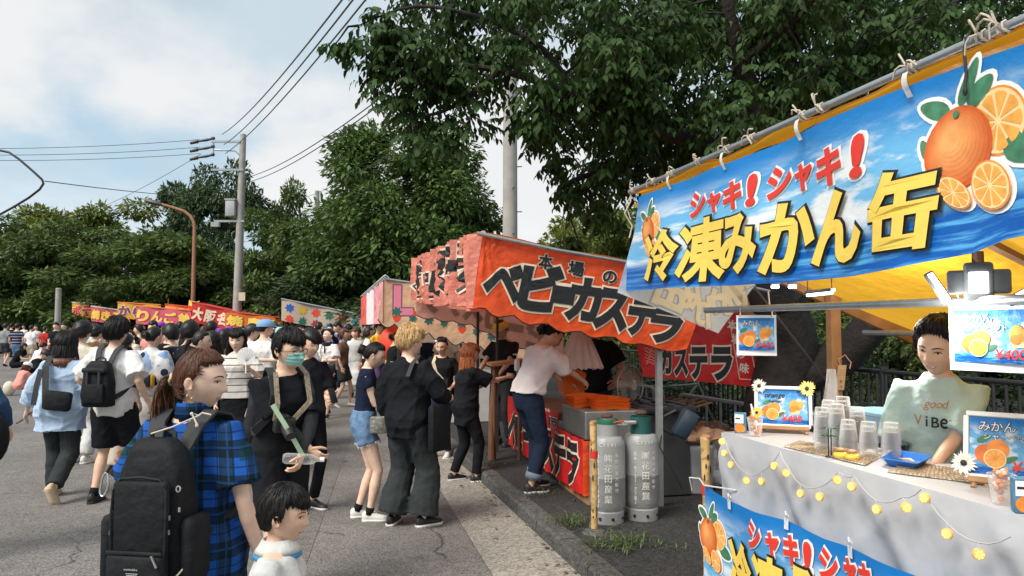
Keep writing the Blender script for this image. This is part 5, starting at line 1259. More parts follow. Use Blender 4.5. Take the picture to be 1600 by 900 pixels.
far_stall('far stall with a blue valance at the left', 24, 488, 46, 2.0, 1.6, 0, .62, [mat('far blue', (.10, .36, .56), .6), WHT, WHT, PIPE], 'かき氷', M_WH, pmat('navy', (.02, .06, .25)), .05, .05)
far_stall('far stall with an orange canopy nearest the short grey post', 58, 490, 46, 1.8, 1.0, 0, .5, [OG, OG, YE, PIPE], '', None, None, .0, .04)
far_stall('far stall with a grey slanting canopy at the left edge', -25, 478, 44, 1.7, 1.6, 0, .5, [mat('far grey', (.30, .33, .36), .6), WHT, mat('far grey', (.3, .33, .36)), PIPE], '', None, None, .0, .30)
# ------------------------------------------------------------------ cherry tree behind the stalls
ctb = S(4.45, 6.75, .10)
ct_ = thing('cherry_tree', 'dark cherry tree whose big leafy boughs hang over the right stalls', 'tree', ctb)
def limb(pts, rad, nm='branch', par=ct_, n=12):
 P_ = [Vector(p) for p in pts]; out, ro = [], []
 for i in range(len(P_) - 1):                       # smooth the path and knot it a little
  p0, p1, p2, p3 = P_[max(i - 1, 0)], P_[i], P_[i + 1], P_[min(i + 2, len(P_) - 1)]
  for k in range(4):
   t = k / 4; q = .5 * ((2 * p1) + (p2 - p0) * t + (2 * p0 - 5 * p1 + 4 * p2 - p3) * t * t + (3 * p1 - p0 - 3 * p2 + p3) * t ** 3)
   r_ = rad[i] + (rad[i + 1] - rad[i]) * t; out.append(q + V(random.uniform(-1, 1), random.uniform(-1, 1), random.uniform(-1, 1)) * r_ * .12); ro.append(r_ * random.uniform(.93, 1.07))
 out.append(P_[-1]); ro.append(rad[-1]); mb = MB(); mb.tube(out, ro, n); obj(nm, mb, BARK, par); return out
px3 = lambda *a: [PD(x, y, d) for x, y, d in a]
limb([ctb + V(0, 0, -.1)] + px3((1222, 600, 7.55), (1230, 530, 7.5), (1215, 470, 7.45), (1205, 400, 7.4)), [.36, .30, .27, .26, .22], 'trunk', n=18)
limb(px3((1250, 590, 7.5), (1310, 560, 7.4), (1365, 510, 7.2), (1430, 450, 7.0), (1520, 340, 6.6), (1600, 200, 6.2), (1640, 60, 6.0)), [.17, .18, .17, .15, .12, .09, .05], n=14)
MAIN = [px3((1205, 400, 7.4), (1195, 280, 7.2), (1180, 170, 7.0), (1158, 100, 6.8), (1140, 20, 6.6), (1120, -90, 6.4)),
  px3((1195, 290, 7.2), (1110, 230, 7.0), (1010, 200, 6.8), (900, 150, 6.6), (780, 110, 6.4), (660, 100, 6.3), (575, 105, 6.3)),
  px3((1195, 300, 7.2), (1120, 260, 7.4), (1020, 270, 7.5), (930, 270, 7.4), (870, 300, 7.3)),
  px3((1158, 100, 6.8), (1230, 40, 6.4), (1290, -20, 6.0)),
  px3((1180, 190, 7.0), (1260, 120, 7.1), (1380, 60, 7.2), (1500, 0, 7.2)),
  px3((900, 150, 6.6), (850, 80, 6.5), (760, 30, 6.4), (650, 10, 6.4), (560, 40, 6.4)),
  px3((780, 110, 6.4), (720, 160, 6.4), (650, 180, 6.4), (600, 130, 6.5)),
  px3((1010, 200, 6.8), (960, 90, 6.7), (940, -30, 6.6)),
  px3((1430, 450, 7.0), (1460, 330, 7.6), (1440, 180, 7.9), (1400, 60, 8.0))]
RADS = [[.20, .15, .11, .08, .055, .03], [.11, .08, .06, .04, .028, .018, .008], [.08, .06, .045, .03, .012], [.05, .035, .02], [.09, .06, .045, .025], [.035, .03, .022, .014, .006], [.028, .02, .012, .005], [.05, .035, .02], [.08, .06, .05, .03]]
SK = []
for pts, rd in zip(MAIN, RADS): SK += [(p, 1) for p in limb(pts, rd, n=9)]
SKP = np.array([tuple(p) for p, _ in SK])
r_ = random.Random(21); CL = []
def fill(poly, n, d0, d1, R0, R1):
 k = 0
 while k < n:
  xs = [p[0] for p in poly]; ys = [p[1] for p in poly]; x, y = r_.uniform(min(xs), max(xs)), r_.uniform(min(ys), max(ys)); ins = False
  for (ax, ay), (bx, by) in zip(poly, poly[1:] + poly[:1]):
   if (ay > y) != (by > y) and x < (bx - ax) * (y - ay) / (by - ay) + ax: ins = not ins
  if ins: d = r_.uniform(d0, d1); CL.append((PD(x, y, d), r_.uniform(R0, R1) * d / 7)); k += 1
fill([(640, -60), (1000, -60), (1000, 160), (900, 150), (760, 125), (660, 100)], 38, 5.9, 7.6, .28, .42)
fill([(600, 40), (680, 60), (760, 170), (700, 190), (600, 110)], 10, 6.1, 6.7, .17, .26)
fill([(960, -60), (1700, -60), (1640, 30), (1250, 170), (1050, 260), (950, 200)], 88, 6.2, 9.0, .36, .52)
fill([(860, 150), (1060, 180), (1040, 260), (960, 290), (880, 260)], 11, 6.8, 8.0, .22, .34)
fill([(870, 250), (1000, 260), (960, 350), (900, 350)], 6, 7.0, 7.8, .15, .24)
fill([(760, 130), (900, 150), (860, 205), (800, 190)], 7, 6.2, 7.0, .16, .26)
fill([(1000, 200), (1400, 60), (1500, 120), (1250, 260), (1080, 330)], 26, 7.2, 9.5, .36, .5)
fill([(560, 30), (640, 30), (640, 80), (580, 110)], 4, 6.2, 6.6, .12, .18)
CL += [(PD(x, y, d), R_) for x, y, d, R_ in ((585, 118, 6.4, .16), (600, 90, 6.4, .17), (560, 62, 6.4, .10), (528, 64, 6.3, .07), (600, 30, 6.4, .15), (650, 215, 6.4, .11), (690, 222, 6.4, .10), (648, 180, 6.5, .13), (700, 190, 6.4, .15), (620, 150, 6.4, .15), (740, 195, 6.4, .13), (870, 245, 7.0, .12), (905, 380, 7.3, .08), (1010, 355, 7.4, .12))]
LP, LD, LN, TW = [], [], [], []
for c, R_ in CL:
 c = Vector(c)
 for k in range(int(10 + 22 * (R_ / .4) ** 2)):
  u_ = V(r_.gauss(0, 1), r_.gauss(0, 1), r_.gauss(0, .7)).normalized(); p = c + u_ * R_ * r_.random() ** .5 * .75
  d = (V(r_.gauss(0, 1), r_.gauss(0, 1), r_.gauss(-.35, .4)) + u_ * .6).normalized(); ln = r_.uniform(.20, .38) * (R_ / .35) ** .4
  n_ = 8; q0 = p; dd = d.copy(); pts = [p]
  for j in range(n_):
   dd = (dd + V(0, 0, -.07)).normalized(); q = q0 + dd * ln / n_; sd_ = dd.cross(V(0, 0, 1)); sd_ = sd_.normalized() if sd_.length > .01 else V(1, 0, 0)
   s_ = 1 if j % 2 else -1; ld = (dd * .55 + sd_ * s_ * .8 + V(0, 0, -.55 - .3 * r_.random())).normalized()
   LP.append(q); LD.append(ld); LN.append((V(0, 0, 1) + V(r_.gauss(0, .35), r_.gauss(0, .35), 0) + dd * .4).normalized()); q0 = q; pts.append(q)
  if k % 5 == 0: TW.append(pts)
LP, LD, LN = (np.array([tuple(x) for x in a]) for a in (LP, LD, LN))
rg = np.random.default_rng(4); LL = rg.uniform(.062, .110, len(LP)); LW = LL * rg.uniform(.38, .50, len(LP))
dist = np.linalg.norm(LP - np.array([0, 0, H]), axis=1); scr = LP[:, 0] / LP[:, 1] * F + 800
first = np.argsort(dist - (scr < 760) * 1.5 - rg.random(len(LP)) * .3)[:290]; rest = np.setdiff1d(np.arange(len(LP)), first)
v, f = leaf_arrays(LP[rest], LD[rest], LN[rest], LL[rest], LW[rest], .35, True)
co_ = bpy.data.objects.new('crown', tri_mesh('crown', v - np.array(ctb), f, LEAFC)); COL.objects.link(co_); co_.parent = ct_; co_['kind'] = 'stuff'
v, f = leaf_arrays(np.zeros((1, 3)), np.array([[0., 1, 0]]), np.array([[0., 0, 1]]), np.array([1.0]), np.array([.45]), .35, True); leafme = tri_mesh('leaf', v, f, LEAFC)
for i in first:
 o = bpy.data.objects.new('leaf', leafme); COL.objects.link(o); o.parent = ct_; y_ = Vector(LD[i]); x_ = y_.cross(Vector(LN[i])).normalized(); z_ = x_.cross(y_)
 o.matrix_local = Matrix.Translation(Vector(LP[i]) - ctb) @ Matrix((x_, y_, z_)).transposed().to_4x4() @ Matrix.Scale(LL[i], 4)
mb = MB()
for pts in TW: mb.tube([pts[0], pts[3], pts[-1]], [.006, .004, .0015], 4)
for c, R_ in CL:
 c = Vector(c); j = int(np.argmin(np.linalg.norm(SKP - np.array(c), axis=1))); q = Vector(SKP[j])
 mb.tube([q, q.lerp(c, .5) + V(0, 0, .06), c, c + (c - q).normalized() * R_ * .5], [.014, .010, .007, .003], 5)
tw = obj('twigs', mb, BARK, ct_); tw['kind'] = 'stuff'; tw.name = 'twig_mass'
# ------------------------------------------------------------------ railing behind, grey barriers, odd things on the pavement
def railing(label, p, q, h, n, m, name='railing', r=.014, top=.022, grp=None):
 p, q = Vector(p), Vector(q); root = thing(name, label, name.replace('_', ' '), p, grp)
 mb = MB(); mb.tube([p + V(0, 0, h), q + V(0, 0, h)], top, 8); obj('top_rail', mb, m, root); mb = MB(); mb.tube([p + V(0, 0, .12), q + V(0, 0, .12)], top * .8, 8); obj('bottom_rail', mb, m, root)
 mb = MB(); mb.tube([(0, 0, .12), (0, 0, h)], r, 6); bar = None
 for k in range(n):
  c = p.lerp(q, k / (n - 1)) - p
  if bar is None: bar = obj('bar', mb, m, root, world=False)
  else: b2 = clone(bar, root); b2.location = c
 for t in (0, .33, .66, 1): mb = MB(); c = p.lerp(q, t); mb.tube([c, c + V(0, 0, h + .05)], r * 1.8, 8); obj('post', mb, m, root)
BLKI = mat('black iron', (.015, .015, .017), .5)
railing('long black iron railing behind the stalls', S(5.3, 3.0, .1), S(4.9, 12.5, .1), 1.18, 84, BLKI)
GALV = mat('barrier grey', (.26, .31, .34), .5, var=.15, scale=9)
def barrier(label, x0, y0, x1, y1, base, n):
 """A hooped pavement barrier; pixel ends of its top rail, on the pavement plane."""
 a = PZ(x0, y0, base + .80); b = PZ(x1, y1, base + .80); root = thing('barrier', label, 'barrier', V(a.x, a.y, base), 'grey pavement barriers'); d = (b - a).normalized()
 mb = MB(); mb.tube([a + V(0, 0, -.8), a + V(0, 0, -.06), a + d * .02 + V(0, 0, -.02), a + d * .07, b - d * .07, b - d * .02 + V(0, 0, -.02), b + V(0, 0, -.06), b + V(0, 0, -.8)], .024, 8); obj('hoop', mb, GALV, root)
 mb = MB(); mb.tube([a + V(0, 0, -.62), b + V(0, 0, -.62)], .018, 8); obj('lower_rail', mb, GALV, root)
 for k in range(n): c = a.lerp(b, (k + 1) / (n + 1)); mb = MB(); mb.tube([c, c + V(0, 0, -.62)], .013, 6); obj('bar', mb, GALV, root)
barrier('grey barrier between the fan and the grey post', 987, 600, 1022, 606, .113, 2)
barrier('grey barrier behind the black machine', 1063, 616, 1200, 637, .113, 5)
barrier('grey barrier beyond the counter end', 1215, 640, 1330, 655, .113, 4)
GASG = mat('gas cylinder grey', (.27, .28, .285), .42, var=.18, scale=7, bump=.15, bscale=30, metal=0)
def cylinder(label, base, r, hb, htot, ring, text_rot):
 root = thing('gas_cylinder', label, 'gas cylinder', base, 'gas cylinders')
 mb = MB(); mb.lathe([(r * .90, .0), (r * .92, .09), (r * .86, .10), (r * .90, .115), (r, .16), (r, hb * .52), (r * 1.012, hb * .525), (r * 1.012, hb * .535), (r, hb * .54), (r, hb - .075), (r * .96, hb - .04), (r * .82, hb - .008), (r * .55, hb + .006), (.02, hb + .008)], base, 32); obj('tank', mb, GASG, root)
 for k in range(8):
  a = k * .785 + .2; mb = MB(); c = base + V(math.cos(a), math.sin(a), 0) * r * .905 + V(0, 0, .045); mb.tube([c, c + V(math.cos(a), math.sin(a), 0) * .008], .013, 8); obj('drain_hole', mb, BLKI, root)
 mb = MB(); rr = r * .60
 for k in range(22):
  a0, a1 = k / 24 * 6.283 + .5, (k + 1) / 24 * 6.283 + .5; mb.loft([[base + V(math.cos(a) * q, math.sin(a) * q, z) for a, q, z in ((a_, rr, hb - .01), (a_, rr, htot), (a_, rr - .006, htot), (a_, rr - .006, hb - .01))] for a_ in (a0, a1)])
 obj('guard_collar', mb, GASG if ring == 'grey' else mat('collar green', (.01, .075, .07), .5, var=.25, scale=9), root)
 if ring == 'grey': mb = MB(); mb.lathe([(rr + .004, htot - .03), (rr + .006, htot - .015), (rr + .004, htot + .004), (rr - .004, htot + .004)], base, 24, cap=False); obj('green_band', mb, mat('band green', (.01, .14, .06), .45), root)
 mb = MB(); mb.tube([base + V(0, 0, hb), base + V(0, 0, hb + .09)], [.022, .018], 10); mb.box(base + V(0, 0, hb + .07), (.12, .04, .04), bev=.006); mb.ell(base + V(0, 0, htot + .03), (.055, .055, .022), n=10, k=6); obj('valve', mb, mat('valve brown', (.10, .05, .035), .55), root)
 g_, n_ = MB(), Vector(base); th0 = math.atan2(-n_.y, -n_.x) + text_rot
 def wrap(col, ch, z, size, mbx):
  vs, fs = glyph(ch, .015); lo, hi = gbox(ch); cx, cy = (lo + hi) / 2
  mbx.add([base + V(math.cos(th0 + (col + (x - cx) * size) / r) * (r + .002), math.sin(th0 + (col + (x - cx) * size) / r) * (r + .002), z + (y - cy) * size) for x, y, _ in vs], fs)
 for col, txt, size, zt, st in ((0.0, '㈱花田産業', .068, hb - .16, .083), (-.085, '06-6721-7781', .034, hb - .15, .036), (.072, '大阪府東大阪市', .034, hb - .14, .047)):
  for k, ch in enumerate(txt): wrap(col, ch, zt - k * st, size * (1.25 if ch.isdigit() else 1), g_)
 for k, ch in enumerate('C1210' if ring != 'grey' else 'C1141'): wrap(-.06 + k * .03, ch, hb - .055, .04, g_)
 obj('lettering', g_, mat('stencil white', (.66, .66, .64), .7, var=.2, scale=40), root, smooth=False)
c1, c2 = S(2.215, 5.83, .113), S(2.53, 5.86, .113)
cylinder('grey gas cylinder with a green band, next to the yellow post', c1, .148, .70, .835, 'grey', .05)
cylinder('grey gas cylinder with dark green collar, standing on the far side of its twin', c2, .150, .705, .85, 'green', .25)
mb = MB(); a, b = c1 + V(.02, -.05, .80), c2 + V(-.06, -.05, .80); mb.tube([a, a.lerp(b, .5) + V(0, -.02, -.01), b], .011, 8); mb.box(a.lerp(b, .75) + V(0, -.02, .01), (.12, .03, .03), bev=.004); thing1('gas_regulator', mb, mat('regulator', (.5, .5, .5), .35, metal=.7), 'pale pipe regulator linking the two gas cylinders', 'regulator')
mb = MB(); mb.tube([a + V(.02, -.03, .02), a.lerp(b, .5) + V(0, -.03, .025), b + V(-.1, -.03, .02)], .008, 6); thing1('gas_hose', mb, mat('hose orange', (.55, .10, .03), .5), 'orange gas hose lying on the regulator pipe', 'hose')
def ypost(label, p, h, band):
 root = thing('yellow_post', label, 'post', p, 'worn yellow posts'); m_ = speckle('worn yellow paint %d' % int(band * 100), (.50, .33, .14), .35, 25, .3, .7)
 mb = MB(); mb.tube([p + V(0, 0, -.01), p + V(.004, 0, h * .5), p + V(-.006, 0, h)], [.027, .026, .028], 12); obj('pole', mb, m_, root)
 mb = MB(); mb.tube([p + V(0, 0, band), p + V(0, 0, band + .055)], .0305, 14); obj('red_tape', mb, mat('tape red', (.60, .03, .02), .4), root)
 mb = MB(); mb.tube([p + V(0, 0, h), p + V(0, 0, h + .012)], [.030, .022], 12); obj('rusty_top', mb, RUST, root)
 rr = random.Random(int(h * 100))
 for k in range(9):
  a = rr.uniform(-2.6, -.6); z = rr.uniform(.12, h - .1); mb = MB(); c = p + V(math.cos(a) * .0265, math.sin(a) * .0265, z); mb.ell(c, (.006, .004, rr.uniform(.01, .03)), n=6, k=4); obj('paint_chip', mb, BLKI, root)
 mb = MB(); mb.lathe([(.11, -.01), (.085, .02), (.03, .035)], p, 12); obj('mortar_foot', mb, KERB, root)
ypost('worn yellow post with red tape beside the gas cylinders', S(1.99, 5.53, .113), .86, .58)
yp2 = PZ(1103, 682, 1.08); ypost('worn yellow post with red tape holding the lower blue banner', V(yp2.x, yp2.y, .113), .965, .63)
# things on the pavement between the stalls
def on(px, py, z=.113): return PZ(px, py, z)
p = on(1085, 768); root = thing('bucket', 'grey lidded bin under brown paper behind the second gas cylinder', 'bin', p)
mb = MB(); mb.lathe([(.15, 0), (.17, .02), (.19, .40), (.20, .42), (.20, .45), (.18, .45)], p, 24); obj('body', mb, mat('bin grey', (.30, .31, .32), .45, var=.1), root)
mb = MB(); mb.lathe([(.20, .45), (.19, .47), (.05, .49)], p, 24); obj('lid', mb, mat('bin grey', (.3, .3, .3)), root)
def crumple(label, p, sz, m, name, cat, seed, n=26, k=14):
 rr = random.Random(seed); ph = [rr.random() * 6 for _ in range(8)]; mb = MB(); rings = []
 for j in range(k):
  f_ = (-.5 + (j + .02) / (k - .96)) * math.pi; ring = []
  for i in range(n):
   t = 6.283 * i / n; q = 1 + .12 * math.sin(3 * t + ph[0] + 2 * f_) + .09 * math.sin(5 * t - 3 * f_ + ph[1]) + .06 * math.sin(9 * t + 7 * f_ + ph[2]) + .05 * rr.uniform(-1, 1)
   ring.append(p + V(sz[0] * math.cos(t) * math.cos(f_) ** .7 * q, sz[1] * math.sin(t) * math.cos(f_) ** .7 * q, max(.0, sz[2] * (1 + math.sin(f_)) * q)))
  rings.append(ring)
 mb.loft(rings); thing1(name, mb, m, label, cat)
PAPER = mat('kraft paper', (.36, .20, .115), .8, var=.15, scale=8, wr=.5, wscale=14)
crumple('crumpled brown paper sack spread on the grey bin', on(1085, 768) + V(0, .0, .47), (.27, .22, .07), PAPER, 'paper_sack', 'paper sack', 3)
crumple('white plastic bag on the ground by the second yellow post', on(1128, 760), (.22, .2, .22), WHITEP, 'plastic_bag', 'bag', 5)
crumple('pale plastic sack slumped behind the second gas cylinder', on(1058, 752), (.24, .2, .19), mat('sack grey', (.42, .42, .42), .4, wr=.5, wscale=12), 'plastic_sack', 'sack', 8)
crumple('brown paper sack lying behind the bin', on(1120, 735) + V(0, .1, .3), (.22, .2, .10), PAPER, 'paper_sack', 'paper sack', 11)
p = on(1052, 740); root = thing('wooden_crate', 'pale wooden crate behind the second gas cylinder', 'crate', p)
for zz_, yy in ((.1, -.16), (.22, -.16), (.34, -.16), (.1, .16), (.22, .16), (.34, .16)): mb = MB(); mb.box(p + V(0, yy, zz_ + .1), (.42, .015, .10)); obj('slat', mb, WOOD, root, smooth=False)
for xx in (-.2, .2): mb = MB(); mb.box(p + V(xx, 0, .30), (.016, .3, .40)); obj('side_panel', mb, WOOD, root, smooth=False)
p = PD(1070, 662, 6.7); root = thing('power_tool', 'dark blue power tool standing on the paper sacks', 'power tool', p)
mb = MB(); mb.box(p, (.15, .16, .26), (V(.85, 0, -.5).normalized(), V(0, 1, 0), V(.5, 0, .85).normalized()), bev=.03); obj('body', mb, mat('tool navy', (.02, .035, .055), .4), root)
mb = MB(); mb.tube([p + V(-.08, 0, .12), p + V(-.2, 0, .06), p + V(-.20, 0, -.04), p + V(-.1, 0, -.1)], .018, 8); obj('handle', mb, BLKI, root)
mb = MB(); mb.tube([p + V(-.2, 0, -.02), p + V(-.24, -.05, -.2), p + V(-.12, -.1, -.42), p + V(-.05, -.1, -.56)], .007, 6); obj('cord', mb, BLKI, root)
# the griddle, trays, wooden pole, shelf
GR = S(CU + .35, 6.62, .95)
for (x, y, z, lb) in ((CU + .16, 6.78, .955, 'orange plastic bag stack on the griddle cabinet'), (CU + .30, 6.55, .95, 'flat orange tray at the near end of the griddle cabinet'), (CU + .20, 7.35, 1.02, 'upright orange bag bundle behind the griddle cabinet')):
 p = S(x, y, z); root = thing('orange_tray', lb, 'tray', p, 'orange trays'); up_ = 'upright' in lb
 for k in range(3 if not up_ else 1):
  mb = MB(); w2, l2, h2 = (.34, .28, .045) if not up_ else (.25, .22, .22); q = p + V(0, 0, k * .03)
  ring = lambda sx, zz2: [q + RU * a * sx * w2 / 2 + RV * b * sx * l2 / 2 + V(0, 0, zz2 + .012 * math.sin(a * 3 + b * 5 + k)) for a, b in ((-1, -1), (0, -1.04), (1, -1), (1.04, 0), (1, 1), (0, 1.04), (-1, 1), (-1.04, 0))]
  mb.loft([ring(.86, 0), ring(1, h2), ring(1.05, h2), ring(.96, h2 * .9), ring(.84, .01)]); obj('tray', mb, mat('bright orange plastic', (.85, .16, .02), .35, trans=.2), root)
for k, (u0, v0, ln) in enumerate([(2.95, 7.0, .5), (3.05, 6.7, .55)]):
 p = S(u0, v0, .93); root = thing('castella_griddle', ['row of black castella moulds beyond the orange trays', 'black griddle bank in front of the bag seller'][k], 'griddle', p)
 mb = MB(); mb.box(p, (.6, ln, .06), SAX, bev=.01); obj('plate', mb, mat('cast iron', (.02, .02, .022), .45), root)
 for i in range(4):
  for j in range(4): mb = MB(); mb.ell(p + RU * (-.22 + .145 * i) + RV * (-.18 + .12 * j) + V(0, 0, .03), (.04, .04, .02), n=10, k=5); obj('mould', mb, mat('cast iron', (.02, .02, .022)), root)
 mb = MB(); mb.box(p - V(0, 0, .42), (.5, ln * .8, .76), SAX); obj('stand', mb, DARKM, root, smooth=False)
 for i in range(3): mb = MB(); q = p + RU * (.3) + RV * (-.15 + .15 * i); mb.tube([q, q + RU * .22 + V(0, 0, .05)], .012, 8); obj('handle', mb, WOODD, root)
p = on(768, 720); mb = MB(); mb.tube([p, p + V(-.0, .1, .55), p + V(.05, .25, 1.15)], [.045, .04, .036], 10); thing1('wooden_pole', mb, WOODD, 'leaning wooden pole beside the red haired woman', 'pole')
p = PD(792, 566, 8.9); root = thing('wooden_shelf', 'wooden shelf board with a pump bottle at the far stall corner', 'shelf', V(p.x, p.y, .113))
mb = MB(); mb.box(p + V(0, 0, 0), (.44, .36, .035), (V(.95, .2, .1).normalized(), V(-.2, .95, 0).normalized(), V(-.1, 0, .99).normalized())); obj('board', mb, WOOD, root, smooth=False)
for xx in (-.15, .15): mb = MB(); mb.tube([p + V(xx, 0, 0), V(p.x + xx, p.y, .113)], .022, 8); obj('leg', mb, WOODD, root)
p = PD(808, 571, 8.7); root = thing('pump_bottle', 'white pump bottle in the hand beside the wooden shelf', 'bottle', p + V(0, 0, -.06))
mb = MB(); mb.lathe([(.03, -.06), (.034, -.04), (.034, .04), (.02, .07), (.012, .08)], p, 14); obj('body', mb, M_WH, root); mb = MB(); mb.tube([p + V(0, 0, .08), p + V(0, 0, .13), p + V(-.05, 0, .13)], .009, 6); obj('pump', mb, M_WH, root)
p = PD(906, 512, 7.3); root = thing('bag_bundle', 'bundle of thin white carrier bags hanging from the orange canopy', 'carrier bags', p + V(0, 0, -.4)); BAGM = mat('carrier bag', (.66, .54, .49), .5, var=.08, wr=.35, wscale=14, trans=.35)
for k in range(11):
 a = k * .571; mb = MB(); rr = random.Random(k)
 def bagf(s, t):
  w_ = .03 + .115 * (t ** .75); an = a + (s - .5) * .62; r2 = w_ * (1 + .10 * math.sin(s * 9 + k) * t); return p + V(math.cos(an) * r2 * 1.5, math.sin(an) * r2 * .9, -.40 * t + .012 * math.sin(s * 12 + k) * t)
 mb.grid(bagf, 8, 8); obj('bag', mb, BAGM, root)
p = PD(985, 603, 7.6); root = thing('electric_fan', 'round electric fan with wire guard behind the griddle', 'fan', V(p.x, p.y, .113)); ax = (V(.75, .65, 0), V(0, 0, 1), V(.65, -.75, 0))
WG = mat('fan wire', (.50, .48, .44), .4, metal=.4)
def circ(c, r, off, n=28): return [c + ax[0] * r * math.cos(6.283 * k / n) + ax[1] * r * math.sin(6.283 * k / n) + ax[2] * off for k in range(n + 1)]
mb = MB(); mb.tube(circ(p, .205, 0), .008, 6); obj('guard_ring', mb, WG, root)
mb = MB();
for k in range(40): a = k * .157; mb.tube([p + ax[2] * .05 + ax[0] * .03 * math.cos(a) + ax[1] * .03 * math.sin(a), p + ax[2] * .045 + ax[0] * .14 * math.cos(a) + ax[1] * .14 * math.sin(a), p + ax[0] * .205 * math.cos(a) + ax[1] * .205 * math.sin(a)], .0018, 3)
g1 = obj('wire_guard', mb, WG, root); g1['kind'] = 'stuff'
for k in range(4): a = k * 1.571; mb = MB(); mb.grid(lambda s, t: p + ax[0] * (.03 + .14 * s) * math.cos(a + t * 1.0) + ax[1] * (.03 + .14 * s) * math.sin(a + t * 1.0) + ax[2] * (.02 - .04 * t), 4, 4); obj('blade', mb, mat('fan blade', (.45, .42, .36), .35, trans=.4), root)
mb = MB(); mb.tube([p + ax[2] * .055, p - ax[2] * .12], [.04, .06], 12); obj('motor', mb, mat('fan cream', (.55, .48, .38), .4), root)
mb = MB(); q = V(p.x, p.y, .113) - ax[2] * .08; mb.tube([q, V(q.x, q.y, p.z - .02)], .016, 8); mb.lathe([(.16, 0), (.15, .03), (.02, .04)], q, 16); obj('stand', mb, mat('fan cream', (.5, .5, .4)), root)
p = PD(945, 604, 9.5); q = V(p.x + .5, p.y + .4, .113); root = thing('bicycle', 'grey bicycle parked behind the electric fan', 'bicycle', q)
for cx_ in (0, 1.02):
 c = q + V(cx_, .1 * cx_, .33); mb = MB(); mb.tube([c + V(.32 * math.cos(t), .03 * math.cos(t), .32 * math.sin(t)) for t in np.linspace(0, 6.283, 29)], .016, 6); w1 = obj('wheel', mb, BLKI, root)
 for k in range(12): t = k * .524; mb = MB(); mb.tube([c, c + V(.31 * math.cos(t), .03 * math.cos(t), .31 * math.sin(t))], .0025, 3); obj('spoke', mb, STEEL, w1)
mb = MB(); A_, B_, C_, D_, E_ = (q + V(*x) for x in ((0, 0, .33), (.40, .04, .30), (.32, .03, .78), (.82, .08, .82), (1.02, .1, .33)))
for pr in ((A_, B_), (B_, C_), (A_, C_), (C_, D_), (B_, D_), (D_, E_)): mb.tube(pr, .015, 6)
obj('frame', mb, STEEL, root); mb = MB(); mb.tube([D_, D_ + V(-.02, 0, .16), D_ + V(-.05, .22, .2)], .012, 6); mb.tube([D_ + V(-.02, 0, .16), D_ + V(-.05, -.22, .2)], .012, 6); obj('handlebar', mb, STEEL, root); mb = MB(); mb.ell(C_ + V(-.03, 0, .08), (.13, .07, .03), n=10, k=6); obj('saddle', mb, BLKI, root)
# weeds at the kerb
def weed(label, p, n, ln, seed):
 rr = np.random.default_rng(seed); a = rr.random(n) * 6.283; o_ = np.stack([np.cos(a), np.sin(a), np.zeros(n)], 1); d = unit(o_ * rr.uniform(.3, 1.2, (n, 1)) + np.array([0, 0, 1.0]))
 pos = rr.normal(0, .05, (n, 3)) * np.array([1.6, 1.6, 0]); L_ = rr.uniform(.4, 1, n) * ln
 v1, f1 = leaf_arrays(pos, d, unit(np.array([0, 0, .6]) - o_), L_ * .55, np.full(n, .010), .2)
 d2 = unit(d + np.array([0, 0, -.75]) + o_ * .3); v2, f2 = leaf_arrays(pos + d * L_[:, None] * .42, d2, unit(np.array([0, 0, .8]) + o_ * .2), L_ * .55, np.full(n, .010), .2)
 o = bpy.data.objects.new('weed_tuft', tri_mesh('weed_tuft', np.concatenate([v1, v2]), np.concatenate([f1, f2 + len(v1)]), mat('weed', (.085, .13, .035), .6, var=.4, scale=9, island=.4, trans=.2))); COL.objects.link(o); o.location = p
 tag(o, label, 'weeds', 'weed tufts on the kerb', 'stuff')
for x, y, n, ln, lb, sd in ((893, 820, 70, .24, 'dense weed tuft growing by the orange skirt', 1), (965, 858, 60, .16, 'low weed tuft in front of the gas cylinders', 2), (985, 850, 46, .22, 'taller weed tuft behind the low one on the pavement', 3), (935, 855, 40, .15, 'small weed tuft nearest the kerb edge', 4), (838, 775, 24, .20, 'thin weed behind the black shoes', 5), (940, 806, 16, .14, 'sprig by the foot of the banded gas cylinder', 6), (1030, 855, 22, .10, 'dry weeds trailing toward the blue banner', 7), (768, 728, 24, .12, 'weeds at the foot of the wooden pole', 8), (577, 612, 40, .2, 'grass tuft at the far kerb corner', 9)):
 weed(lb, PZ(x, y, .113), n, ln, sd)
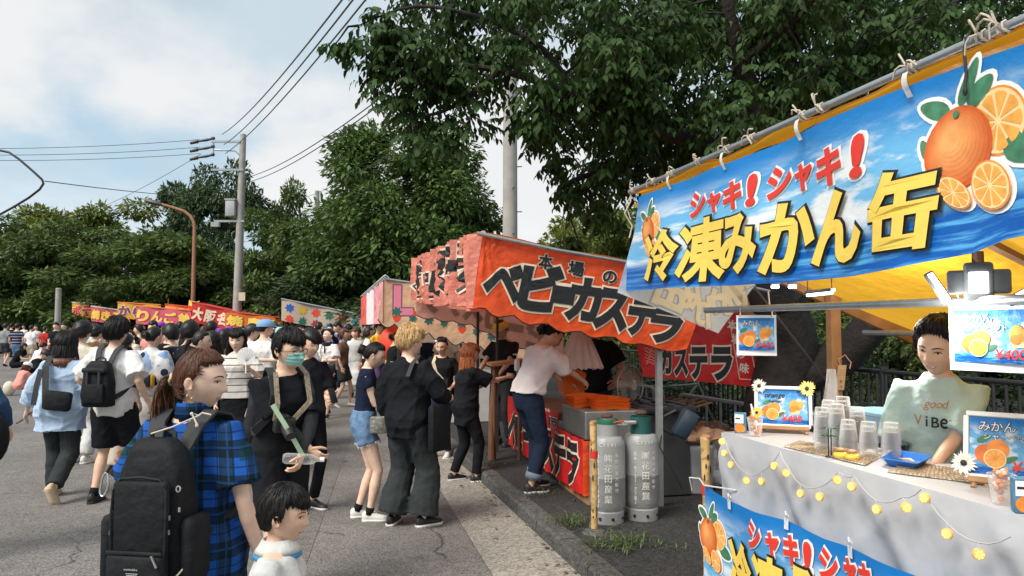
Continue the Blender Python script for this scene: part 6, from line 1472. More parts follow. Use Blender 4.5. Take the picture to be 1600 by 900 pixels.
# ------------------------------------------------------------------ on the counter of the frozen orange stall
GL = glass('clear plastic', (1, 1, 1), .10, .06)
def tz(px, py, z=ZT): return PZ(px, py, z + .003)
def small_sign(sh, parent, wd, hg, c, title, script, off=.002):
 """Printed picture of an orange drink: sky ground, fruit, price. c: (a, b) of its centre on the sheet."""
 a, b = c; mb = MB(); mb.grid(lambda s, t: sh.P(a + (s - .5) * wd, b + (t - .5) * hg, off), 6, 6); obj('print', mb, SKYS, parent)
 mo, mw, mr_ = MB(), MB(), MB()
 y = b + hg * .27
 for k, ln_ in enumerate(title):
  sz = hg * (.20 if k == 0 else .13); x0 = a - wd * (.40 if not script else .36) + (wd * .06 * k)
  sh.line(mo, ln_, x0, y - k * hg * .15, sz, .05 if not script else .02, off + .002, .95, shear=.25 if script else 0)
  if not script: sh.line(mw, ln_, x0, y - k * hg * .15, sz, .0, off + .004, .95)
 obj('title', mo, M_BLK, parent, smooth=False)
 if mw.v: obj('title_fill', mw, M_WH, parent, smooth=False)
 fb = MB(); r = hg * .17; cx_, cy_ = a - wd * .22, b - hg * .16
 sh.shape(fb, leaf_pts(cx_ - r * 1.5, cy_ + r * 1.3, r * 1.5, r * .8, .5), off + .002, 1); sh.shape(fb, leaf_pts(cx_ + r * .9, cy_ - r * .6, r * 1.3, r * .7, .5), off + .002, 1)
 sh.disc(fb, cx_ - r * .7, cy_ + r * .1, r, off + .003, 3); sh.disc(fb, cx_ + r * .35, cy_ + r * .65, r, off + .0035, 2)
 sh.disc(fb, cx_ + .1 * r, cy_ - r * .35, r, off + .004, 4, 24); sh.disc(fb, cx_ + .1 * r, cy_ - r * .35, r * .88, off + .0045, 2, 24)
 for k in range(9):
  t0, t1 = k * .698 + .06, (k + 1) * .698 - .06; R_ = r * .8; X, Y = cx_ + .1 * r, cy_ - r * .35
  sh.shape(fb, [(X + .12 * r * math.cos((t0 + t1) / 2), Y + .12 * r * math.sin((t0 + t1) / 2)), (X + R_ * math.cos(t0), Y + R_ * math.sin(t0)), (X + R_ * 1.04 * math.cos((t0 + t1) / 2), Y + R_ * 1.04 * math.sin((t0 + t1) / 2)), (X + R_ * math.cos(t1), Y + R_ * math.sin(t1))], off + .005, 5)
 X, Y = a + wd * .24, b + hg * .02
 for k in range(9): sh.disc(fb, X + r * 1.0 * math.cos(k * 2.4) * (k / 9), Y + r * .8 * math.sin(k * 2.4) * (k / 9) + .1 * r, r * .55, off + .002 + k * .0002, 2 if k % 2 else 5, 10)
 sh.shape(fb, [(X - r * .9, Y - r * .2), (X + r * .9, Y - r * .2), (X + r * .6, Y - r * 1.3), (X - r * .6, Y - r * 1.3)], off + .0018, 4)
 obj('fruit_print', fb, FRUIT, parent, smooth=False)
 sh.line(mr_, '¥400', a - wd * .02, b - hg * .42, hg * .26, .012, off + .006, .92, shear=.15); obj('price', mr_, M_RED, parent, smooth=False)
def framed(sh, root, wd, hg, c, depth=.018, bw=.018):
 a, b = c
 for x0, y0, w_, h_ in ((0, hg / 2, wd, bw), (0, -hg / 2, wd, bw), (-wd / 2, 0, bw, hg - bw), (wd / 2, 0, bw, hg - bw)):
  mb = MB(); mb.box(sh.P(a + x0, b + y0, .004), (w_, h_, depth), (sh.A, sh.B, sh.N), bev=.003); obj('frame_bar', mb, M_WH, root, smooth=False)
 mb = MB(); mb.box(sh.P(a, b, -.006), (wd, hg, .006), (sh.A, sh.B, sh.N)); obj('back_board', mb, WHITEP, root, smooth=False)
def easel(root, sh, wd, b0, zb):
 for x in (-wd * .38, wd * .38): mb = MB(); mb.tube([sh.P(x, b0 + .02, -.02), V(*sh.P(x * 1.1, b0 - .02, .03).xy, zb)], .009, 6); obj('leg', mb, WOOD, root)
 mb = MB(); q = sh.P(0, b0 + .12, -.02); mb.tube([q, V(*(q - sh.N * .12).xy, zb)], .008, 6); obj('leg', mb, WOOD, root)
 mb = MB(); mb.box(sh.P(0, b0 - .012, .01), (wd * .95, .022, .03), (sh.A, sh.B, sh.N), bev=.004); obj('ledge', mb, WOOD, root, smooth=False)
def daisy(label, c, n_, r, m, seed, group='flowers on the signs'):
 root = thing('flower', label, 'flower', c, group); x, y, d = basis(n_); rr = random.Random(seed); me = None
 for k in range(22):
  a = k * .2856 + rr.uniform(-.1, .1); dd = x * math.cos(a) + y * math.sin(a); mb = MB(); L_ = r * rr.uniform(.85, 1.1); s_ = d.cross(dd)
  mb.add([c + dd * r * .2, c + dd * L_ * .6 + s_ * r * .12 + d * .004, c + dd * L_ + d * rr.uniform(-.006, .006), c + dd * L_ * .6 - s_ * r * .12 + d * .004], [(0, 1, 2, 3)]); obj('petal', mb, m, root)
 mb = MB(); mb.ell(c + d * .004, (r * .25, r * .25, r * .12), (x, y, d), 12, 6); obj('centre', mb, M_BLK, root)
# framed sign on an easel, far end
face_n = (-RU * .55 - RV * .83 + V(0, 0, .30)).normalized(); ax_ = V(0, 0, 1).cross(face_n).normalized(); up_ = face_n.cross(ax_)
def easel_sign(label, px, py, wd, hg, n, title, script, seed):
 a_ = V(0, 0, 1).cross(n).normalized(); u_ = n.cross(a_); base = tz(px, py); sh = Sheet(base + V(0, 0, .035) + u_ * hg / 2, a_, u_, n)
 root = thing('easel_sign', label, 'sign', base, 'framed price signs'); framed(sh, root, wd, hg, (0, 0)); small_sign(sh, root, wd * .93, hg * .90, (0, 0), title, script); easel(root, sh, wd, -hg / 2, ZT + .002); return sh
sh1 = easel_sign('framed orange sherbet price sign on a small wooden easel', 1224, 676, .285, .215, face_n, ('orange', 'sherbet'), True, 1)
daisy('white daisy on the upper corner of the orange sherbet sign', sh1.P(-.125, .112, .018), face_n, .042, pmat('petal white', (.80, .78, .66)), 1)
daisy('yellow daisy clipped beside the plastic glasses on the sherbet sign', sh1.P(.128, .105, .018), face_n, .046, pmat('petal yellow', (.86, .66, .18)), 2)
n2 = (-RU * .75 - RV * .60 + V(0, 0, .28)).normalized()
sh2 = easel_sign('framed mikan sherbet price sign on an easel at the near end', 1585, 766, .30, .235, n2, ('みかん', 'シャーベット'), False, 2)
daisy('white daisy on the lower corner of the mikan sign', sh2.P(-.155, -.075, .022), n2, .045, pmat('petal white', (.80, .78, .66)), 3)
# hanging signs
def hang_sign(label, x0, y0, x1, y1, u, skew, title, w_extra=0, wk=1.0):
 A0, A1 = PU(x0, y0, u), PU(x1, y1, u); c = (A0 + A1) / 2; n = (-RU * math.cos(skew) - RV * math.sin(skew)).normalized(); a_ = V(0, 0, 1).cross(n).normalized()
 hg = A0.z - A1.z; wd = abs((A1 - A0).dot(-RV)) * wk + w_extra; sh = Sheet(c, a_, V(0, 0, 1), n, lambda a, b: .006 * math.sin(a * 11)); root = thing('hanging_sign', label, 'sign', c + V(0, 0, -hg / 2), 'price sheets hung from the rail')
 mb = MB(); mb.box(sh.P(0, 0, -.006), (wd, hg, .004), (a_, V(0, 0, 1), n)); obj('sheet', mb, M_WH, root, smooth=False); small_sign(sh, root, wd * .90, hg * .80, (0, hg * .03), title, False, .004)
 for x in (-.4, .4): mb = MB(); mb.tube([sh.P(wd * x, hg / 2 - .01), sh.P(wd * x, hg / 2 + .04)], .003, 4); obj('cord', mb, ROPE, root)
hang_sign('small price sheet hanging at the far end of the rail', 1153, 493, 1213, 558, 2.05, .95, ('みかん',), -.02, .62)
hang_sign('large price sheet hanging beside the smiling stall keeper', 1503, 478, 1622, 586, 2.08, .35, ('みかん', 'シャーベット'), .03)
# stacks of clear cups
def cup_mesh():
 mb = MB(); n = 28; out = []
 for r, z in ((.036, 0), (.037, .004), (.028, .082), (.026, .086), (.024, .086), (.026, .080), (.0345, .003)):
  out.append([V(math.cos(6.283 * k / n) * r * (1 + (.018 if k % 2 else -.018) * (.01 < z < .083)), math.sin(6.283 * k / n) * r * (1 + (.018 if k % 2 else -.018) * (.01 < z < .083)), z) for k in range(n)])
 mb.loft(out, cap=False); o = len(mb.v); mb.add([V(math.cos(6.283 * k / n) * .026, math.sin(6.283 * k / n) * .026, .0855) for k in range(n)], [tuple(range(n))]); return mesh_of(mb, 'cup', mats=[GL])
CUP = cup_mesh()
def cups(label, px, py, n, z0=ZT, dz=.019, sc=1.0, du=0, dv=0):
 p = tz(px, py, z0) + RU * du + RV * dv; root = thing('cup_stack', label, 'cup stack', p, 'stacks of upturned clear cups')
 for k in range(n):
  o = bpy.data.objects.new('cup', CUP); COL.objects.link(o); o.parent = root; o.location = (random.uniform(-.002, .002), random.uniform(-.002, .002), k * dz * sc); o.scale = (sc, sc, sc); o.rotation_euler = (0, 0, random.random())
for px, py, n, dv, du, lb in ((1268, 697, 7, .0, .10, 'tall cup stack at the far side of the cluster by the sherbet sign'), (1290, 699, 8, .0, .10, 'tall cup stack in the middle of the cluster by the sherbet sign'), (1312, 703, 6, .0, .10, 'lower cup stack on the inner side of the cluster'), (1280, 703, 6, 0, .02, 'cup stack at the front of the cluster behind the palm ornament'), (1300, 706, 7, 0, .03, 'cup stack just behind the palm ornament top'),
  (1326, 710, 4, 0, .0, 'short cup stack between the cluster and the keeper, next to the palm'), (1358, 714, 4, 0, .0, 'short cup stack in the middle of the row of three'), (1393, 716, 4, 0, .0, 'short cup stack next to the hand of the keeper')):
 cups(lb, px, py, n, du=du, dv=dv, sc=1.12)
p = tz(1284, 690) + RU * .10 + V(0, 0, .245); cups_root = None
p = tz(1345, 690) + RU * .16; root = thing('tub', 'light blue plastic tub behind the cup stacks', 'tub', p)
mb = MB(); ring = lambda s_, z: [p + RU * a * s_ * .12 + RV * b * s_ * .19 + V(0, 0, z) for a, b in ((-1, -.8), (-.8, -1), (.8, -1), (1, -.8), (1, .8), (.8, 1), (-.8, 1), (-1, .8))]
mb.loft([ring(.8, 0), ring(1, .13), ring(1.06, .135), ring(1.06, .15), ring(.97, .148), ring(.78, .02)]); obj('body', mb, mat('tub blue', (.30, .50, .62), .4), root)
# netting runner
NET = mat('netting', (.30, .22, .14), .85, var=.3)
def net(label, poly, n, ang=0.0):
 root = thing('table_runner', label, 'table runner', tz(*poly[0])); P_ = [tz(x, y) for x, y in poly]
 mb = MB(); q = lambda s, t: P_[0].lerp(P_[1], s).lerp(P_[3].lerp(P_[2], s), t) + V(0, 0, .002)
 mb.grid(q, 6, 3); obj('cloth', mb, mat('net base', (.50, .44, .36), .9, var=.15, scale=40), root)
 mb = MB(); rr = random.Random(n)
 for k in range(n):
  t0 = (k + .5) / n; mb.tube([q(min(1, max(0, t0 + .05 * math.sin(t * 9 + k))), t) + V(0, 0, .004) for t in (0, .33, .66, 1)], .0016, 3); mb.tube([q(max(0, min(1, t0 - .16 * t + .08)), t) + V(0, 0, .0045) for t in (0, .5, 1)], .0014, 3)
 for k in range(6): mb.tube([q(t, (k + .5) / 6 + .02 * math.sin(t * 30 + k)) + V(0, 0, .005) for t in np.linspace(0, 1, 16)], .0014, 3)
 o = obj('netting', mb, NET, root); o['kind'] = 'stuff'
net('tan netting runner under the cup stacks', [(1224, 698), (1352, 728), (1380, 712), (1250, 690)], 26)
net('tan netting runner in front of the blue tray', [(1385, 738), (1535, 757), (1545, 742), (1420, 722)], 22)
# palm ornament, rings, tray
p = tz(1297, 714); root = thing('palm_ornament', 'tiny artificial palm tree on two black stems', 'ornament', p)
for dx in (-.006, .006): mb = MB(); mb.tube([p + V(dx, 0, 0), p + V(dx, 0, .125)], .0028, 6); obj('stem', mb, M_BLK, root)
mb = MB(); mb.lathe([(.022, 0), (.02, .004)], p, 12); obj('base', mb, M_BLK, root)
for tier, zz_ in ((0, .13), (1, .095)):
 for k in range(8):
  a = k * .785 + tier * .4; d = V(math.cos(a), math.sin(a), .25); mb = MB(); s_ = d.cross(V(0, 0, 1)).normalized(); c = p + V(0, 0, zz_)
  mb.add([c, c + d * .022 + s_ * .007, c + d * .042 + V(0, 0, -.012), c + d * .022 - s_ * .007], [(0, 1, 2, 3)]); obj('frond', mb, mat('frond green', (.01, .12, .04), .5), root)
for k, (x, y, lb) in enumerate([(1314, 716, 'yellow swim ring ornament with brown top next to the tiny palm'), (1332, 719, 'yellow swim ring ornament with brown top nearer the blue tray')]):
 p = tz(x, y); root = thing('ring_ornament', lb, 'ornament', p, 'swim ring ornaments'); mb = MB(); mb.lathe([(.012, .004), (.020, .0), (.030, .006), (.033, .015), (.030, .024), (.020, .029), (.012, .024)], p, 20); obj('ring', mb, pmat('ring yellow', (.84, .52, .06)), root)
 mb = MB(); mb.ell(p + V(-.004, 0, .038), (.024, .020, .010), n=12, k=6); mb.ell(p + V(-.026, 0, .042), (.010, .010, .009), n=8, k=5); obj('animal', mb, mat('ornament brown', (.36, .20, .09), .6, var=.6, scale=120), root)
P_ = [tz(x, y) for x, y in ((1378, 728), (1433, 737), (1456, 724), (1398, 714))]; c = sum(P_, V(0, 0, 0)) / 4; root = thing('blue_tray', 'bright blue shallow plastic tray in front of the keeper', 'tray', c)
mb = MB(); rg_ = lambda s_, z: [c + (q - c) * s_ + V(0, 0, z) for a, b in zip(P_, P_[1:] + P_[:1]) for q in (a.lerp(b, .06), a.lerp(b, .94))]
mb.loft([rg_(.78, .002), rg_(1.0, .030), rg_(1.06, .031), rg_(1.06, .034), rg_(.99, .034), rg_(.76, .006)]); obj('body', mb, mat('tray blue', (.01, .16, .58), .35), root)
# drinks, cartons
def drink(label, px, py, seed, straw=True):
 p = tz(px, py); root = thing('drink_cup', label, 'drink', p, 'sample orange drinks'); mb = MB(); mb.lathe([(.028, 0), (.030, .003), (.042, .095), (.044, .098), (.041, .097), (.029, .006)], p, 20, cap=False); obj('cup', mb, GL, root)
 rr = random.Random(seed)
 for k in range(22):
  z = rr.uniform(.012, .115); r_ = (.020 + .1 * min(z, .09) * .15) * rr.random() ** .5; a = rr.random() * 6.28; q = p + V(math.cos(a) * r_, math.sin(a) * r_, z); mb = MB(); mb.ell(q, (.011, .010, .009), (V(1, .3, .2).normalized(), V(-.3, 1, 0).normalized(), V(0, -.2, 1).normalized()), 7, 5)
  obj('ice_piece', mb, mat('orange ice', (.85, .30, .08), .3, trans=.3) if rr.random() < .6 else mat('pale ice', (.80, .62, .52), .25, trans=.3), root)
 if straw: mb = MB(); mb.tube([p + V(.01, 0, .02), p + V(-.02, 0, .17)], .005, 8); obj('straw', mb, M_WH, root)
drink('orange ice drink with straw beside the sherbet sign', 1180, 681, 1); drink('orange ice drink at the near end of the counter', 1566, 787, 2, False)
for px, py, lb, sd in ((1157, 676, 'blue juice carton with a mandarin picture at the far counter corner', 1), (1600, 800, 'blue juice carton at the near edge of the counter', 2)):
 p = tz(px, py); root = thing('juice_carton', lb, 'carton', p, 'juice cartons'); ax2 = (ax_, (-RU * .55 - RV * .83).normalized(), V(0, 0, 1)); fr_ = ax2[1]
 mb = MB(); mb.box(p + V(0, 0, .055), (.062, .05, .11), ax2, bev=.003); obj('box', mb, pmat('carton blue', (.06, .20, .32), var=.4), root, smooth=False)
 sh = Sheet(p + V(0, 0, .055) + fr_ * .0255, ax_, V(0, 0, 1), fr_); mb = MB(); sh.shape(mb, [(-.028, .0), (.018, .0), (.018, .048), (-.028, .048)], .001); obj('label_patch', mb, M_WH, root, smooth=False)
 mb = MB(); sh.disc(mb, -.004, -.026, .025, .0012, 0, 18); sh.disc(mb, .010, -.030, .018, .0016, 0, 14); obj('fruit_print', mb, M_OR, root, smooth=False); mb = MB(); sh.shape(mb, [(-.024, .022), (.0, .022), (.0, .030), (-.024, .030)], .002); obj('text_bar', mb, M_BLK, root, smooth=False)
daisy('sunflower standing in the orange drink by the sherbet sign', tz(1183, 681) + V(0, 0, .125), face_n, .036, pmat('petal gold', (.84, .50, .03)), 5, None)
# string of lemon slice lights
LEM = [(1128, 690), (1132, 708), (1142, 726), (1166, 751), (1190, 752), (1210, 728), (1228, 739), (1251, 771), (1281, 776), (1308, 750), (1331, 760), (1370, 796), (1416, 793), (1445, 778), (1480, 834), (1529, 866)]
TOPS = [(1128, 676), (1134, 690), (1143, 713), (1168, 741), (1190, 738), (1219, 706), (1230, 728), (1251, 757), (1280, 761), (1310, 737), (1335, 744), (1370, 783), (1410, 777), (1440, 764), (1480, 818), (1529, 848), (1580, 838)]
root = thing('string_lights', 'string of lit lemon slice lights draped over the grey cloth', 'string lights', PU(1300, 760, UF - .03))
ut = UF - .085
WV = mat('clear wire', (.42, .42, .42), .5)
path = [PU(x, y, ut) for x, y in TOPS]; mb = MB(); pts = []
for a, b in zip(path, path[1:]): pts += [a.lerp(b, t) - V(0, 0, .012 * math.sin(t * 3.14)) for t in (0, .33, .66)]
mb.tube(pts + [path[-1]], .0026, 5); obj('wire', mb, WV, root)
LEMM = emit('lemon glow', (1.0, .66, .22), .35); LEMR = mat('lemon rind', (.80, .58, .20), .4, trans=.3); LEMI = emit('lemon core', (1.0, .85, .5), 2.0)
for k, (x, y) in enumerate(LEM):
 c = PU(x, y, ut - .012); n = (-RU * (1 if k % 3 else .35) - RV * (.25 if k % 3 else .9) + V(0, 0, .1)).normalized(); bx, by, d = basis(n); R_ = .0185
 t = path[k]; mb = MB(); mb.tube([t, c + V(0, 0, R_)], .0018, 4); obj('drop_wire', mb, WV, root)
 mb = MB(); mb.lathe([(R_ * .85, -.007), (R_, -.006), (R_ * 1.02, 0), (R_, .006), (R_ * .86, .007)], c, 20, axis=n); sl_ = obj('lemon_slice', mb, LEMR, root)
 for s_ in (-1, 1):
  mb = MB(); mb.add([c + n * s_ * .0075 + (bx * math.cos(q * .898 + o_) + by * math.sin(q * .898 + o_)) * rr_ for q in range(7) for o_, rr_ in ((.12, R_ * .2), (.12, R_ * .78), (.45, R_ * .84), (.78, R_ * .78), (.78, R_ * .2))], [tuple(range(q * 5, q * 5 + 5)) for q in range(7)]); obj('flesh', mb, LEMM, sl_, smooth=False)
 mb = MB(); mb.ell(c, (.005, .005, .009), n=8, k=5); mb2 = obj('bulb', mb, LEMI, sl_)
# flood lamp on the rail
c = PU(1529, 440, 2.03); root = thing('flood_lamp', 'three panel white flood lamp fixed on the rail', 'lamp', c); nf = (EYE - c); nf.z = -.05; nf = nf.normalized(); ax3 = V(0, 0, 1).cross(nf).normalized()
GR_ = mat('lamp grey', (.10, .11, .115), .45); LIT = emit('lamp panel', (1, .98, .95), 6)
mb = MB(); mb.box(c - nf * .03 - V(0, 0, .0), (.085, .13, .04), (ax3, V(0, 0, 1), nf), bev=.012); mb2 = MB(); obj('housing', mb, GR_, root); mb = MB(); mb.box(c - nf * .035, (.18, .08, .035), (ax3, V(0, 0, 1), nf), bev=.01); obj('bracket', mb, GR_, root)
mb = MB(); mb.box(c + V(0, 0, -.003), (.054, .068, .006), (ax3, V(0, 0, 1), nf), bev=.002); obj('panel', mb, LIT, root, smooth=False)
for s_, dx in ((-1, -.115), (1, .125)):
 q = c + ax3 * dx + V(0, 0, -.015 if s_ < 0 else -.04); an = -1.05 if s_ < 0 else .55; l_ = (ax3 * math.cos(an) + V(0, 0, math.sin(an))); m_ = l_.cross(nf).normalized(); mb = MB(); mb.box(q, (.115, .032, .018), (l_, m_, nf), bev=.006); hs = obj('wing_housing', mb, GR_, root)
 mb = MB(); mb.box(q + nf * .009 - m_ * .004, (.100, .016, .006), (l_, m_, nf)); obj('wing_panel', mb, LIT, hs, smooth=False)
mb = MB(); mb.tube([c - nf * .03 + V(0, 0, .06), c - nf * .03 + V(0, 0, .10)], .018, 10); obj('stem', mb, WOODD, root)
pl = bpy.data.lights.new('flood_glow', 'POINT'); pl.energy = 4.5; pl.shadow_soft_size = .05; pl.color = (1, .97, .92); po = bpy.data.objects.new('flood_glow', pl); COL.objects.link(po); po.parent = root; po.location = nf * .02 - ax3 * .12 - V(0, 0, .10); po.rotation_euler = (nf + V(0, 0, -.6)).to_track_quat('-Z', 'Y').to_euler()
mb = MB(); a, b = PU(1262, 461, 2.5), PU(1300, 457, 2.5); mb.tube([a, b], .009, 10); root = thing('tube_lamp', 'lit white tube lamp showing under the blue banner', 'lamp', a); obj('tube', mb, emit('tube lamp', (1, .98, .95), 5), root); mb = MB(); mb.box((a + b) / 2 + V(0, 0, .014), ((b - a).length * 1.1, .03, .018), ((b - a).normalized(), RU, V(0, 0, 1)), bev=.003); obj('housing', mb, GR_, root)
pl = bpy.data.lights.new('tube_glow', 'POINT'); pl.energy = 22; pl.shadow_soft_size = .08; pl.color = (1, .97, .93); po = bpy.data.objects.new('tube_glow', pl); COL.objects.link(po); po.parent = root; po.location = RU * .15 - RV * .35 + V(0, 0, -.06)
for q in (a, b): mb = MB(); mb.tube([q + V(0, 0, .02), q + V(0, 0, .30)], .003, 4); obj('hanging_wire', mb, BLKI, root)
for x, lb in ((1238, 'small bright lamp head just under the banner letters'), (1211, 'smaller bright lamp head beside it under the banner')):
 c = PU(x, 448, 2.4); mb = MB(); mb.box(c, (.040, .02, .018), bev=.004); root = thing('lamp_head', lb, 'lamp', c); obj('panel', mb, LIT, root); mb = MB(); mb.box(c + V(0, 0, .016), (.05, .03, .014), bev=.003); obj('housing', mb, GR_, root); mb = MB(); mb.tube([c + V(0, 0, .02), c + V(0, 0, .3)], .003, 4); obj('hanging_wire', mb, BLKI, root)
# tag and white bag on the post
q = PV(1314, 590, VL - .20); root = thing('paper_tag', 'brown paper tag with stamp hanging on the wooden post', 'tag', q)
sh = Sheet(q, V(.97, .2, 0), V(.12, 0, .99), V(.2, -.97, 0)); mb = MB(); mb.box(q, (.062, .165, .004), (sh.A, sh.B, sh.N)); obj('card', mb, mat('tag paper', (.52, .36, .22), .8), root, smooth=False)
mb = MB()
for k in range(3):
 for j in range(4): sh.line(mb, 'ー', -.024 + j * .012, .045 - k * .016, .011, .02, .004)
sh.line(mb, '印', -.011, -.035, .022, .02, .004); sh.line(mb, '卩', -.004, -.068, .02, .02, .004); obj('stamp', mb, M_BLK, root, smooth=False)
mb = MB(); mb.tube([q + V(0, 0, .08), q + V(-.02, -.01, .12), q + V(.03, 0, .15), q + V(.06, -.02, .10), q + V(.05, -.02, .06)], .004, 5); obj('string', mb, mat('pink string', (.55, .30, .25), .8), root)
q = PV(1296, 600, VL - .20); mb = MB()
mb.grid(lambda s, t: q + V((s - .5) * (.05 + .09 * t) , -.02 - .02 * math.sin(s * 8 + t * 3), .10 - .26 * t), 10, 10); thing1('white_bag', mb, WHITEP, 'white plastic bag hanging on the wooden post behind the tag', 'bag')
# bamboo blind behind the keeper
p = S(3.25, 2.75, 1.1); root = thing('bamboo_blind', 'brown bamboo blind behind the keeper at the right edge', 'blind', p); BAM = mat('bamboo', (.26, .115, .045), .6, var=.5, scale=12, island=.3)
mb = MB(); mb.tube([(0, 0, 0), tuple(-RV * 1.75)], .008, 6); s0 = None
for k in range(46):
 if s0 is None: s0 = obj('slat', mb, BAM, root, world=False); s0.location = RU * .0 + V(0, 0, .55)
 else: o = clone(s0, root); o.location = V(random.uniform(-.01, .01), 0, .55 - k * .0172)
for k in range(8): mb = MB(); x = -RV * (.08 + .22 * k) - RU * .010; mb.tube([tuple(x + V(0, 0, .57)), tuple(x + V(0, 0, -.25))], .003, 4); obj('thread', mb, BLKI, root, world=False)
# ------------------------------------------------------------------ cloth and shoe materials for the crowd
def patterned(name, kind):
 m, n, l, b = _nodes('cloth ' + name); b.inputs['Roughness'].default_value = .9; b.inputs['Specular IOR Level'].default_value = .2
 tcn = n.new('ShaderNodeTexCoord'); sp = n.new('ShaderNodeSeparateXYZ'); l.new(tcn.outputs['Object'], sp.inputs[0])
 def mth(op, a, c=0.0, d=None):
  q = n.new('ShaderNodeMath'); q.operation = op
  for i, x in enumerate((a, c, d)):
   if x is None: continue
   if isinstance(x, (int, float)): q.inputs[i].default_value = x
   else: l.new(x, q.inputs[i])
  return q.outputs[0]
 def mix(f, a, c):
  q = n.new('ShaderNodeMix'); q.data_type = 'RGBA'
  if isinstance(f, (int, float)): q.inputs[0].default_value = f
  else: l.new(f, q.inputs[0])
  for i, x in ((6, a), (7, c)):
   if isinstance(x, tuple): q.inputs[i].default_value = x + (1,)
   else: l.new(x, q.inputs[i])
  return q.outputs[2]
 def band(v, per, off, lo, hi):
  f = mth('FRACT', mth('MULTIPLY_ADD', v, 1 / per, off)); return mth('MULTIPLY', mth('GREATER_THAN', f, lo), mth('LESS_THAN', f, hi))
 if kind == 'plaid':
  x, z = sp.outputs[0], sp.outputs[2]; y = mth('MULTIPLY', sp.outputs[1], .8); xx = mth('ADD', x, y)
  A, B = band(xx, .125, .3, 0, .5), band(z, .125, .1, 0, .5)
  c = mix(A, (.012, .085, .36), (.008, .035, .10)); c2 = mix(A, (.006, .028, .085), (.003, .013, .020)); c = mix(B, c, c2)
  g = mth('MULTIPLY', band(xx, .25, .3, .0, .25), band(z, .25, .1, .0, .25)); c = mix(mth('MULTIPLY', g, .7), c, (.004, .040, .040))
  ln = mth('MAXIMUM', band(xx, .0625, .18, .44, .53), band(z, .0625, .22, .44, .53)); c = mix(mth('MULTIPLY', ln, .65), c, (.003, .008, .022))
  bl = mth('MAXIMUM', band(xx, .125, .05, .0, .07), band(z, .125, .85, .0, .07)); c = mix(mth('MULTIPLY', bl, .18), c, (.03, .16, .52))
 elif kind == 'stripe':
  c = mix(band(sp.outputs[2], .075, 0, 0, .14), (.68, .65, .60), (.03, .03, .04))
 elif kind == 'navystripe':
  c = mix(band(sp.outputs[2], .11, 0, 0, .22), (.02, .025, .06), (.42, .40, .48))
 else:
  v = n.new('ShaderNodeTexVoronoi'); v.inputs['Scale'].default_value = {'yukata': 6.5, 'flower': 8, 'leafprint': 14}[kind]; l.new(tcn.outputs['Object'], v.inputs['Vector']); v.inputs['Randomness'].default_value = 1
  nz = n.new('ShaderNodeTexNoise'); nz.inputs['Scale'].default_value = 4.0; l.new(tcn.outputs['Object'], nz.inputs['Vector']); nz.inputs['Detail'].default_value = 3
  vd = v.outputs['Distance']; sc = n.new('ShaderNodeSeparateColor'); l.new(v.outputs['Color'], sc.inputs[0])
  if kind == 'yukata':
   c = mix(mth('GREATER_THAN', nz.outputs['Fac'], .58), (.68, .68, .67), (.26, .40, .62)); c = mix(mth('MULTIPLY', mth('LESS_THAN', vd, .30), mth('GREATER_THAN', sc.outputs[0], .5)), c, (.02, .03, .06))
   c = mix(mth('MULTIPLY', mth('LESS_THAN', vd, .36), mth('LESS_THAN', sc.outputs[0], .25)), c, (.22, .34, .55))
  elif kind == 'flower':
   c = mix(mth('LESS_THAN', vd, .42), (.62, .54, .45), (.62, .22, .07)); c = mix(mth('LESS_THAN', vd, .2), c, (.22, .07, .04))
  else: c = mix(mth('MULTIPLY', mth('LESS_THAN', vd, .25), mth('GREATER_THAN', sc.outputs[1], .5)), (.012, .014, .02), (.30, .27, .22))
 l.new(c, b.inputs['Base Color']); t = n.new('ShaderNodeTexNoise'); t.inputs['Scale'].default_value = 9; l.new(tcn.outputs['Object'], t.inputs['Vector']); bp = n.new('ShaderNodeBump'); bp.inputs['Strength'].default_value = .25; bp.inputs['Distance'].default_value = .05; l.new(t.outputs['Fac'], bp.inputs['Height']); l.new(bp.outputs[0], b.inputs['Normal'])
 return m
PLAID, YUK, FLOW, LEAFP, STRI, NSTR = (patterned(k, k) for k in ('plaid', 'yukata', 'flower', 'leafprint', 'stripe', 'navystripe'))
C = dict(white=fab('white', (.72, .71, .70)), cream=fab('cream', (.62, .56, .46)), black=fab('black', (.013, .014, .017)), char=fab('charcoal', (.035, .040, .042)), navy=fab('navy', (.013, .018, .04)), sky=fab('sky', (.40, .52, .68)), pink=fab('pink', (.72, .30, .26)),
         grey=fab('grey', (.24, .25, .26)), lgrey=fab('light grey', (.56, .57, .56)), denim=fab('denim', (.13, .22, .36), var=.35, scale=22), ddenim=fab('dark denim', (.018, .028, .055)), beige=fab('beige', (.50, .42, .32)), mint=fab('mint', (.46, .60, .56)), yellow=fab('yellow', (.78, .42, .04)), red=fab('red', (.45, .04, .03)), blue=fab('blue', (.05, .14, .36)), olive=fab('olive', (.10, .11, .06)), brown=fab('brown', (.14, .08, .05)), purple=fab('purple', (.10, .06, .16)), wpink=fab('white tee', (.76, .70, .68)))
RUB = mat('rubber white', (.70, .69, .66), .6, var=.12); RUBB = mat('rubber black', (.02, .02, .02), .6); LEA = mat('shoe white', (.66, .64, .60), .55, var=.1, bump=.1); LEAB = mat('shoe black', (.016, .016, .018), .5)
WSH = dict(mat=LEA, sole=RUB); BSH = dict(mat=LEAB, sole=RUB); BBS = dict(mat=LEAB, sole=RUBB)
def pp(px, d, z=0.0): p = PD(px, Y0, d); return V(p.x, p.y, z)
def W(i, x, y, z):
 r = i['root']; return Vector(r.location) + Matrix.Rotation(r.rotation_euler.z, 3, 'Z') @ (V(x, y, z) * i['s'])
def WT(i, x, y, z): return W(i, *i['T'](x, y, z))
def WP(i, p): return W(i, *p)
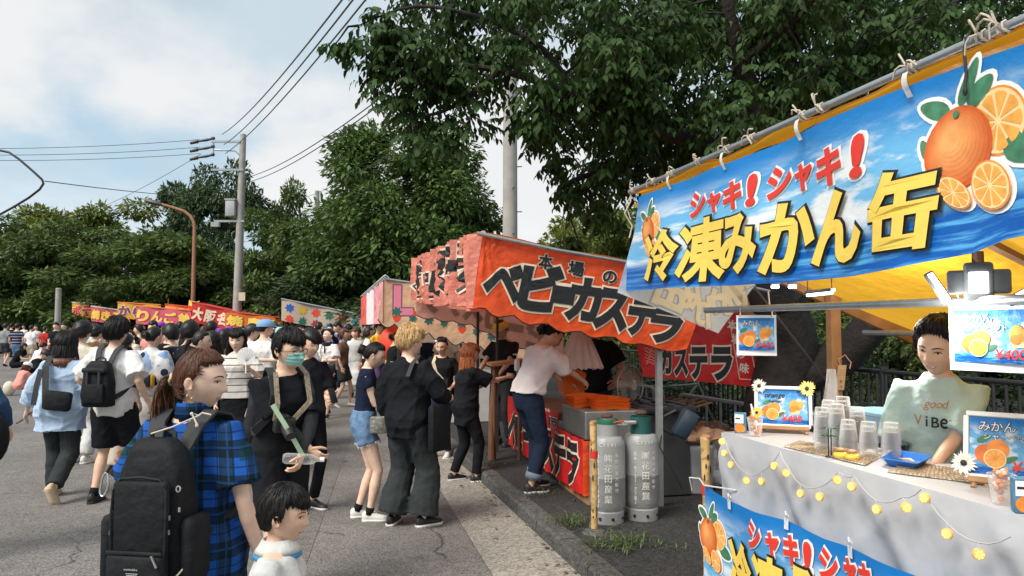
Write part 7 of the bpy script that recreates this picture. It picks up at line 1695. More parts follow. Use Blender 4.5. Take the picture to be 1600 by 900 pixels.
def HW(i, x, y, z): return W(i, *(i['HM'] @ V(x, y, z)))
def axes(i, z=1.2):
 R_ = Matrix.Rotation(i['root'].rotation_euler.z, 3, 'Z') @ i['TR'](z).to_matrix(); return R_ @ V(1, 0, 0), R_ @ V(0, 1, 0), R_ @ V(0, 0, 1)
NYL = mat('nylon black', (.010, .011, .013), .7, spec=.2, var=.25, scale=12, wr=.35, wscale=16, bump=.15, bscale=350); NYL2 = mat('nylon dark', (.018, .019, .022), .65, spec=.2, var=.2, wr=.3, wscale=16)
STRAP = mat('strap web', (.022, .023, .026), .75, bump=.3, bscale=250); METAL = mat('bright metal', (.62, .62, .62), .3, metal=.9)
def ribbon(pts, nrm, w_, th=.004):
 """A flat strap along pts; nrm gives its outward side."""
 mb = MB(); rings = []
 for k, p in enumerate(pts):
  d = (pts[min(k + 1, len(pts) - 1)] - pts[max(k - 1, 0)]).normalized(); n_ = Vector(nrm[k] if isinstance(nrm, list) else nrm); s_ = d.cross(n_).normalized(); n_ = s_.cross(d)
  rings.append([p + s_ * w_ / 2 - n_ * th / 2, p + s_ * w_ / 2 + n_ * th / 2, p - s_ * w_ / 2 + n_ * th / 2, p - s_ * w_ / 2 - n_ * th / 2])
 mb.loft(rings); return mb
def backpack(label, i, w_=.30, h_=.45, dep=.15, zc=1.10, detail=False, m=NYL, off=.012, sm=STRAP):
 X, Y, Z = axes(i); s = i['s']; c = WT(i, 0, -.13 - off, zc) - Y * dep / 2; root = thing('backpack', label, 'backpack', c - Z * h_ / 2)
 def rr(z, k, ky, fl=0): # rounded outline ring at height z
  out = []
  for q in range(24):
   a = 6.283 * q / 24; ca, sa = math.cos(a), math.sin(a); wob = .006 * math.sin(a * 5 + z * 30)
   out.append(c + X * math.copysign(abs(ca) ** .55, ca) * (w_ / 2 * k + wob) + Y * math.copysign(abs(sa) ** .6, sa) * (dep / 2 * ky + wob) + Z * z)
  return out
 mb = MB(); mb.loft([rr(-h_ / 2, .84, .7), rr(-h_ * .47, .98, .95), rr(-h_ * .25, 1.03, 1.05), rr(0, .99, 1), rr(h_ * .28, .90, .82), rr(h_ * .42, .74, .62), rr(h_ * .5, .48, .36)]); obj('bag_body', mb, m, root, auto=False)
 def bk(x, z, o=0.0): return c + X * x + Z * z - Y * (dep / 2 * (1.03 if z < .05 else 1.03 - (z - .05) / h_ * .75) + o)
 if not detail:
  mb = MB(); mb.box(c - Y * (dep * .52) - Z * h_ * .2, (w_ * .72, .05, h_ * .42), (X, Y, Z), bev=.02); obj('front_pocket', mb, m, root)
  mb = MB(); mb.box(c - Y * (dep * .40) + Z * h_ * .30, (w_ * .8, dep * .5, .05), (X, Y, Z), bev=.02); obj('top_flap', mb, NYL2, root)
  for x in (-.06, .06): mb = MB(); mb.box(bk(x, .02, .012), (.02, .01, .2), (X, Y, Z)); obj('buckle_strap', mb, sm, root)
 mb = MB(); mb.tube([c + Z * h_ * .47 + X * x + Z * z + Y * .03 for x, z in ((-.05, -.02), (-.045, .03), (0, .05), (.045, .03), (.05, -.02))], .010, 6); obj('handle', mb, sm, root)
 for sx in (-1, 1):
  pts = [c + X * sx * .06 + Z * h_ * .40 + Y * dep * .4, WT(i, sx * .085, -.10, 1.425) - Y * .014, WT(i, sx * .100, -.04, 1.455) + Z * .012, WT(i, sx * .108, .04, 1.43) + Z * .014 + Y * .012, WT(i, sx * .115, .115, 1.34) + Y * .022, WT(i, sx * .13, .12, 1.22) + Y * .02, WT(i, sx * .16, .05, 1.08) + X * sx * .03, c + X * sx * w_ * .45 - Z * h_ * .3 + Y * dep * .4]
  nr = [Z - Y, Z * .6 - Y, Z, Z + Y * .7, Y, Y, Y + X * sx, X * sx]
  obj('shoulder_strap', ribbon(pts, nr, .062 if detail else .05, .012), sm, root)
 return root, c, (X, Y, Z), bk
# ------------------------------------------------------------------ foreground
i = person('person', 'person in blue plaid shirt with brown ponytail and black backpack', pp(306, 2.95), 8, 1.63, True, 0, head=(84, 6, 3), hands=dict(L=(-.31, .04, .885), R=(.285, .02, .88)), hint=dict(L=(-.6, -1, 0), R=(.5, -1, 0)),
           top=dict(mat=PLAID, ease=.036, hem=.60, flare=.05, sleeve=.80, sease=.040, collar=.012, fold=.014), bottom=dict(kind='pants', mat=C['ddenim']), shoe=WSH, hair='tied', hairc='brown', sk='light', girth=1.0, headscale=1.04)
HM = i['HM']; hb_ = hairmat('brown'); HT = mat('hair tip', (.36, .17, .07), .45, var=.35, scale=40, island=.25, spec=.3)
tie = V(0, -.112, -.012); rr = random.Random(8)
mb, mb2 = MB(), MB()
for k in range(1000):                                           # combed strands from the hairline back to the tie
 a = rr.uniform(-2.75, 2.75); zt_ = rr.uniform(-.035, .105)
 if 1.1 < abs(a) < 1.75: zt_ = rr.uniform(.03, .09)
 elif abs(a) < 1.2: zt_ = max(zt_, .074 + .006 * math.cos(a))
 elif abs(a) > 1.7: zt_ = rr.uniform(-.075, .09)
 cz = max(.08, 1 - (zt_ / .122) ** 2) ** .5; kk = .088 if True else 0
 p0 = V(math.sin(a) * .0845 * cz, math.cos(a) * .1035 * cz, zt_); pts = []
 for t in np.linspace(0, 1, 9):
  p = p0.lerp(tie, t); e = (p.x / .087) ** 2 + (p.y / .108) ** 2 + ((p.z + .0) / .129) ** 2; p = p * (1 / max(e, .05) ** .5) if t < .93 else p.lerp(tie, .6); q = (p - p0).length
  pts.append(HM @ (p * (1 + rr.uniform(-.004, .010))))
 mb.tube(pts, [.0007, .0013, .0015, .0015, .0015, .0015, .0014, .0013, .0013], 3)
i['plain']('hair_strands', mb, hb_, i['hair']); H3 = HM.to_3x3()
mb = MB()
for k in range(900):                                           # ponytail: brown outside, sun bleached inside
 a = rr.random() * 6.283; r0 = rr.random() ** .5; dv = V(rr.gauss(0, .013), rr.gauss(-.004, .015), 0); pts = []; L_ = rr.uniform(.16, .30)
 for t in np.linspace(0, 1, 9):
  bul = .011 + .044 * math.sin(min(1, t * 1.2) * 2.4)
  pts.append(HM @ tie + H3 @ V(r0 * bul * math.cos(a) + dv.x * t * 1.6, -.045 * math.sin(min(1.57, t * 3)) + dv.y * t * .9 + .012 * t, r0 * bul * .9 * math.sin(a)) + V(0, 0, -L_ * t ** 1.35 + .012 * math.sin(t * 3.1)))
 (mb2 if (r0 < .75 and 0 < a < 3.3 and k % 3) else mb).tube(pts, [.0012, .0015, .0016, .0016, .0015, .0014, .0012, .0009, .0004], 3)
i['plain']('ponytail', mb, hb_, i['hair']); i['plain']('ponytail_inner', mb2, HT, i['hair'])
mb = MB(); mb.tube([HM @ (tie + V(.019 * math.cos(t), -.006 + .004 * math.sin(t * 3), .019 * math.sin(t))) for t in np.linspace(0, 6.283, 17)], .0085, 8); i['plain']('hair_tie', mb, mat('scrunchie', (.58, .42, .28), .8, bump=.4, bscale=120))
mb = MB(); e0 = HM @ V(.082, -.004, -.052); mb.tube([e0 + V(.012 * math.cos(t) * .4, .012 * math.cos(t), .013 * math.sin(t) - .004) for t in np.linspace(0, 6.283, 17)], .0016, 5); i['plain']('earring', mb, mat('gold', (.75, .48, .2), .3, metal=.9))
mb = MB(); mb.loft([[i['T'](0, -.006, z) + V(math.cos(a) * r_, math.sin(a) * r_ * .95, dz) for a in np.linspace(0, 6.283, 25)[:-1]] for z, r_, dz in ((1.425, .074, 0), (1.47, .064, .004), (1.492, .060, .008), (1.490, .064, .006), (1.44, .077, -.002))]); i['plain']('collar', mb, PLAID, i['top'])
P1 = i
root, c, (X, Y, Z), bk = backpack('large black backpack with carabiner worn on the blue plaid shirt', i, .275, .52, .15, 1.115, True, off=.03)
mb = MB(); mb.box(bk(0, -.045, .012), (.21, .035, .34), (X, Y, Z), bev=.016); obj('front_panel', mb, NYL, root, auto=False)
mb = MB(); mb.tube([bk(x, z, .030) for x, z in ((-.100, -.20), (-.104, .0), (-.100, .09), (-.075, .130), (0, .138), (.075, .130), (.100, .09), (.104, 0), (.100, -.20))], .0045, 6); obj('piping', mb, NYL2, root)
mb = MB(); mb.box(bk(0, -.21, .035), (.215, .04, .17), (X, Y, Z), bev=.016); obj('lower_pocket', mb, NYL, root, auto=False)
mb = MB(); mb.box(bk(0, -.118, .050), (.21, .008, .012), (X, Y, Z), bev=.003); obj('pocket_zip', mb, NYL2, root)
for sx in (-1, 1):
 mb = MB(); mb.box(c + X * sx * .155 - Z * .13, (.06, .13, .24), (X, Y, Z), bev=.025); obj('side_pocket', mb, NYL, root, auto=False)
mb = MB(); mb.box(bk(.085, -.14, .062), (.006, .006, .045), ((X + Z * .5).normalized(), Y, (Z - X * .5).normalized())); obj('zip_pull', mb, METAL, root)
for x, z in ((.112, .0), (.112, -.05), (-.112, -.06), (.15, .03)): mb = MB(); mb.box(bk(x, z, .02), (.007, .005, .016), (X, Y, Z)); obj('zip_slider', mb, METAL, root)
sh = Sheet(bk(0, -.205, .0562), X, Z, -Y); lb = MB(); sh.line(lb, 'marimekko', -.030, .030, .011, .012, .001);
for k, wd_ in enumerate((.046, .040, .044, .02)): sh.shape(lb, [(-wd_ / 2, .018 - k * .006), (wd_ / 2, .018 - k * .006), (wd_ / 2, .0205 - k * .006), (-wd_ / 2, .0205 - k * .006)], .001)
obj('label_print', lb, mat('label white', (.42, .42, .42), .7), root, smooth=False)
mb = MB(); mb.tube([bk(-.150 + .016 * math.cos(t) * (1 if math.sin(t) < 0 else .8), .105 + .040 * math.sin(t) + .008 * math.cos(t), .012) for t in np.linspace(0, 6.283, 21)], .0036, 6); obj('carabiner', mb, METAL, root)
mb = MB(); mb.tube([bk(-.14, .17, .0), bk(-.146, .145, .012)], .006, 5); obj('carabiner_loop', mb, NYL2, root)
CORD = mat('cord cream', (.62, .55, .46), .85, bump=.4, bscale=200)
q0 = c + Z * .275 + Y * .02; q1 = WT(i, .10, -.10, 1.46) - Y * .03
mb = MB(); mb.tube([q0 - X * .03 - Y * .02, q0.lerp(q1, .4) - Y * .03, q1, q1 + X * .02 + Z * .012 - Y * .01, q1 + X * .05 + Z * .004], .0035, 6); mb.tube([q1, q1 - X * .02 + Z * .01 - Y * .014, q1 + X * .005 - Z * .03 - Y * .02], .0035, 6); mb.ell(q1 + X * .005 - Z * .034 - Y * .02, (.007, .006, .008), n=8, k=5); mb.ell(q1 - X * .02 + Z * .008 - Y * .014, (.007, .006, .007), n=8, k=5); obj('draw_cord', mb, CORD, root)
mb = MB(); mb.tube([bk(.16, -.13, -.03), bk(.150, -.18, -.02), bk(.12, -.22, -.0), bk(.10, -.235, .01)], .0035, 6); obj('side_cord', mb, CORD, root)
mb = MB(); mb.tube([bk(.128 + .008 * math.cos(t), .095 + .010 * math.sin(t), .0) for t in np.linspace(0, 6.283, 13)], .0025, 5); obj('eyelet', mb, METAL, root)
A, E, Wr = (W(i, *p) for p in i['arms']['L']); d = (Wr - E).normalized(); bx, by, _ = basis(d)
mb = MB(); mb.loft([[Wr - d * o + (bx * math.cos(a) + by * math.sin(a)) * r_ for a in np.linspace(0, 6.283, 19)[:-1]] for o, r_ in ((.036, .030), (.034, .0335), (.016, .032), (.014, .0285))]); root = thing('wristwatch', 'white wristwatch on the arm of the plaid shirt wearer', 'watch', Wr); obj('strap', mb, M_WH, root); mb = MB(); q = Wr - d * .025 - V(0, .03, 0); mb.tube([q, q - V(0, .010, 0)], [.017, .016], 14); obj('dial', mb, M_WH, root); mb = MB(); mb.ell(Wr - d * .025 + by * .034, (.004, .004, .004), n=6, k=4); obj('stud', mb, BLKI, root)
hp_ = Wr + d * .09; mb = MB(); mb.grid(lambda s, t: hp_ + V((s - .5) * (.04 + .22 * t) - .03 * t, .03 * math.sin(s * 7 + t * 4), -.02 - .34 * t + .05 * (1 - t)), 12, 12); thing1('carrier_bag', mb, WHITEP, 'white carrier bag held by the plaid shirt wearer', 'bag')
i = person('person', 'small boy in pale grey polo shirt smiling in profile', pp(440, 2.65), 82, 1.14, False, 0, head=(6, 4, 0), top=dict(mat=C['lgrey'], ease=.028, hem=.80, flare=.02, sleeve=.72, sease=.036, name='polo_shirt'), bottom=dict(kind='shorts', mat=C['navy'], len=.9, cuff=.09), shoe=WSH, hair='short', hairc='black', sk='mid', face='smile', headscale=1.22, girth=1.1)
TB = mat('trim blue', (.04, .25, .48), .8)
mb = MB(); mb.loft([[i['T'](0, -.004, z) + V(math.cos(a) * r_, math.sin(a) * r_, 0) for a in np.linspace(0, 6.283, 25)[:-1]] for z, r_ in ((1.405, .118), (1.44, .078), (1.475, .070), (1.478, .076), (1.432, .104), (1.41, .122))]); i['plain']('collar', mb, C['lgrey'], i['top'])
mb = MB(); mb.loft([[i['T'](0, -.004, z) + V(math.cos(a) * r_, math.sin(a) * r_, 0) for a in np.linspace(0, 6.283, 25)[:-1]] for z, r_ in ((1.385, .128), (1.40, .123), (1.412, .119), (1.40, .11))]); i['plain']('blue_collar_band', mb, TB, i['top'])
for sd in 'LR':
 A, E, Wr = i['arms'][sd]; p = A.lerp(E, .735); d = (E - A).normalized(); mb = MB(); mb.tube([p - d * .016, p + d * .014], [.0965, .0985], 16); i['plain']('sleeve_trim', mb, TB, i['top'])
i = person('person', 'person in black with glasses, green face mask and a camera on the chest', pp(440, 4.8), 142, 1.70, False, 0, lean=11, head=(-20, -4, 0), hands=dict(L=(-.02, .30, .93), R=(-.10, .29, .945)), hint=dict(L=(-1, -.5, -.2), R=(1, -.5, -.2)), curl=.85, palm=dict(L=(0, .3, 1), R=(0, .3, 1)),
           feet=dict(R=(.11, .22, .085), L=(-.10, -.20, .10)), lift=dict(L=18), top=dict(mat=C['black'], ease=.028, hem=.82, sleeve=.8, sease=.034), bottom=dict(kind='shorts', mat=C['black'], len=.80, cuff=.105), shoe=dict(mat=LEA, sole=RUB, sock=C['white'], sockh=.13), hair='short', hairc='black', sk='mid')
mb = MB()
for sd in 'LR': A, E, Wr = i['arms'][sd]; mb = MB(); mb.tube([A.lerp(E, .5), E, E.lerp(Wr, .4), E.lerp(Wr, .93)], [.05, .047, .047, .034], 12); i['piece']('under_sleeve', mb, C['char'], fold=.006)
mb = MB(); mb.grid(lambda s, t: i['HM'] @ V((s - .5) * .128, face_y(max(-.062, min(.062, (s - .5) * .128)), -.035 - (t - .5) * .075 * (1 - abs(s - .5))) + .010 + .004 * math.sin(t * 19), -.042 - (t - .5) * .085 * (1 - .5 * abs(s - .5) * 2 * .6)), 14, 10); mk = i['plain']('face_mask', mb, mat('mask green', (.28, .58, .54), .85, wr=.3, wscale=60))
for sx in (-1, 1): mb = MB(); mb.tube([i['HM'] @ V(sx * .062, .05, -.02), i['HM'] @ V(sx * .078, .01, -.005), i['HM'] @ V(sx * .082, -.012, .012)], .0018, 4); i['plain']('mask_loop', mb, M_WH, mk)
for sx in (-1, 1):
 mb = MB(); mb.tube([i['HM'] @ V(sx * (.033 + .023 * math.cos(t)), .103 - .010 * abs(math.cos(t)) * (1 if math.cos(t) > 0 else 0), .002 + .017 * math.sin(t)) for t in np.linspace(0, 6.283, 17)], .0018, 5); mb.tube([i['HM'] @ V(sx * .056, .093, .006), i['HM'] @ V(sx * .080, .03, .006), i['HM'] @ V(sx * .083, -.015, .004)], .0018, 5); mb.tube([i['HM'] @ V(sx * .010, .104, .006), i['HM'] @ V(0, .108, .008)], .0018, 4); i['plain']('glasses', mb, BLKI)
backpack('bulky black backpack on the person with the face mask', i, .28, .42, .17, 1.14, m=NYL2, off=.03)
X, Y, Z = axes(i); q = WT(i, .06, .19, 1.16); root = thing('camera', 'black camera with lens slung on the chest of the masked person', 'camera', q - Z * .05)
mb = MB(); mb.box(q, (.13, .06, .09), (X, Y, Z), bev=.012); mb.box(q + Z * .05, (.05, .05, .03), (X, Y, Z), bev=.008); obj('body', mb, BLKI, root); mb = MB(); mb.tube([q + Y * .03, q + Y * .07 - Z * .02, q + Y * .12 - Z * .04], [.036, .036, .032], 14); obj('lens', mb, BLKI, root)
CAMO = mat('strap patterned', (.34, .27, .19), .8, var=.6, scale=60)
obj('neck_strap', ribbon([q - X * .06 + Z * .03, WT(i, -.10, .145, 1.30) + Y * .03, WT(i, -.10, .06, 1.43) + Z * .022 + Y * .02, WT(i, -.085, -.04, 1.475) + Z * .02], [Y, Y, Z + Y, Z], .035, .004), CAMO, root)
obj('neck_strap', ribbon([q + X * .06 + Z * .03, WT(i, .11, .145, 1.30) + Y * .035, WT(i, .095, .05, 1.44) + Z * .025 + Y * .012], [Y, Y, Z + Y], .03, .004), CAMO, root)
GS = mat('strap green', (.36, .50, .34), .7)
a = WT(i, .15, .16, 1.30) + Y * .04; b = W(i, -.02, .33, .94); obj('green_lanyard', ribbon([a, a.lerp(b, .35) + Y * .02, a.lerp(b, .7) + Y * .02, b], Y, .028, .003), GS, root)
bt = W(i, -.08, .36, .965); bd = (-X * .9 + Y * .1 - Z * .05).normalized(); bd = V(-1, -.1, .05).normalized(); bt = (W(i, *i['arms']['L'][2]) + W(i, *i['arms']['R'][2])) / 2 + Y * .09 - V(.02, 0, .01); root = thing('water_bottle', 'clear water bottle held in both hands of the masked person', 'bottle', bt); mb = MB(); mb.lathe([(.012, -.11), (.014, -.085), (.030, -.06), (.033, -.02), (.031, 0), (.033, .02), (.033, .10), (.026, .115), (.004, .118)], bt + bd * .03, 18, axis=bd); obj('body', mb, GL, root); mb = MB(); mb.tube([bt - bd * .10, bt - bd * .075], .015, 10); obj('cap', mb, M_WH, root)
A, E, Wr = (W(i, *p) for p in i['arms']['L']); d = (Wr - E).normalized(); mb = MB(); mb.tube([Wr - d * .035, Wr - d * .012], .034, 14); root = thing('wristwatch', 'black wristwatch on the wrist of the masked person', 'watch', Wr); obj('strap', mb, BLKI, root); mb = MB(); mb.tube([Wr - d * .024, Wr - d * .024 + V(.02, -.03, .01)], .016, 10); obj('dial', mb, BLKI, root)
i = person('person', 'person in dark navy tee and frayed denim shorts looking down', PZ(567, 812, 0), 78, 1.57, True, 0, lean=4, head=(6, 16, 0), hands=dict(R=(.02, .33, 1.06), L=(-.02, .30, 1.03)), hint=dict(R=(.5, -1, -.4), L=(-.5, -1, -.4)), curl=.7,
           feet=dict(R=(.075, .06, .085), L=(-.085, -.05, .085)), top=dict(mat=C['navy'], ease=.008, hem=1.0, sleeve=.34, sease=.012, fold=.006), bottom=dict(kind='shorts', mat=C['denim'], len=.36, cuff=.112, ease=.018, waist=1.06), shoe=dict(mat=LEA, sole=RUB, sock=C['black'], sockh=.05), hair='tied', hairc='black', sk='light', ponytail=('bun', 0))
mb = MB(); rr = random.Random(4)
for sd in 'LR':
 A, K, B = i['legs'][sd]; p = A.lerp(K, .37); d = (K - A).normalized(); bx, by, _ = basis(d)
 for k in range(46): a = rr.random() * 6.283; q = p + (bx * math.cos(a) + by * math.sin(a)) * .114; mb.tube([q - d * .012, q + d * .01 + V(rr.uniform(-.01, .01), rr.uniform(-.01, .01), 0), q + d * rr.uniform(.015, .035)], [.002, .0016, .0006], 3)
fr = i['plain']('frayed_hem', mb, C['lgrey'], i['bottom']); fr['kind'] = 'stuff'
X, Y, Z = axes(i, .95); q = W(i, .20, .14, .93); mb = MB(); mb.box(q, (.05, .16, .15), (X, Y, Z), bev=.022); thing1('hip_pouch', mb, mat('pouch camo', (.22, .22, .19), .6, var=.8, scale=35), 'mottled grey pouch at the hip of the denim shorts wearer', 'pouch')
i = person('person', 'person with blond bowl haircut in oversized black top and wide charcoal trousers', PZ(636, 822, 0), 32, 1.70, False, 0, head=(14, 3, 0), hands=dict(R=(.22, .30, 1.10)), hint=dict(R=(.6, -1, -.4)), curl=.6, feet=dict(L=(-.14, -.04, .085), R=(.13, .06, .085)),
           top=dict(mat=C['black'], ease=.052, hem=.76, flare=.01, sleeve=1.86, sease=.044, fold=.014), bottom=dict(kind='pants', mat=C['char'], ease=.03, knee=.115, cuff=.135, len=1.97, fold=.013), shoe=dict(mat=LEAB, sole=RUB, out=22), hair='bowl', hairc='blond', sk='light', headscale=1.12)
X, Y, Z = axes(i); obj_root = thing('tote_bag', 'black tote bag on the shoulder of the blond haired person', 'bag', W(i, .3, .05, .62))
obj('strap', ribbon([WT(i, .13, -.10, 1.30) - Y * .06, WT(i, .125, -.07, 1.41) - Y * .02, WT(i, .13, -.01, 1.445) + Z * .025, WT(i, .145, .07, 1.38) + Y * .05, W(i, .30, .10, 1.02)], [-Y, -Y + Z, Z, Y + Z, Y], .045, .005), STRAP, obj_root)
mb = MB(); mb.box(W(i, .30, .06, .86), (.07, .26, .40), (X, Y, Z), bev=.03); obj('bag_body', mb, NYL, obj_root)
i = person('person', 'person with long wavy red hair in oversized black tee reaching for a bottle', PZ(727, 752, 0), 66, 1.50, True, 0, lean=3, head=(8, 4, 0), hands=dict(R=(.16, .50, 1.30), L=(-.06, .36, 1.22)), hint=dict(R=(.5, -.6, -1), L=(-.5, -.6, -1)), curl=.5, feet=dict(R=(.11, .10, .085), L=(-.11, -.12, .085)),
           top=dict(mat=C['black'], ease=.055, hem=.70, sleeve=.95, sease=.05, fold=.012), bottom=dict(kind='pants', mat=C['black'], knee=.075, cuff=.062, ease=.016), shoe=BSH, hair='long', hairc='red', hlen=.44, sk='mid', headscale=1.12)
i = person('person', 'person in black tee facing us with beige bag strap and hair clip', PZ(690, 714, 0), 194, 1.55, True, 0, head=(-6, 12, 0), hands=dict(R=(.16, .24, 1.22), L=(-.18, .14, 1.0)), hint=dict(R=(.8, -1, -.6)), curl=.8, feet=dict(R=(.10, .04, .085)), top=dict(mat=C['black'], ease=.035, hem=.84, sleeve=.75, sease=.035), bottom=dict(kind='pants', mat=C['ddenim']), shoe=WSH, hair='tied', hairc='black', sk='mid', girth=1.08, headscale=1.12)
mb = MB(); mb.ell(HW(i, .045, .085, .088), (.02, .012, .014), n=10, k=6); thing1('hair_clip', mb, M_WH, 'white flower clip in the dark hair of the bottle holder', 'hair clip')
X, Y, Z = axes(i); root = thing('shoulder_bag', 'small dark bag on a beige strap across the black tee', 'bag', W(i, -.12, .2, 1.0)); obj('strap', ribbon([WT(i, .09, .0, 1.44) + Z * .015, WT(i, .085, .10, 1.36) + Y * .03, WT(i, .03, .125, 1.22) + Y * .04, WT(i, -.10, .12, 1.08) + Y * .04], [Z, Y, Y, Y], .045, .005), mat('strap beige', (.55, .46, .34), .8), root); mb = MB(); mb.box(WT(i, -.08, .17, 1.06), (.16, .06, .13), (X, Y, Z), bev=.02); obj('bag_body', mb, NYL, root)
q = W(i, .17, .30, 1.27); root = thing('water_bottle', 'water bottle with blue label held by the person facing us', 'bottle', q); mb = MB(); mb.lathe([(.028, -.10), (.031, -.09), (.031, .05), (.014, .085), (.012, .10)], q, 16); obj('body', mb, GL, root); mb = MB(); mb.lathe([(.0318, -.05), (.0318, .0)], q, 16, cap=False); obj('label_band', mb, pmat('bottle blue', (.03, .12, .5)), root); mb = MB(); mb.tube([q + V(0, 0, .10), q + V(0, 0, .12)], .014, 10); obj('cap', mb, M_WH, root)
i = person('person', 'person in white tee and cuffed dark jeans leaning over the castella griddle', PZ(836, 766, .113), 62, 1.70, True, 0, lean=20, head=(10, 24, 0), hands=dict(R=(.10, .60, .98), L=(-.12, .52, .95)), hint=dict(R=(.9, -.4, -.3), L=(-.9, -.4, -.3)), curl=.6, feet=dict(R=(.10, -.10, .085), L=(-.11, .06, .085)), back=.08,
           top=dict(mat=C['wpink'], ease=.050, hem=.96, sleeve=.92, sease=.050, fold=.014), bottom=dict(kind='pants', mat=C['ddenim'], knee=.078, cuff=.075, ease=.016, len=1.84, waist=1.06), shoe=BSH, hair='tied', hairc='black', sk='mid', ponytail=('pony', .10))
mb = MB()
for sd in 'LR': A, K, B = i['legs'][sd]; mb = MB(); mb.tube([K.lerp(B, .72), K.lerp(B, .87)], [.080, .080], 14); i['plain']('jeans_cuff', mb, mat('denim inside', (.16, .22, .27), .9), i['bottom'])
i = person('person', 'stall keeper in mint good vibes tee smiling behind the cups', pp(1466, 3.50, .113), 207, 1.64, True, 0, lean=7, head=(28, 8, -6), hands=dict(R=(.19, .30, 1.05), L=(.07, .36, 1.03)), hint=dict(R=(.35, -1, -.8), L=(-.35, -1, -.6)), curl=.6,
           top=dict(mat=C['mint'], ease=.026, hem=.97, sleeve=.92, sease=.026, fold=.012), bottom=dict(kind='skirt', name='apron_skirt', mat=mat('apron', (.50, .47, .45), .9, var=.08), hem=.45, waist=1.06), hair='swept', hairc='black', sk='mid', face='smile', headscale=1.14, girth=.94, shoe=BBS)
KP = i; mb, mo = MB(), MB(); X, Y, Z = axes(i, 1.2)
def torso_y(a, b, k=i['s']): rx, ry, oy = i['tor_at'](1.26 + b); q = min(.97, abs(a) / k / (rx + .026)); return ((ry + .026) * (1 - q ** 2.4) ** (1 / 2.4) + oy) * k
sh = Sheet(WT(i, .0, 0, 1.27), -X, Z, Y, torso_y)
mc = MB()
x = sh.line(mc, 'good', -.075, .050, .05, .004, .013, .9, shear=.3)
for k, (ch, m_) in enumerate((('V', mc), ('i', mo), ('B', mo), ('e', mo), ('S', mc))): sh.put(m_, ch, -.100 + k * .034, -.010 - k * .003, .030 if ch != 'i' else .007, .048, .012, .013)
obj('shirt_print', mc, mat('ink brown', (.42, .20, .10), .8), i['root'], world=True, smooth=False) if False else None
def addprint(info, mb, m, nm='shirt_print'):
 r = info['root']; iv = (Matrix.Translation(r.location) @ Matrix.Rotation(r.rotation_euler.z, 4, 'Z')).inverted(); mb.v = [tuple(iv @ Vector(p)) for p in mb.v]; return obj(nm, mb, m, info['top'], world=False, smooth=False)
addprint(i, mc, mat('ink brown', (.42, .20, .10), .8)); addprint(i, mo, M_BLK)
mb = MB(); rr = random.Random(2)
for k in range(46):
 a, z = rr.uniform(-.15, .15), rr.uniform(.82, 1.03); p = WT(i, a, .14, z) + Y * (.03 - a * a * 2.4); mb.ell(p, (.006, .003, .006), (X, Y, Z), 6, 4)
pr = addprint(i, mb, BLKI, 'dot_print'); pr.parent = i['bottom']; pr['kind'] = 'stuff'
i = person('person', 'bag seller in black tee half hidden behind the hanging carrier bags', PD(930, Y0, 8.3) * 1 - V(0, 0, H - .113), 205, 1.72, False, 1, lean=6, hands=dict(R=(.34, .20, 1.16), L=(-.30, .22, 1.0)), top=dict(mat=C['black'], ease=.04, sleeve=.75), bottom=dict(kind='pants', mat=C['char']), shoe=BBS, hair='short', sk='tan', curl=.7)
p = PD(787, Y0, 10.0); i = person('person', 'stall worker in black tee with yellow cap at the far castella counter', V(p.x, p.y, .113), 215, 1.66, False, 1, head=(0, 20, 0), hands=dict(R=(.18, .35, 1.0), L=(-.18, .35, 1.0)), top=dict(mat=C['black'], ease=.04, sleeve=.75), bottom=dict(kind='pants', mat=C['char']), shoe=BBS, hair='short', sk='tan')
def cap(i, m, label, nm='cap', brim=True):
 """A cap on the head of i."""
 mb = MB(); HM = i['HM']; iv = lambda p: WP(i, HM @ p); rings = []
 for z, k in ((.030, 1.0), (.06, .99), (.09, .88), (.115, .62), (.128, .25)): rings.append([iv(V(.100 * k * math.cos(a), .118 * k * math.sin(a), z)) for a in np.linspace(0, 6.283, 19)[:-1]])
 c = iv(V(0, 0, .05)); root = thing(nm, label, nm, iv(V(0, 0, .03))); mb.loft(rings); obj('crown', mb, m, root)
 if brim: mb = MB(); mb.loft([[iv(V(x * (.085 - .02 * t), .085 + .085 * t - 6 * x * x * .01, .036 - .012 * t + o)) for x, o in ((-1, 0), (0, .008), (1, 0), (1, -.004), (0, .004), (-1, -.004))] for t in (0, .5, 1)]); obj('peak', mb, m, root)
cap(i, mat('cap yellow', (.55, .40, .08), .8), 'yellow cap on the far castella worker')
# ------------------------------------------------------------------ people on the left
i = person('person', 'person in oversized pale blue shirt with dark hair fading to brown tips', PZ(92, 778, 0), 352, 1.64, True, 0, lean=4, feet=dict(R=(.08, -.30, .17), L=(-.10, .10, .085)), lift=dict(R=58), hands=dict(L=(-.36, .06, .90), R=(.27, .16, .98)),
           top=dict(mat=C['sky'], ease=.065, hem=.70, flare=.04, sleeve=1.72, sease=.058, fold=.018, cuff=.9), bottom=dict(kind='pants', mat=C['char'], knee=.095, cuff=.080, ease=.02), shoe=dict(mat=mat('shoe beige', (.50, .40, .28), .7), sole=mat('sole beige', (.60, .47, .33), .7)), hair='long', hairc='black', hlen=.20, sk='mid', headscale=1.16)
mb = MB(); rr = random.Random(3); HM = i['HM']
for k in range(70):
 a = 1.3 + (k / 70) * 3.7; o_ = HM.to_3x3() @ V(math.sin(a), math.cos(a), 0); p = HM @ V(.098 * math.sin(a), .115 * math.cos(a), -.13) ; mb.tube([p, p + o_ * .014 + V(0, 0, -.04), p + o_ * .02 + V(rr.uniform(-.01, .01), 0, -.085 - rr.uniform(0, .02))], [.010, .009, .003], 4)
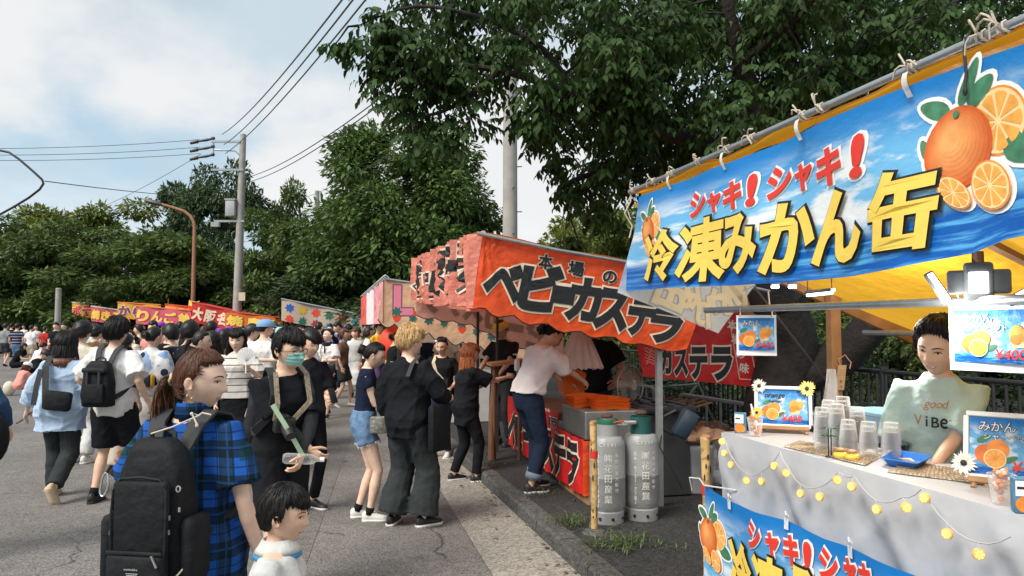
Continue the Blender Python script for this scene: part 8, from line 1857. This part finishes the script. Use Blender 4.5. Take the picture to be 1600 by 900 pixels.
i['plain']('hair_tips', mb, mat('hair tip brown', (.14, .055, .028), .5, var=.3, island=.3), i['hair'])
X, Y, Z = axes(i); root = thing('crossbody_bag', 'black crossbody bag hanging behind the pale blue shirt', 'bag', W(i, .1, -.2, .85)); mb = MB(); mb.box(WT(i, .06, -.235, 1.02), (.26, .09, .19), ((X - Z * .12).normalized(), Y, (Z + X * .12).normalized()), bev=.035); obj('bag_body', mb, NYL, root)
obj('strap', ribbon([WT(i, -.10, -.04, 1.45) + Z * .02 - Y * .02, WT(i, -.095, -.13, 1.36) - Y * .06, WT(i, -.07, -.15, 1.2) - Y * .075, WT(i, -.05, -.16, 1.0) - Y * .08], [Z - Y, -Y, -Y, -Y], .06, .006), STRAP, root); obj('strap', ribbon([WT(i, -.13, -.13, 1.33) - Y * .07, WT(i, -.145, -.15, 1.15) - Y * .09, WT(i, -.16, -.16, .98) - Y * .085], -Y, .05, .005), STRAP, root)
p = W(i, -.36, .13, .86); mb = MB(); mb.tube([p + V(.03, 0, .03), p + V(-.05, -.05, -.06), p + V(-.09, -.08, -.09)], .008, 6); thing1('folded_umbrella', mb, BLKI, 'thin black folded umbrella in the hand of the pale blue shirt wearer', 'umbrella')
i = person('person', 'person in white tee and black shorts with black backpack seen from behind', PZ(174, 781, 0), 4, 1.77, False, 0, feet=dict(L=(-.10, -.12, .085), R=(.10, .16, .085)), hands=dict(L=(-.20, .10, .98), R=(.33, .02, .93)), hint=dict(L=(-1, -.5, 0)), top=dict(mat=C['white'], ease=.045, hem=.80, sleeve=.85, sease=.048, fold=.013), bottom=dict(kind='shorts', mat=C['black'], len=.92, cuff=.115, ease=.026), shoe=dict(mat=LEAB, sole=RUBB, sock=C['black'], sockh=.05), hair='bowl', hairc='black', sk='mid', headscale=1.12)
backpack('black flap backpack on the white tee over black shorts', i, .30, .44, .15, 1.12, off=.04)
i = person('person', 'person in floral orange yukata mostly hidden behind the white tee', pp(193, 8.7), 10, 1.60, True, 1, top=dict(mat=FLOW, ease=.03, hem=.85, sleeve=1.2, sease=.07), bottom=dict(kind='skirt', mat=FLOW, hem=.12, flare=.0, waist=1.05, name='robe'), shoe=dict(mat=mat('sandal', (.25, .13, .07), .7), sole=RUBB), hair='bowl', sk='mid')
i = person('person', 'person in white and blue yukata with navy sash and hair bun', pp(238, 9.2), 6, 1.68, True, 1, head=(14, 6, 0), top=dict(mat=YUK, ease=.04, hem=.86, sleeve=1.25, sease=.085, collar=.012), bottom=dict(kind='skirt', mat=YUK, hem=.10, flare=.0, waist=1.08, name='robe'), shoe=dict(mat=mat('sandal', (.25, .13, .07)), sole=RUBB), hair='tied', sk='mid', ponytail=('bun', 0), headscale=1.12)
mb = MB(); mb.loft([i['tring'](z, .172, .155, 0) for z in (.99, 1.0, 1.12, 1.13)]); ob_ = i['plain']('sash', mb, C['navy'], i['top']); mb = MB(); mb.box(i['T'](.02, -.165, 1.06), (.16, .05, .15), bev=.012); i['plain']('sash_knot', mb, mat('sash dark', (.015, .02, .035), .7), ob_); mb = MB(); mb.box(i['T'](.115, -.155, 1.06), (.035, .05, .14), bev=.008); i['plain']('sash_yellow_edge', mb, C['yellow'], ob_)
i = person('person', 'person in cream tee with dark hair between pale blue shirt and white tee', pp(128, 9.3), 3, 1.74, False, 1, top=dict(mat=C['cream'], ease=.045, sleeve=.85, sease=.045), bottom=dict(kind='pants', mat=C['lgrey'], ease=.02, cuff=.09, knee=.09), shoe=WSH, hair='bowl', sk='mid', headscale=1.1)
i = person('person', 'person in black leaf print shirt behind the plaid shirt', pp(296, 9.4), 8, 1.74, False, 1, top=dict(mat=LEAFP, ease=.045, sleeve=.85, sease=.045), bottom=dict(kind='pants', mat=C['char']), shoe=BSH, hair='bowl', sk='mid', headscale=1.1)
i = person('person', 'person in black collared shirt in profile between yukata and leaf print shirt', pp(268, 10.2), 300, 1.70, False, 1, top=dict(mat=C['black'], ease=.04, collar=.015), bottom=dict(kind='pants', mat=C['ddenim']), shoe=BSH, hair='bowl', sk='light', headscale=1.1)
i = person('person', 'person with tied black hair just over the head of the plaid shirt wearer', pp(312, 8.6), 60, 1.64, True, 1, head=(10, 5, 0), top=dict(mat=C['black'], ease=.03), bottom=dict(kind='pants', mat=C['black']), shoe=BSH, hair='tied', ponytail=('pony', .2), sk='light')
i = person('person', 'person with loose black fringe beside the tied hair, talking', pp(334, 8.9), 250, 1.63, True, 1, top=dict(mat=C['lgrey'], ease=.03), bottom=dict(kind='skirt', mat=C['navy'], hem=.5), shoe=BSH, hair='long', hlen=.25, sk='light')
i = person('person', 'person in black striped white tee facing us holding a white hand fan', pp(372, 8.4), 172, 1.66, True, 0, head=(2, 4, 0), hands=dict(L=(-.17, .22, 1.28)), hint=dict(L=(-.8, -.6, -1)), curl=.9, palm=dict(L=(0, 0, 1)), top=dict(mat=STRI, ease=.035, hem=.92, sleeve=.8, sease=.04), bottom=dict(kind='skirt', mat=C['black'], hem=.30, flare=.05), shoe=BSH, hair='long', hairc='black', hlen=.36, sk='light', headscale=1.12)
q = W(i, -.16, .30, 1.42); Yv = axes(i)[1]; root = thing('hand_fan', 'round white hand fan held up by the striped tee wearer', 'fan', q); mb = MB(); mb.tube([q - Yv * .002, q + Yv * .002], .098, 22); obj('disc', mb, M_WH, root); mb = MB(); mb.tube([q - V(0, 0, .08), q - V(0, 0, .19)], .009, 6); obj('handle', mb, M_WH, root)
for k in range(8): a = math.pi * (.1 + k * .114); mb = MB(); X_ = axes(i)[0]; mb.tube([q - V(0, 0, .06) + Yv * .004, q + X_ * .09 * math.cos(a) + V(0, 0, .09 * math.sin(a)) + Yv * .004], .0018, 3); obj('fan_rib', mb, C['lgrey'], root)
i = person('person', 'person in loose white tee and navy shorts with pale blue cap', pp(413, 10.6), 10, 1.78, False, 1, head=(35, 0, 0), top=dict(mat=C['white'], ease=.06, hem=.78, sleeve=.9, sease=.06), bottom=dict(kind='shorts', mat=C['navy'], len=.85, cuff=.115, ease=.03), shoe=WSH, hair='cropped', sk='mid', girth=1.1)
cap(i, mat('cap blue', (.20, .36, .62), .8), 'pale blue cap on the person in loose white tee')
i = person('person', 'person in cream tee stretching an arm out past the white tee with cap', pp(452, 9.8), 262, 1.60, True, 1, head=(8, -4, 0), hands=dict(R=(.10, .54, 1.34)), hint=dict(R=(.5, -.3, -1)), top=dict(mat=C['cream'], ease=.045, sleeve=.7), bottom=dict(kind='skirt', mat=C['beige'], hem=.25, flare=.06), shoe=WSH, hair='long', hlen=.12, sk='light', headscale=1.1)
i = person('person', 'person in black with glasses behind the mask wearer holding a phone', pp(480, 7.0), 130, 1.66, False, 1, head=(-5, 10, 0), hands=dict(R=(.05, .34, 1.10), L=(-.05, .34, 1.08)), curl=.9, top=dict(mat=C['black'], ease=.05, hem=.8, sleeve=1.0, sease=.05), bottom=dict(kind='pants', mat=C['black']), shoe=BSH, hair='bowl', sk='mid', headscale=1.1)
q = W(i, .0, .42, 1.12); X, Y, Z = axes(i); mb = MB(); mb.box(q, (.072, .010, .145), (X, (Y + Z * .5).normalized(), (Z - Y * .5).normalized()), bev=.004); thing1('phone', mb, BLKI, 'black phone held out in front of the mask wearer', 'phone')
i = person('person', 'person with very long straight black hair and white top beside the polo girl', pp(487, 10.6), 75, 1.62, True, 1, top=dict(mat=C['white'], ease=.035, sleeve=.6), bottom=dict(kind='skirt', mat=C['lgrey'], hem=.35), shoe=WSH, hair='long', hlen=.55, sk='light', headscale=1.1)
i = person('person', 'person in white polo with black collar and black mini skirt, strolling', PZ(511, 652, 0), 190, 1.62, True, 0, head=(28, -12, 0), hands=dict(R=(.02, .22, 1.12), L=(-.02, .23, 1.10)), hint=dict(R=(.9, -.5, -.4), L=(-.9, -.5, -.4)), curl=.7, feet=dict(L=(-.09, .22, .085), R=(.09, -.22, .10)), lift=dict(R=20), top=dict(mat=C['white'], ease=.038, hem=.93, sleeve=.8, sease=.04, name='polo_shirt'), bottom=dict(kind='skirt', mat=C['black'], hem=.70, flare=.05), shoe=BSH, hair='tied', hairc='black', ponytail=('pony', .16), sk='light', headscale=1.1)
mb = MB(); mb.loft([[i['T'](0, -.004, z) + V(math.cos(a) * r_, math.sin(a) * r_, 0) for a in np.linspace(0, 6.283, 21)[:-1]] for z, r_ in ((1.40, .112), (1.435, .080), (1.465, .068), (1.468, .074), (1.43, .098), (1.405, .118))]); i['plain']('black_collar', mb, C['black'], i['top']); mb = MB(); mb.box(i['T'](0, .150, 1.33), (.022, .016, .14)); i['plain']('placket', mb, C['black'], i['top'])
X, Y, Z = axes(i, 1.0); root = thing('crossbody_bag', 'black box bag at the hip of the polo skirt wearer', 'bag', W(i, -.12, .17, .88)); mb = MB(); mb.box(W(i, -.12, .17, .97), (.21, .08, .15), (X, Y, Z), bev=.02); obj('bag_body', mb, mat('leather black', (.014, .014, .015), .35), root); obj('strap', ribbon([WT(i, .09, .03, 1.43) + Z * .02, WT(i, .085, .13, 1.33) + Y * .03, WT(i, .05, .14, 1.15) + Y * .04, W(i, -.03, .17, 1.03)], [Z, Y, Y, Y], .012, .004), LEAB, root)
i = person('person', 'person in black tee and long black skirt ordering at the strawberry stall', pp(612, 13.2), 62, 1.58, True, 1, lean=6, head=(5, 8, 0), hands=dict(R=(.1, .35, 1.05)), top=dict(mat=C['black'], ease=.03, hem=.95, sleeve=.5), bottom=dict(kind='skirt', mat=C['black'], hem=.22, flare=.05), shoe=dict(mat=mat('shoe brown', (.18, .08, .05), .6), sole=RUBB), hair='tied', ponytail=('bun', 0), sk='mid')
i = person('person', 'person in yellow tee by the stall with the splash valance', pp(591, 17.5), 120, 1.74, False, 1, top=dict(mat=C['yellow'], ease=.045, sleeve=.8), bottom=dict(kind='pants', mat=C['purple'], ease=.02, knee=.09, cuff=.09), shoe=WSH, hair='short', hairc='darkbrown', sk='light')
i = person('person', 'person in small white tee and black trousers beside the yellow tee', pp(575, 16.6), 70, 1.64, True, 1, top=dict(mat=C['white'], ease=.02, hem=.98, sleeve=.5), bottom=dict(kind='pants', mat=C['black'], knee=.09, cuff=.1, ease=.02), shoe=WSH, hair='long', hairc='darkbrown', hlen=.1, sk='light')
i = person('person', 'person in blue denim jacket with black bag cut off at the left edge', pp(-58, 5.6), 355, 1.66, True, 0, hands=dict(R=(.30, .10, .95)), hint=dict(R=(.8, -1, 0)), feet=dict(R=(.10, -.26, .12)), lift=dict(R=30), top=dict(mat=fab('jacket denim', (.035, .075, .15)), ease=.045, hem=.86, sleeve=1.75, sease=.04), bottom=dict(kind='pants', mat=C['ddenim']), shoe=WSH, hair='long', hlen=.25, sk='mid')
q = W(i, .30, -.12, .92); mb = MB(); mb.ell(q, (.13, .10, .20), n=16, k=10); thing1('hand_bag', mb, NYL, 'black soft bag carried at the left edge', 'bag')
# crouching group at the left
CR = dict(drop=.50, back=.20)
i = person('person', 'crouching child in pink top and white cap', PZ(38, 621, 0), 20, 1.18, True, 1, feet=dict(L=(-.13, .05, .085), R=(.13, .05, .085)), lean=22, top=dict(mat=C['pink'], ease=.05, sleeve=.9, hem=.8), bottom=dict(kind='shorts', mat=C['pink'], len=.9, cuff=.11), shoe=WSH, hair='long', hairc='brown', hlen=.18, headscale=1.3, hands=dict(R=(.12, .35, .6), L=(-.12, .35, .6)), **CR)
cap(i, M_WH, 'white cap on the crouching child in pink')
i = person('person', 'crouching person in black with black cap behind the child in pink', PZ(58, 612, 0), 95, 1.66, False, 1, feet=dict(L=(-.13, .10, .085), R=(.13, .02, .085)), lean=34, top=dict(mat=C['black'], ease=.04, hem=.82, sleeve=.8), bottom=dict(kind='pants', mat=C['ddenim']), shoe=WSH, hair='short', hands=dict(R=(.12, .40, .55), L=(-.12, .40, .55)), **CR)
cap(i, BLKI, 'black cap on the crouching person in black')
i = person('person', 'crouching person in white tee and jeans facing the group', PZ(62, 590, 0), 15, 1.66, True, 1, feet=dict(L=(-.13, .05, .085), R=(.13, .05, .085)), lean=25, top=dict(mat=C['white'], ease=.04, hem=.95, sleeve=.8), bottom=dict(kind='pants', mat=C['denim']), shoe=WSH, hair='short', hands=dict(R=(.12, .35, .6), L=(-.12, .35, .6)), **CR)
i = person('person', 'crouching person with long black hair in profile near the left edge', PZ(32, 588, 0), 80, 1.60, True, 1, feet=dict(L=(-.13, .05, .085), R=(.13, .05, .085)), lean=22, top=dict(mat=C['black'], ease=.03, sleeve=.6), bottom=dict(kind='pants', mat=C['black']), shoe=WSH, hair='long', hlen=.35, hands=dict(R=(.12, .35, .6), L=(-.12, .35, .6)), **CR)
mb = MB(); p = PZ(14, 618, 0); mb.ell(p + V(0, 0, .17), (.14, .12, .18), n=12, k=8); thing1('cloth_bag', mb, C['cream'], 'pale cloth bag on the road beside the crouching child', 'bag')
# walkers and crowd
def walker(label, px, d, h, yaw, top, bot, fem, hair, group='people strolling in the crowd', hc='black', sleeve=.75, sl=None, hl=None, pony=None, capm=None, lod=2, ease=.03):
 st = random.uniform(.05, .22); b = dict(kind='skirt', mat=bot, hem=random.choice([.3, .55, .62]), flare=.05) if sl == 'skirt' else dict(kind='shorts', mat=bot, len=.8, cuff=.105, ease=.02) if sl == 'shorts' else dict(kind='pants', mat=bot, ease=.016, knee=.075, cuff=.07)
 i = person('person', label, pp(px, d), yaw, h, fem, lod, feet=dict(L=(-.09, st, .085), R=(.09, -st, .10)), lift=dict(R=20), top=dict(mat=top, ease=ease, sleeve=sleeve, hem=random.choice([.84, .9])), bottom=b, shoe=random.choice([WSH, BSH]), hair=hair, hairc=hc, hlen=hl, ponytail=pony, sk=random.choice(['light', 'mid', 'mid']), group=group, face=False if lod == 2 else None, headscale=1.1)
 if capm: cap(i, capm, 'cap of ' + label)
 return i
for a in [('far walker in grey tee and shorts at the left edge', 9, 30, 1.72, 10, C['grey'], C['char'], False, 'short', 'shorts'), ('far walker in navy striped tee and pale jeans', 27, 29, 1.72, 350, NSTR, C['denim'], False, 'short', None), ('far walker in white tee with a dark strap', 49, 29, 1.66, 5, C['white'], C['beige'], True, 'tied', 'shorts'),
          ('far walker in dark red flowered robe', 70, 31, 1.58, 5, C['red'], C['pink'], True, 'tied', 'skirt'), ('far walker in plain black near the short grey post', 88, 27, 1.75, 175, C['black'], C['black'], False, 'short', None), ('far walker in sky blue shirt next to the one in black', 101, 27, 1.74, 190, C['sky'], C['ddenim'], False, 'short', None), ('far walker in white with black backpack strap behind the cream tee', 112, 18, 1.60, 10, C['white'], C['black'], False, 'short', None), ('far walker half hidden behind the white strap tee', 57, 33, 1.66, 180, C['lgrey'], C['navy'], True, 'long', None), ('tiny far walker in black by the far blue valance', 18, 38, 1.70, 0, C['black'], C['ddenim'], False, 'short', None), ('tiny far walker in white by the far blue valance', 38, 40, 1.66, 180, C['white'], C['denim'], True, 'long', None)]:
 walker(*a[:9], sl=a[9], hl=.2 if a[8] == 'long' else None)
cols = [('white tee', C['white']), ('black tee', C['black']), ('cream blouse', C['cream']), ('navy shirt', C['navy']), ('grey tee', C['grey']), ('beige top', C['beige']), ('pale grey tee', C['lgrey']), ('sky blue shirt', C['sky']), ('charcoal tee', C['char']), ('olive shirt', C['olive']), ('mint top', C['mint']), ('pink top', C['pink']), ('brown top', C['brown']), ('royal blue tee', C['blue'])]
bots = [('black trousers', C['black'], None), ('jeans', C['denim'], None), ('beige shorts', C['beige'], 'shorts'), ('navy skirt', C['navy'], 'skirt'), ('pale trousers', C['lgrey'], None), ('dark jeans', C['ddenim'], None), ('white skirt', C['white'], 'skirt'), ('charcoal shorts', C['char'], 'shorts')]
hairs = [('short black hair', 'short', 'black', None, None, False), ('long black hair', 'long', 'black', .3, None, True), ('mop of black hair', 'bowl', 'black', None, None, False), ('a hair bun', 'tied', 'black', None, ('bun', 0), True), ('a dark ponytail', 'tied', 'darkbrown', None, ('pony', .2), True), ('brown bobbed hair', 'long', 'brown', .12, None, True), ('cropped hair', 'cropped', 'black', None, None, False)]
used = set(); rr = random.Random(77); n = 0
SPOTS = [(150, 13), (160, 17), (186, 12), (205, 14.5), (218, 18), (222, 24), (240, 16), (250, 21), (262, 14), (281, 18), (290, 13), (305, 16), (318, 22), (330, 14), (342, 18), (350, 12.5), (358, 21), (390, 13.5), (395, 18), (428, 14), (432, 20), (440, 12), (462, 15), (470, 20), (498, 17), (528, 19), (536, 15.5), (120, 22), (136, 26), (170, 27), (196, 25), (236, 27), (272, 25), (300, 27), (325, 28), (375, 24), (405, 26), (455, 24), (545, 22), (555, 17.5), (380, 29), (148, 20), (180, 21), (648, 15.5), (665, 16.5), (700, 14.5), (722, 15.5), (740, 13.8), (560, 21), (516, 23)]
for px, d in SPOTS:
 while True:
  a, b, c_ = rr.choice(cols), rr.choice(bots), rr.choice(hairs)
  if (a[0], b[0], c_[0]) not in used: used.add((a[0], b[0], c_[0])); break
 where = 'near the pink stalls' if px < 260 else 'near the red stall' if px < 385 else 'near the splash stall' if px < 600 else 'near the strawberry stall'
 cm_ = rr.random(); cm_ = mat('cap %d' % int(cm_ * 60), (rr.choice([.6, .02, .3]), rr.choice([.55, .03, .12]), rr.choice([.5, .05, .2])), .8) if cm_ < .16 else None
 walker(f'person in {a[0]} and {b[0]}, {c_[0]}, {where}', px, d, rr.uniform(1.56, 1.64) if c_[5] else rr.uniform(1.66, 1.77), rr.choice([0, 10, 350, 180, 170, 200, 90, 260, 20, 340]), a[1], b[1], c_[5], c_[1], hc=c_[2], hl=c_[3], pony=c_[4], sl=b[2], lod=2 if d > 14.5 else 1, capm=cm_)
i = walker('person in white tee and black cap beside the pale blue cap', 392, 12.2, 1.70, 60, C['white'], C['ddenim'], False, 'short', lod=1)
cap(i, BLKI, 'black cap beside the pale blue cap')
walker('person in black bear print tee facing us in the crowd', 356, 12.8, 1.62, 180, C['black'], C['ddenim'], False, 'short', lod=1)
finish_people()
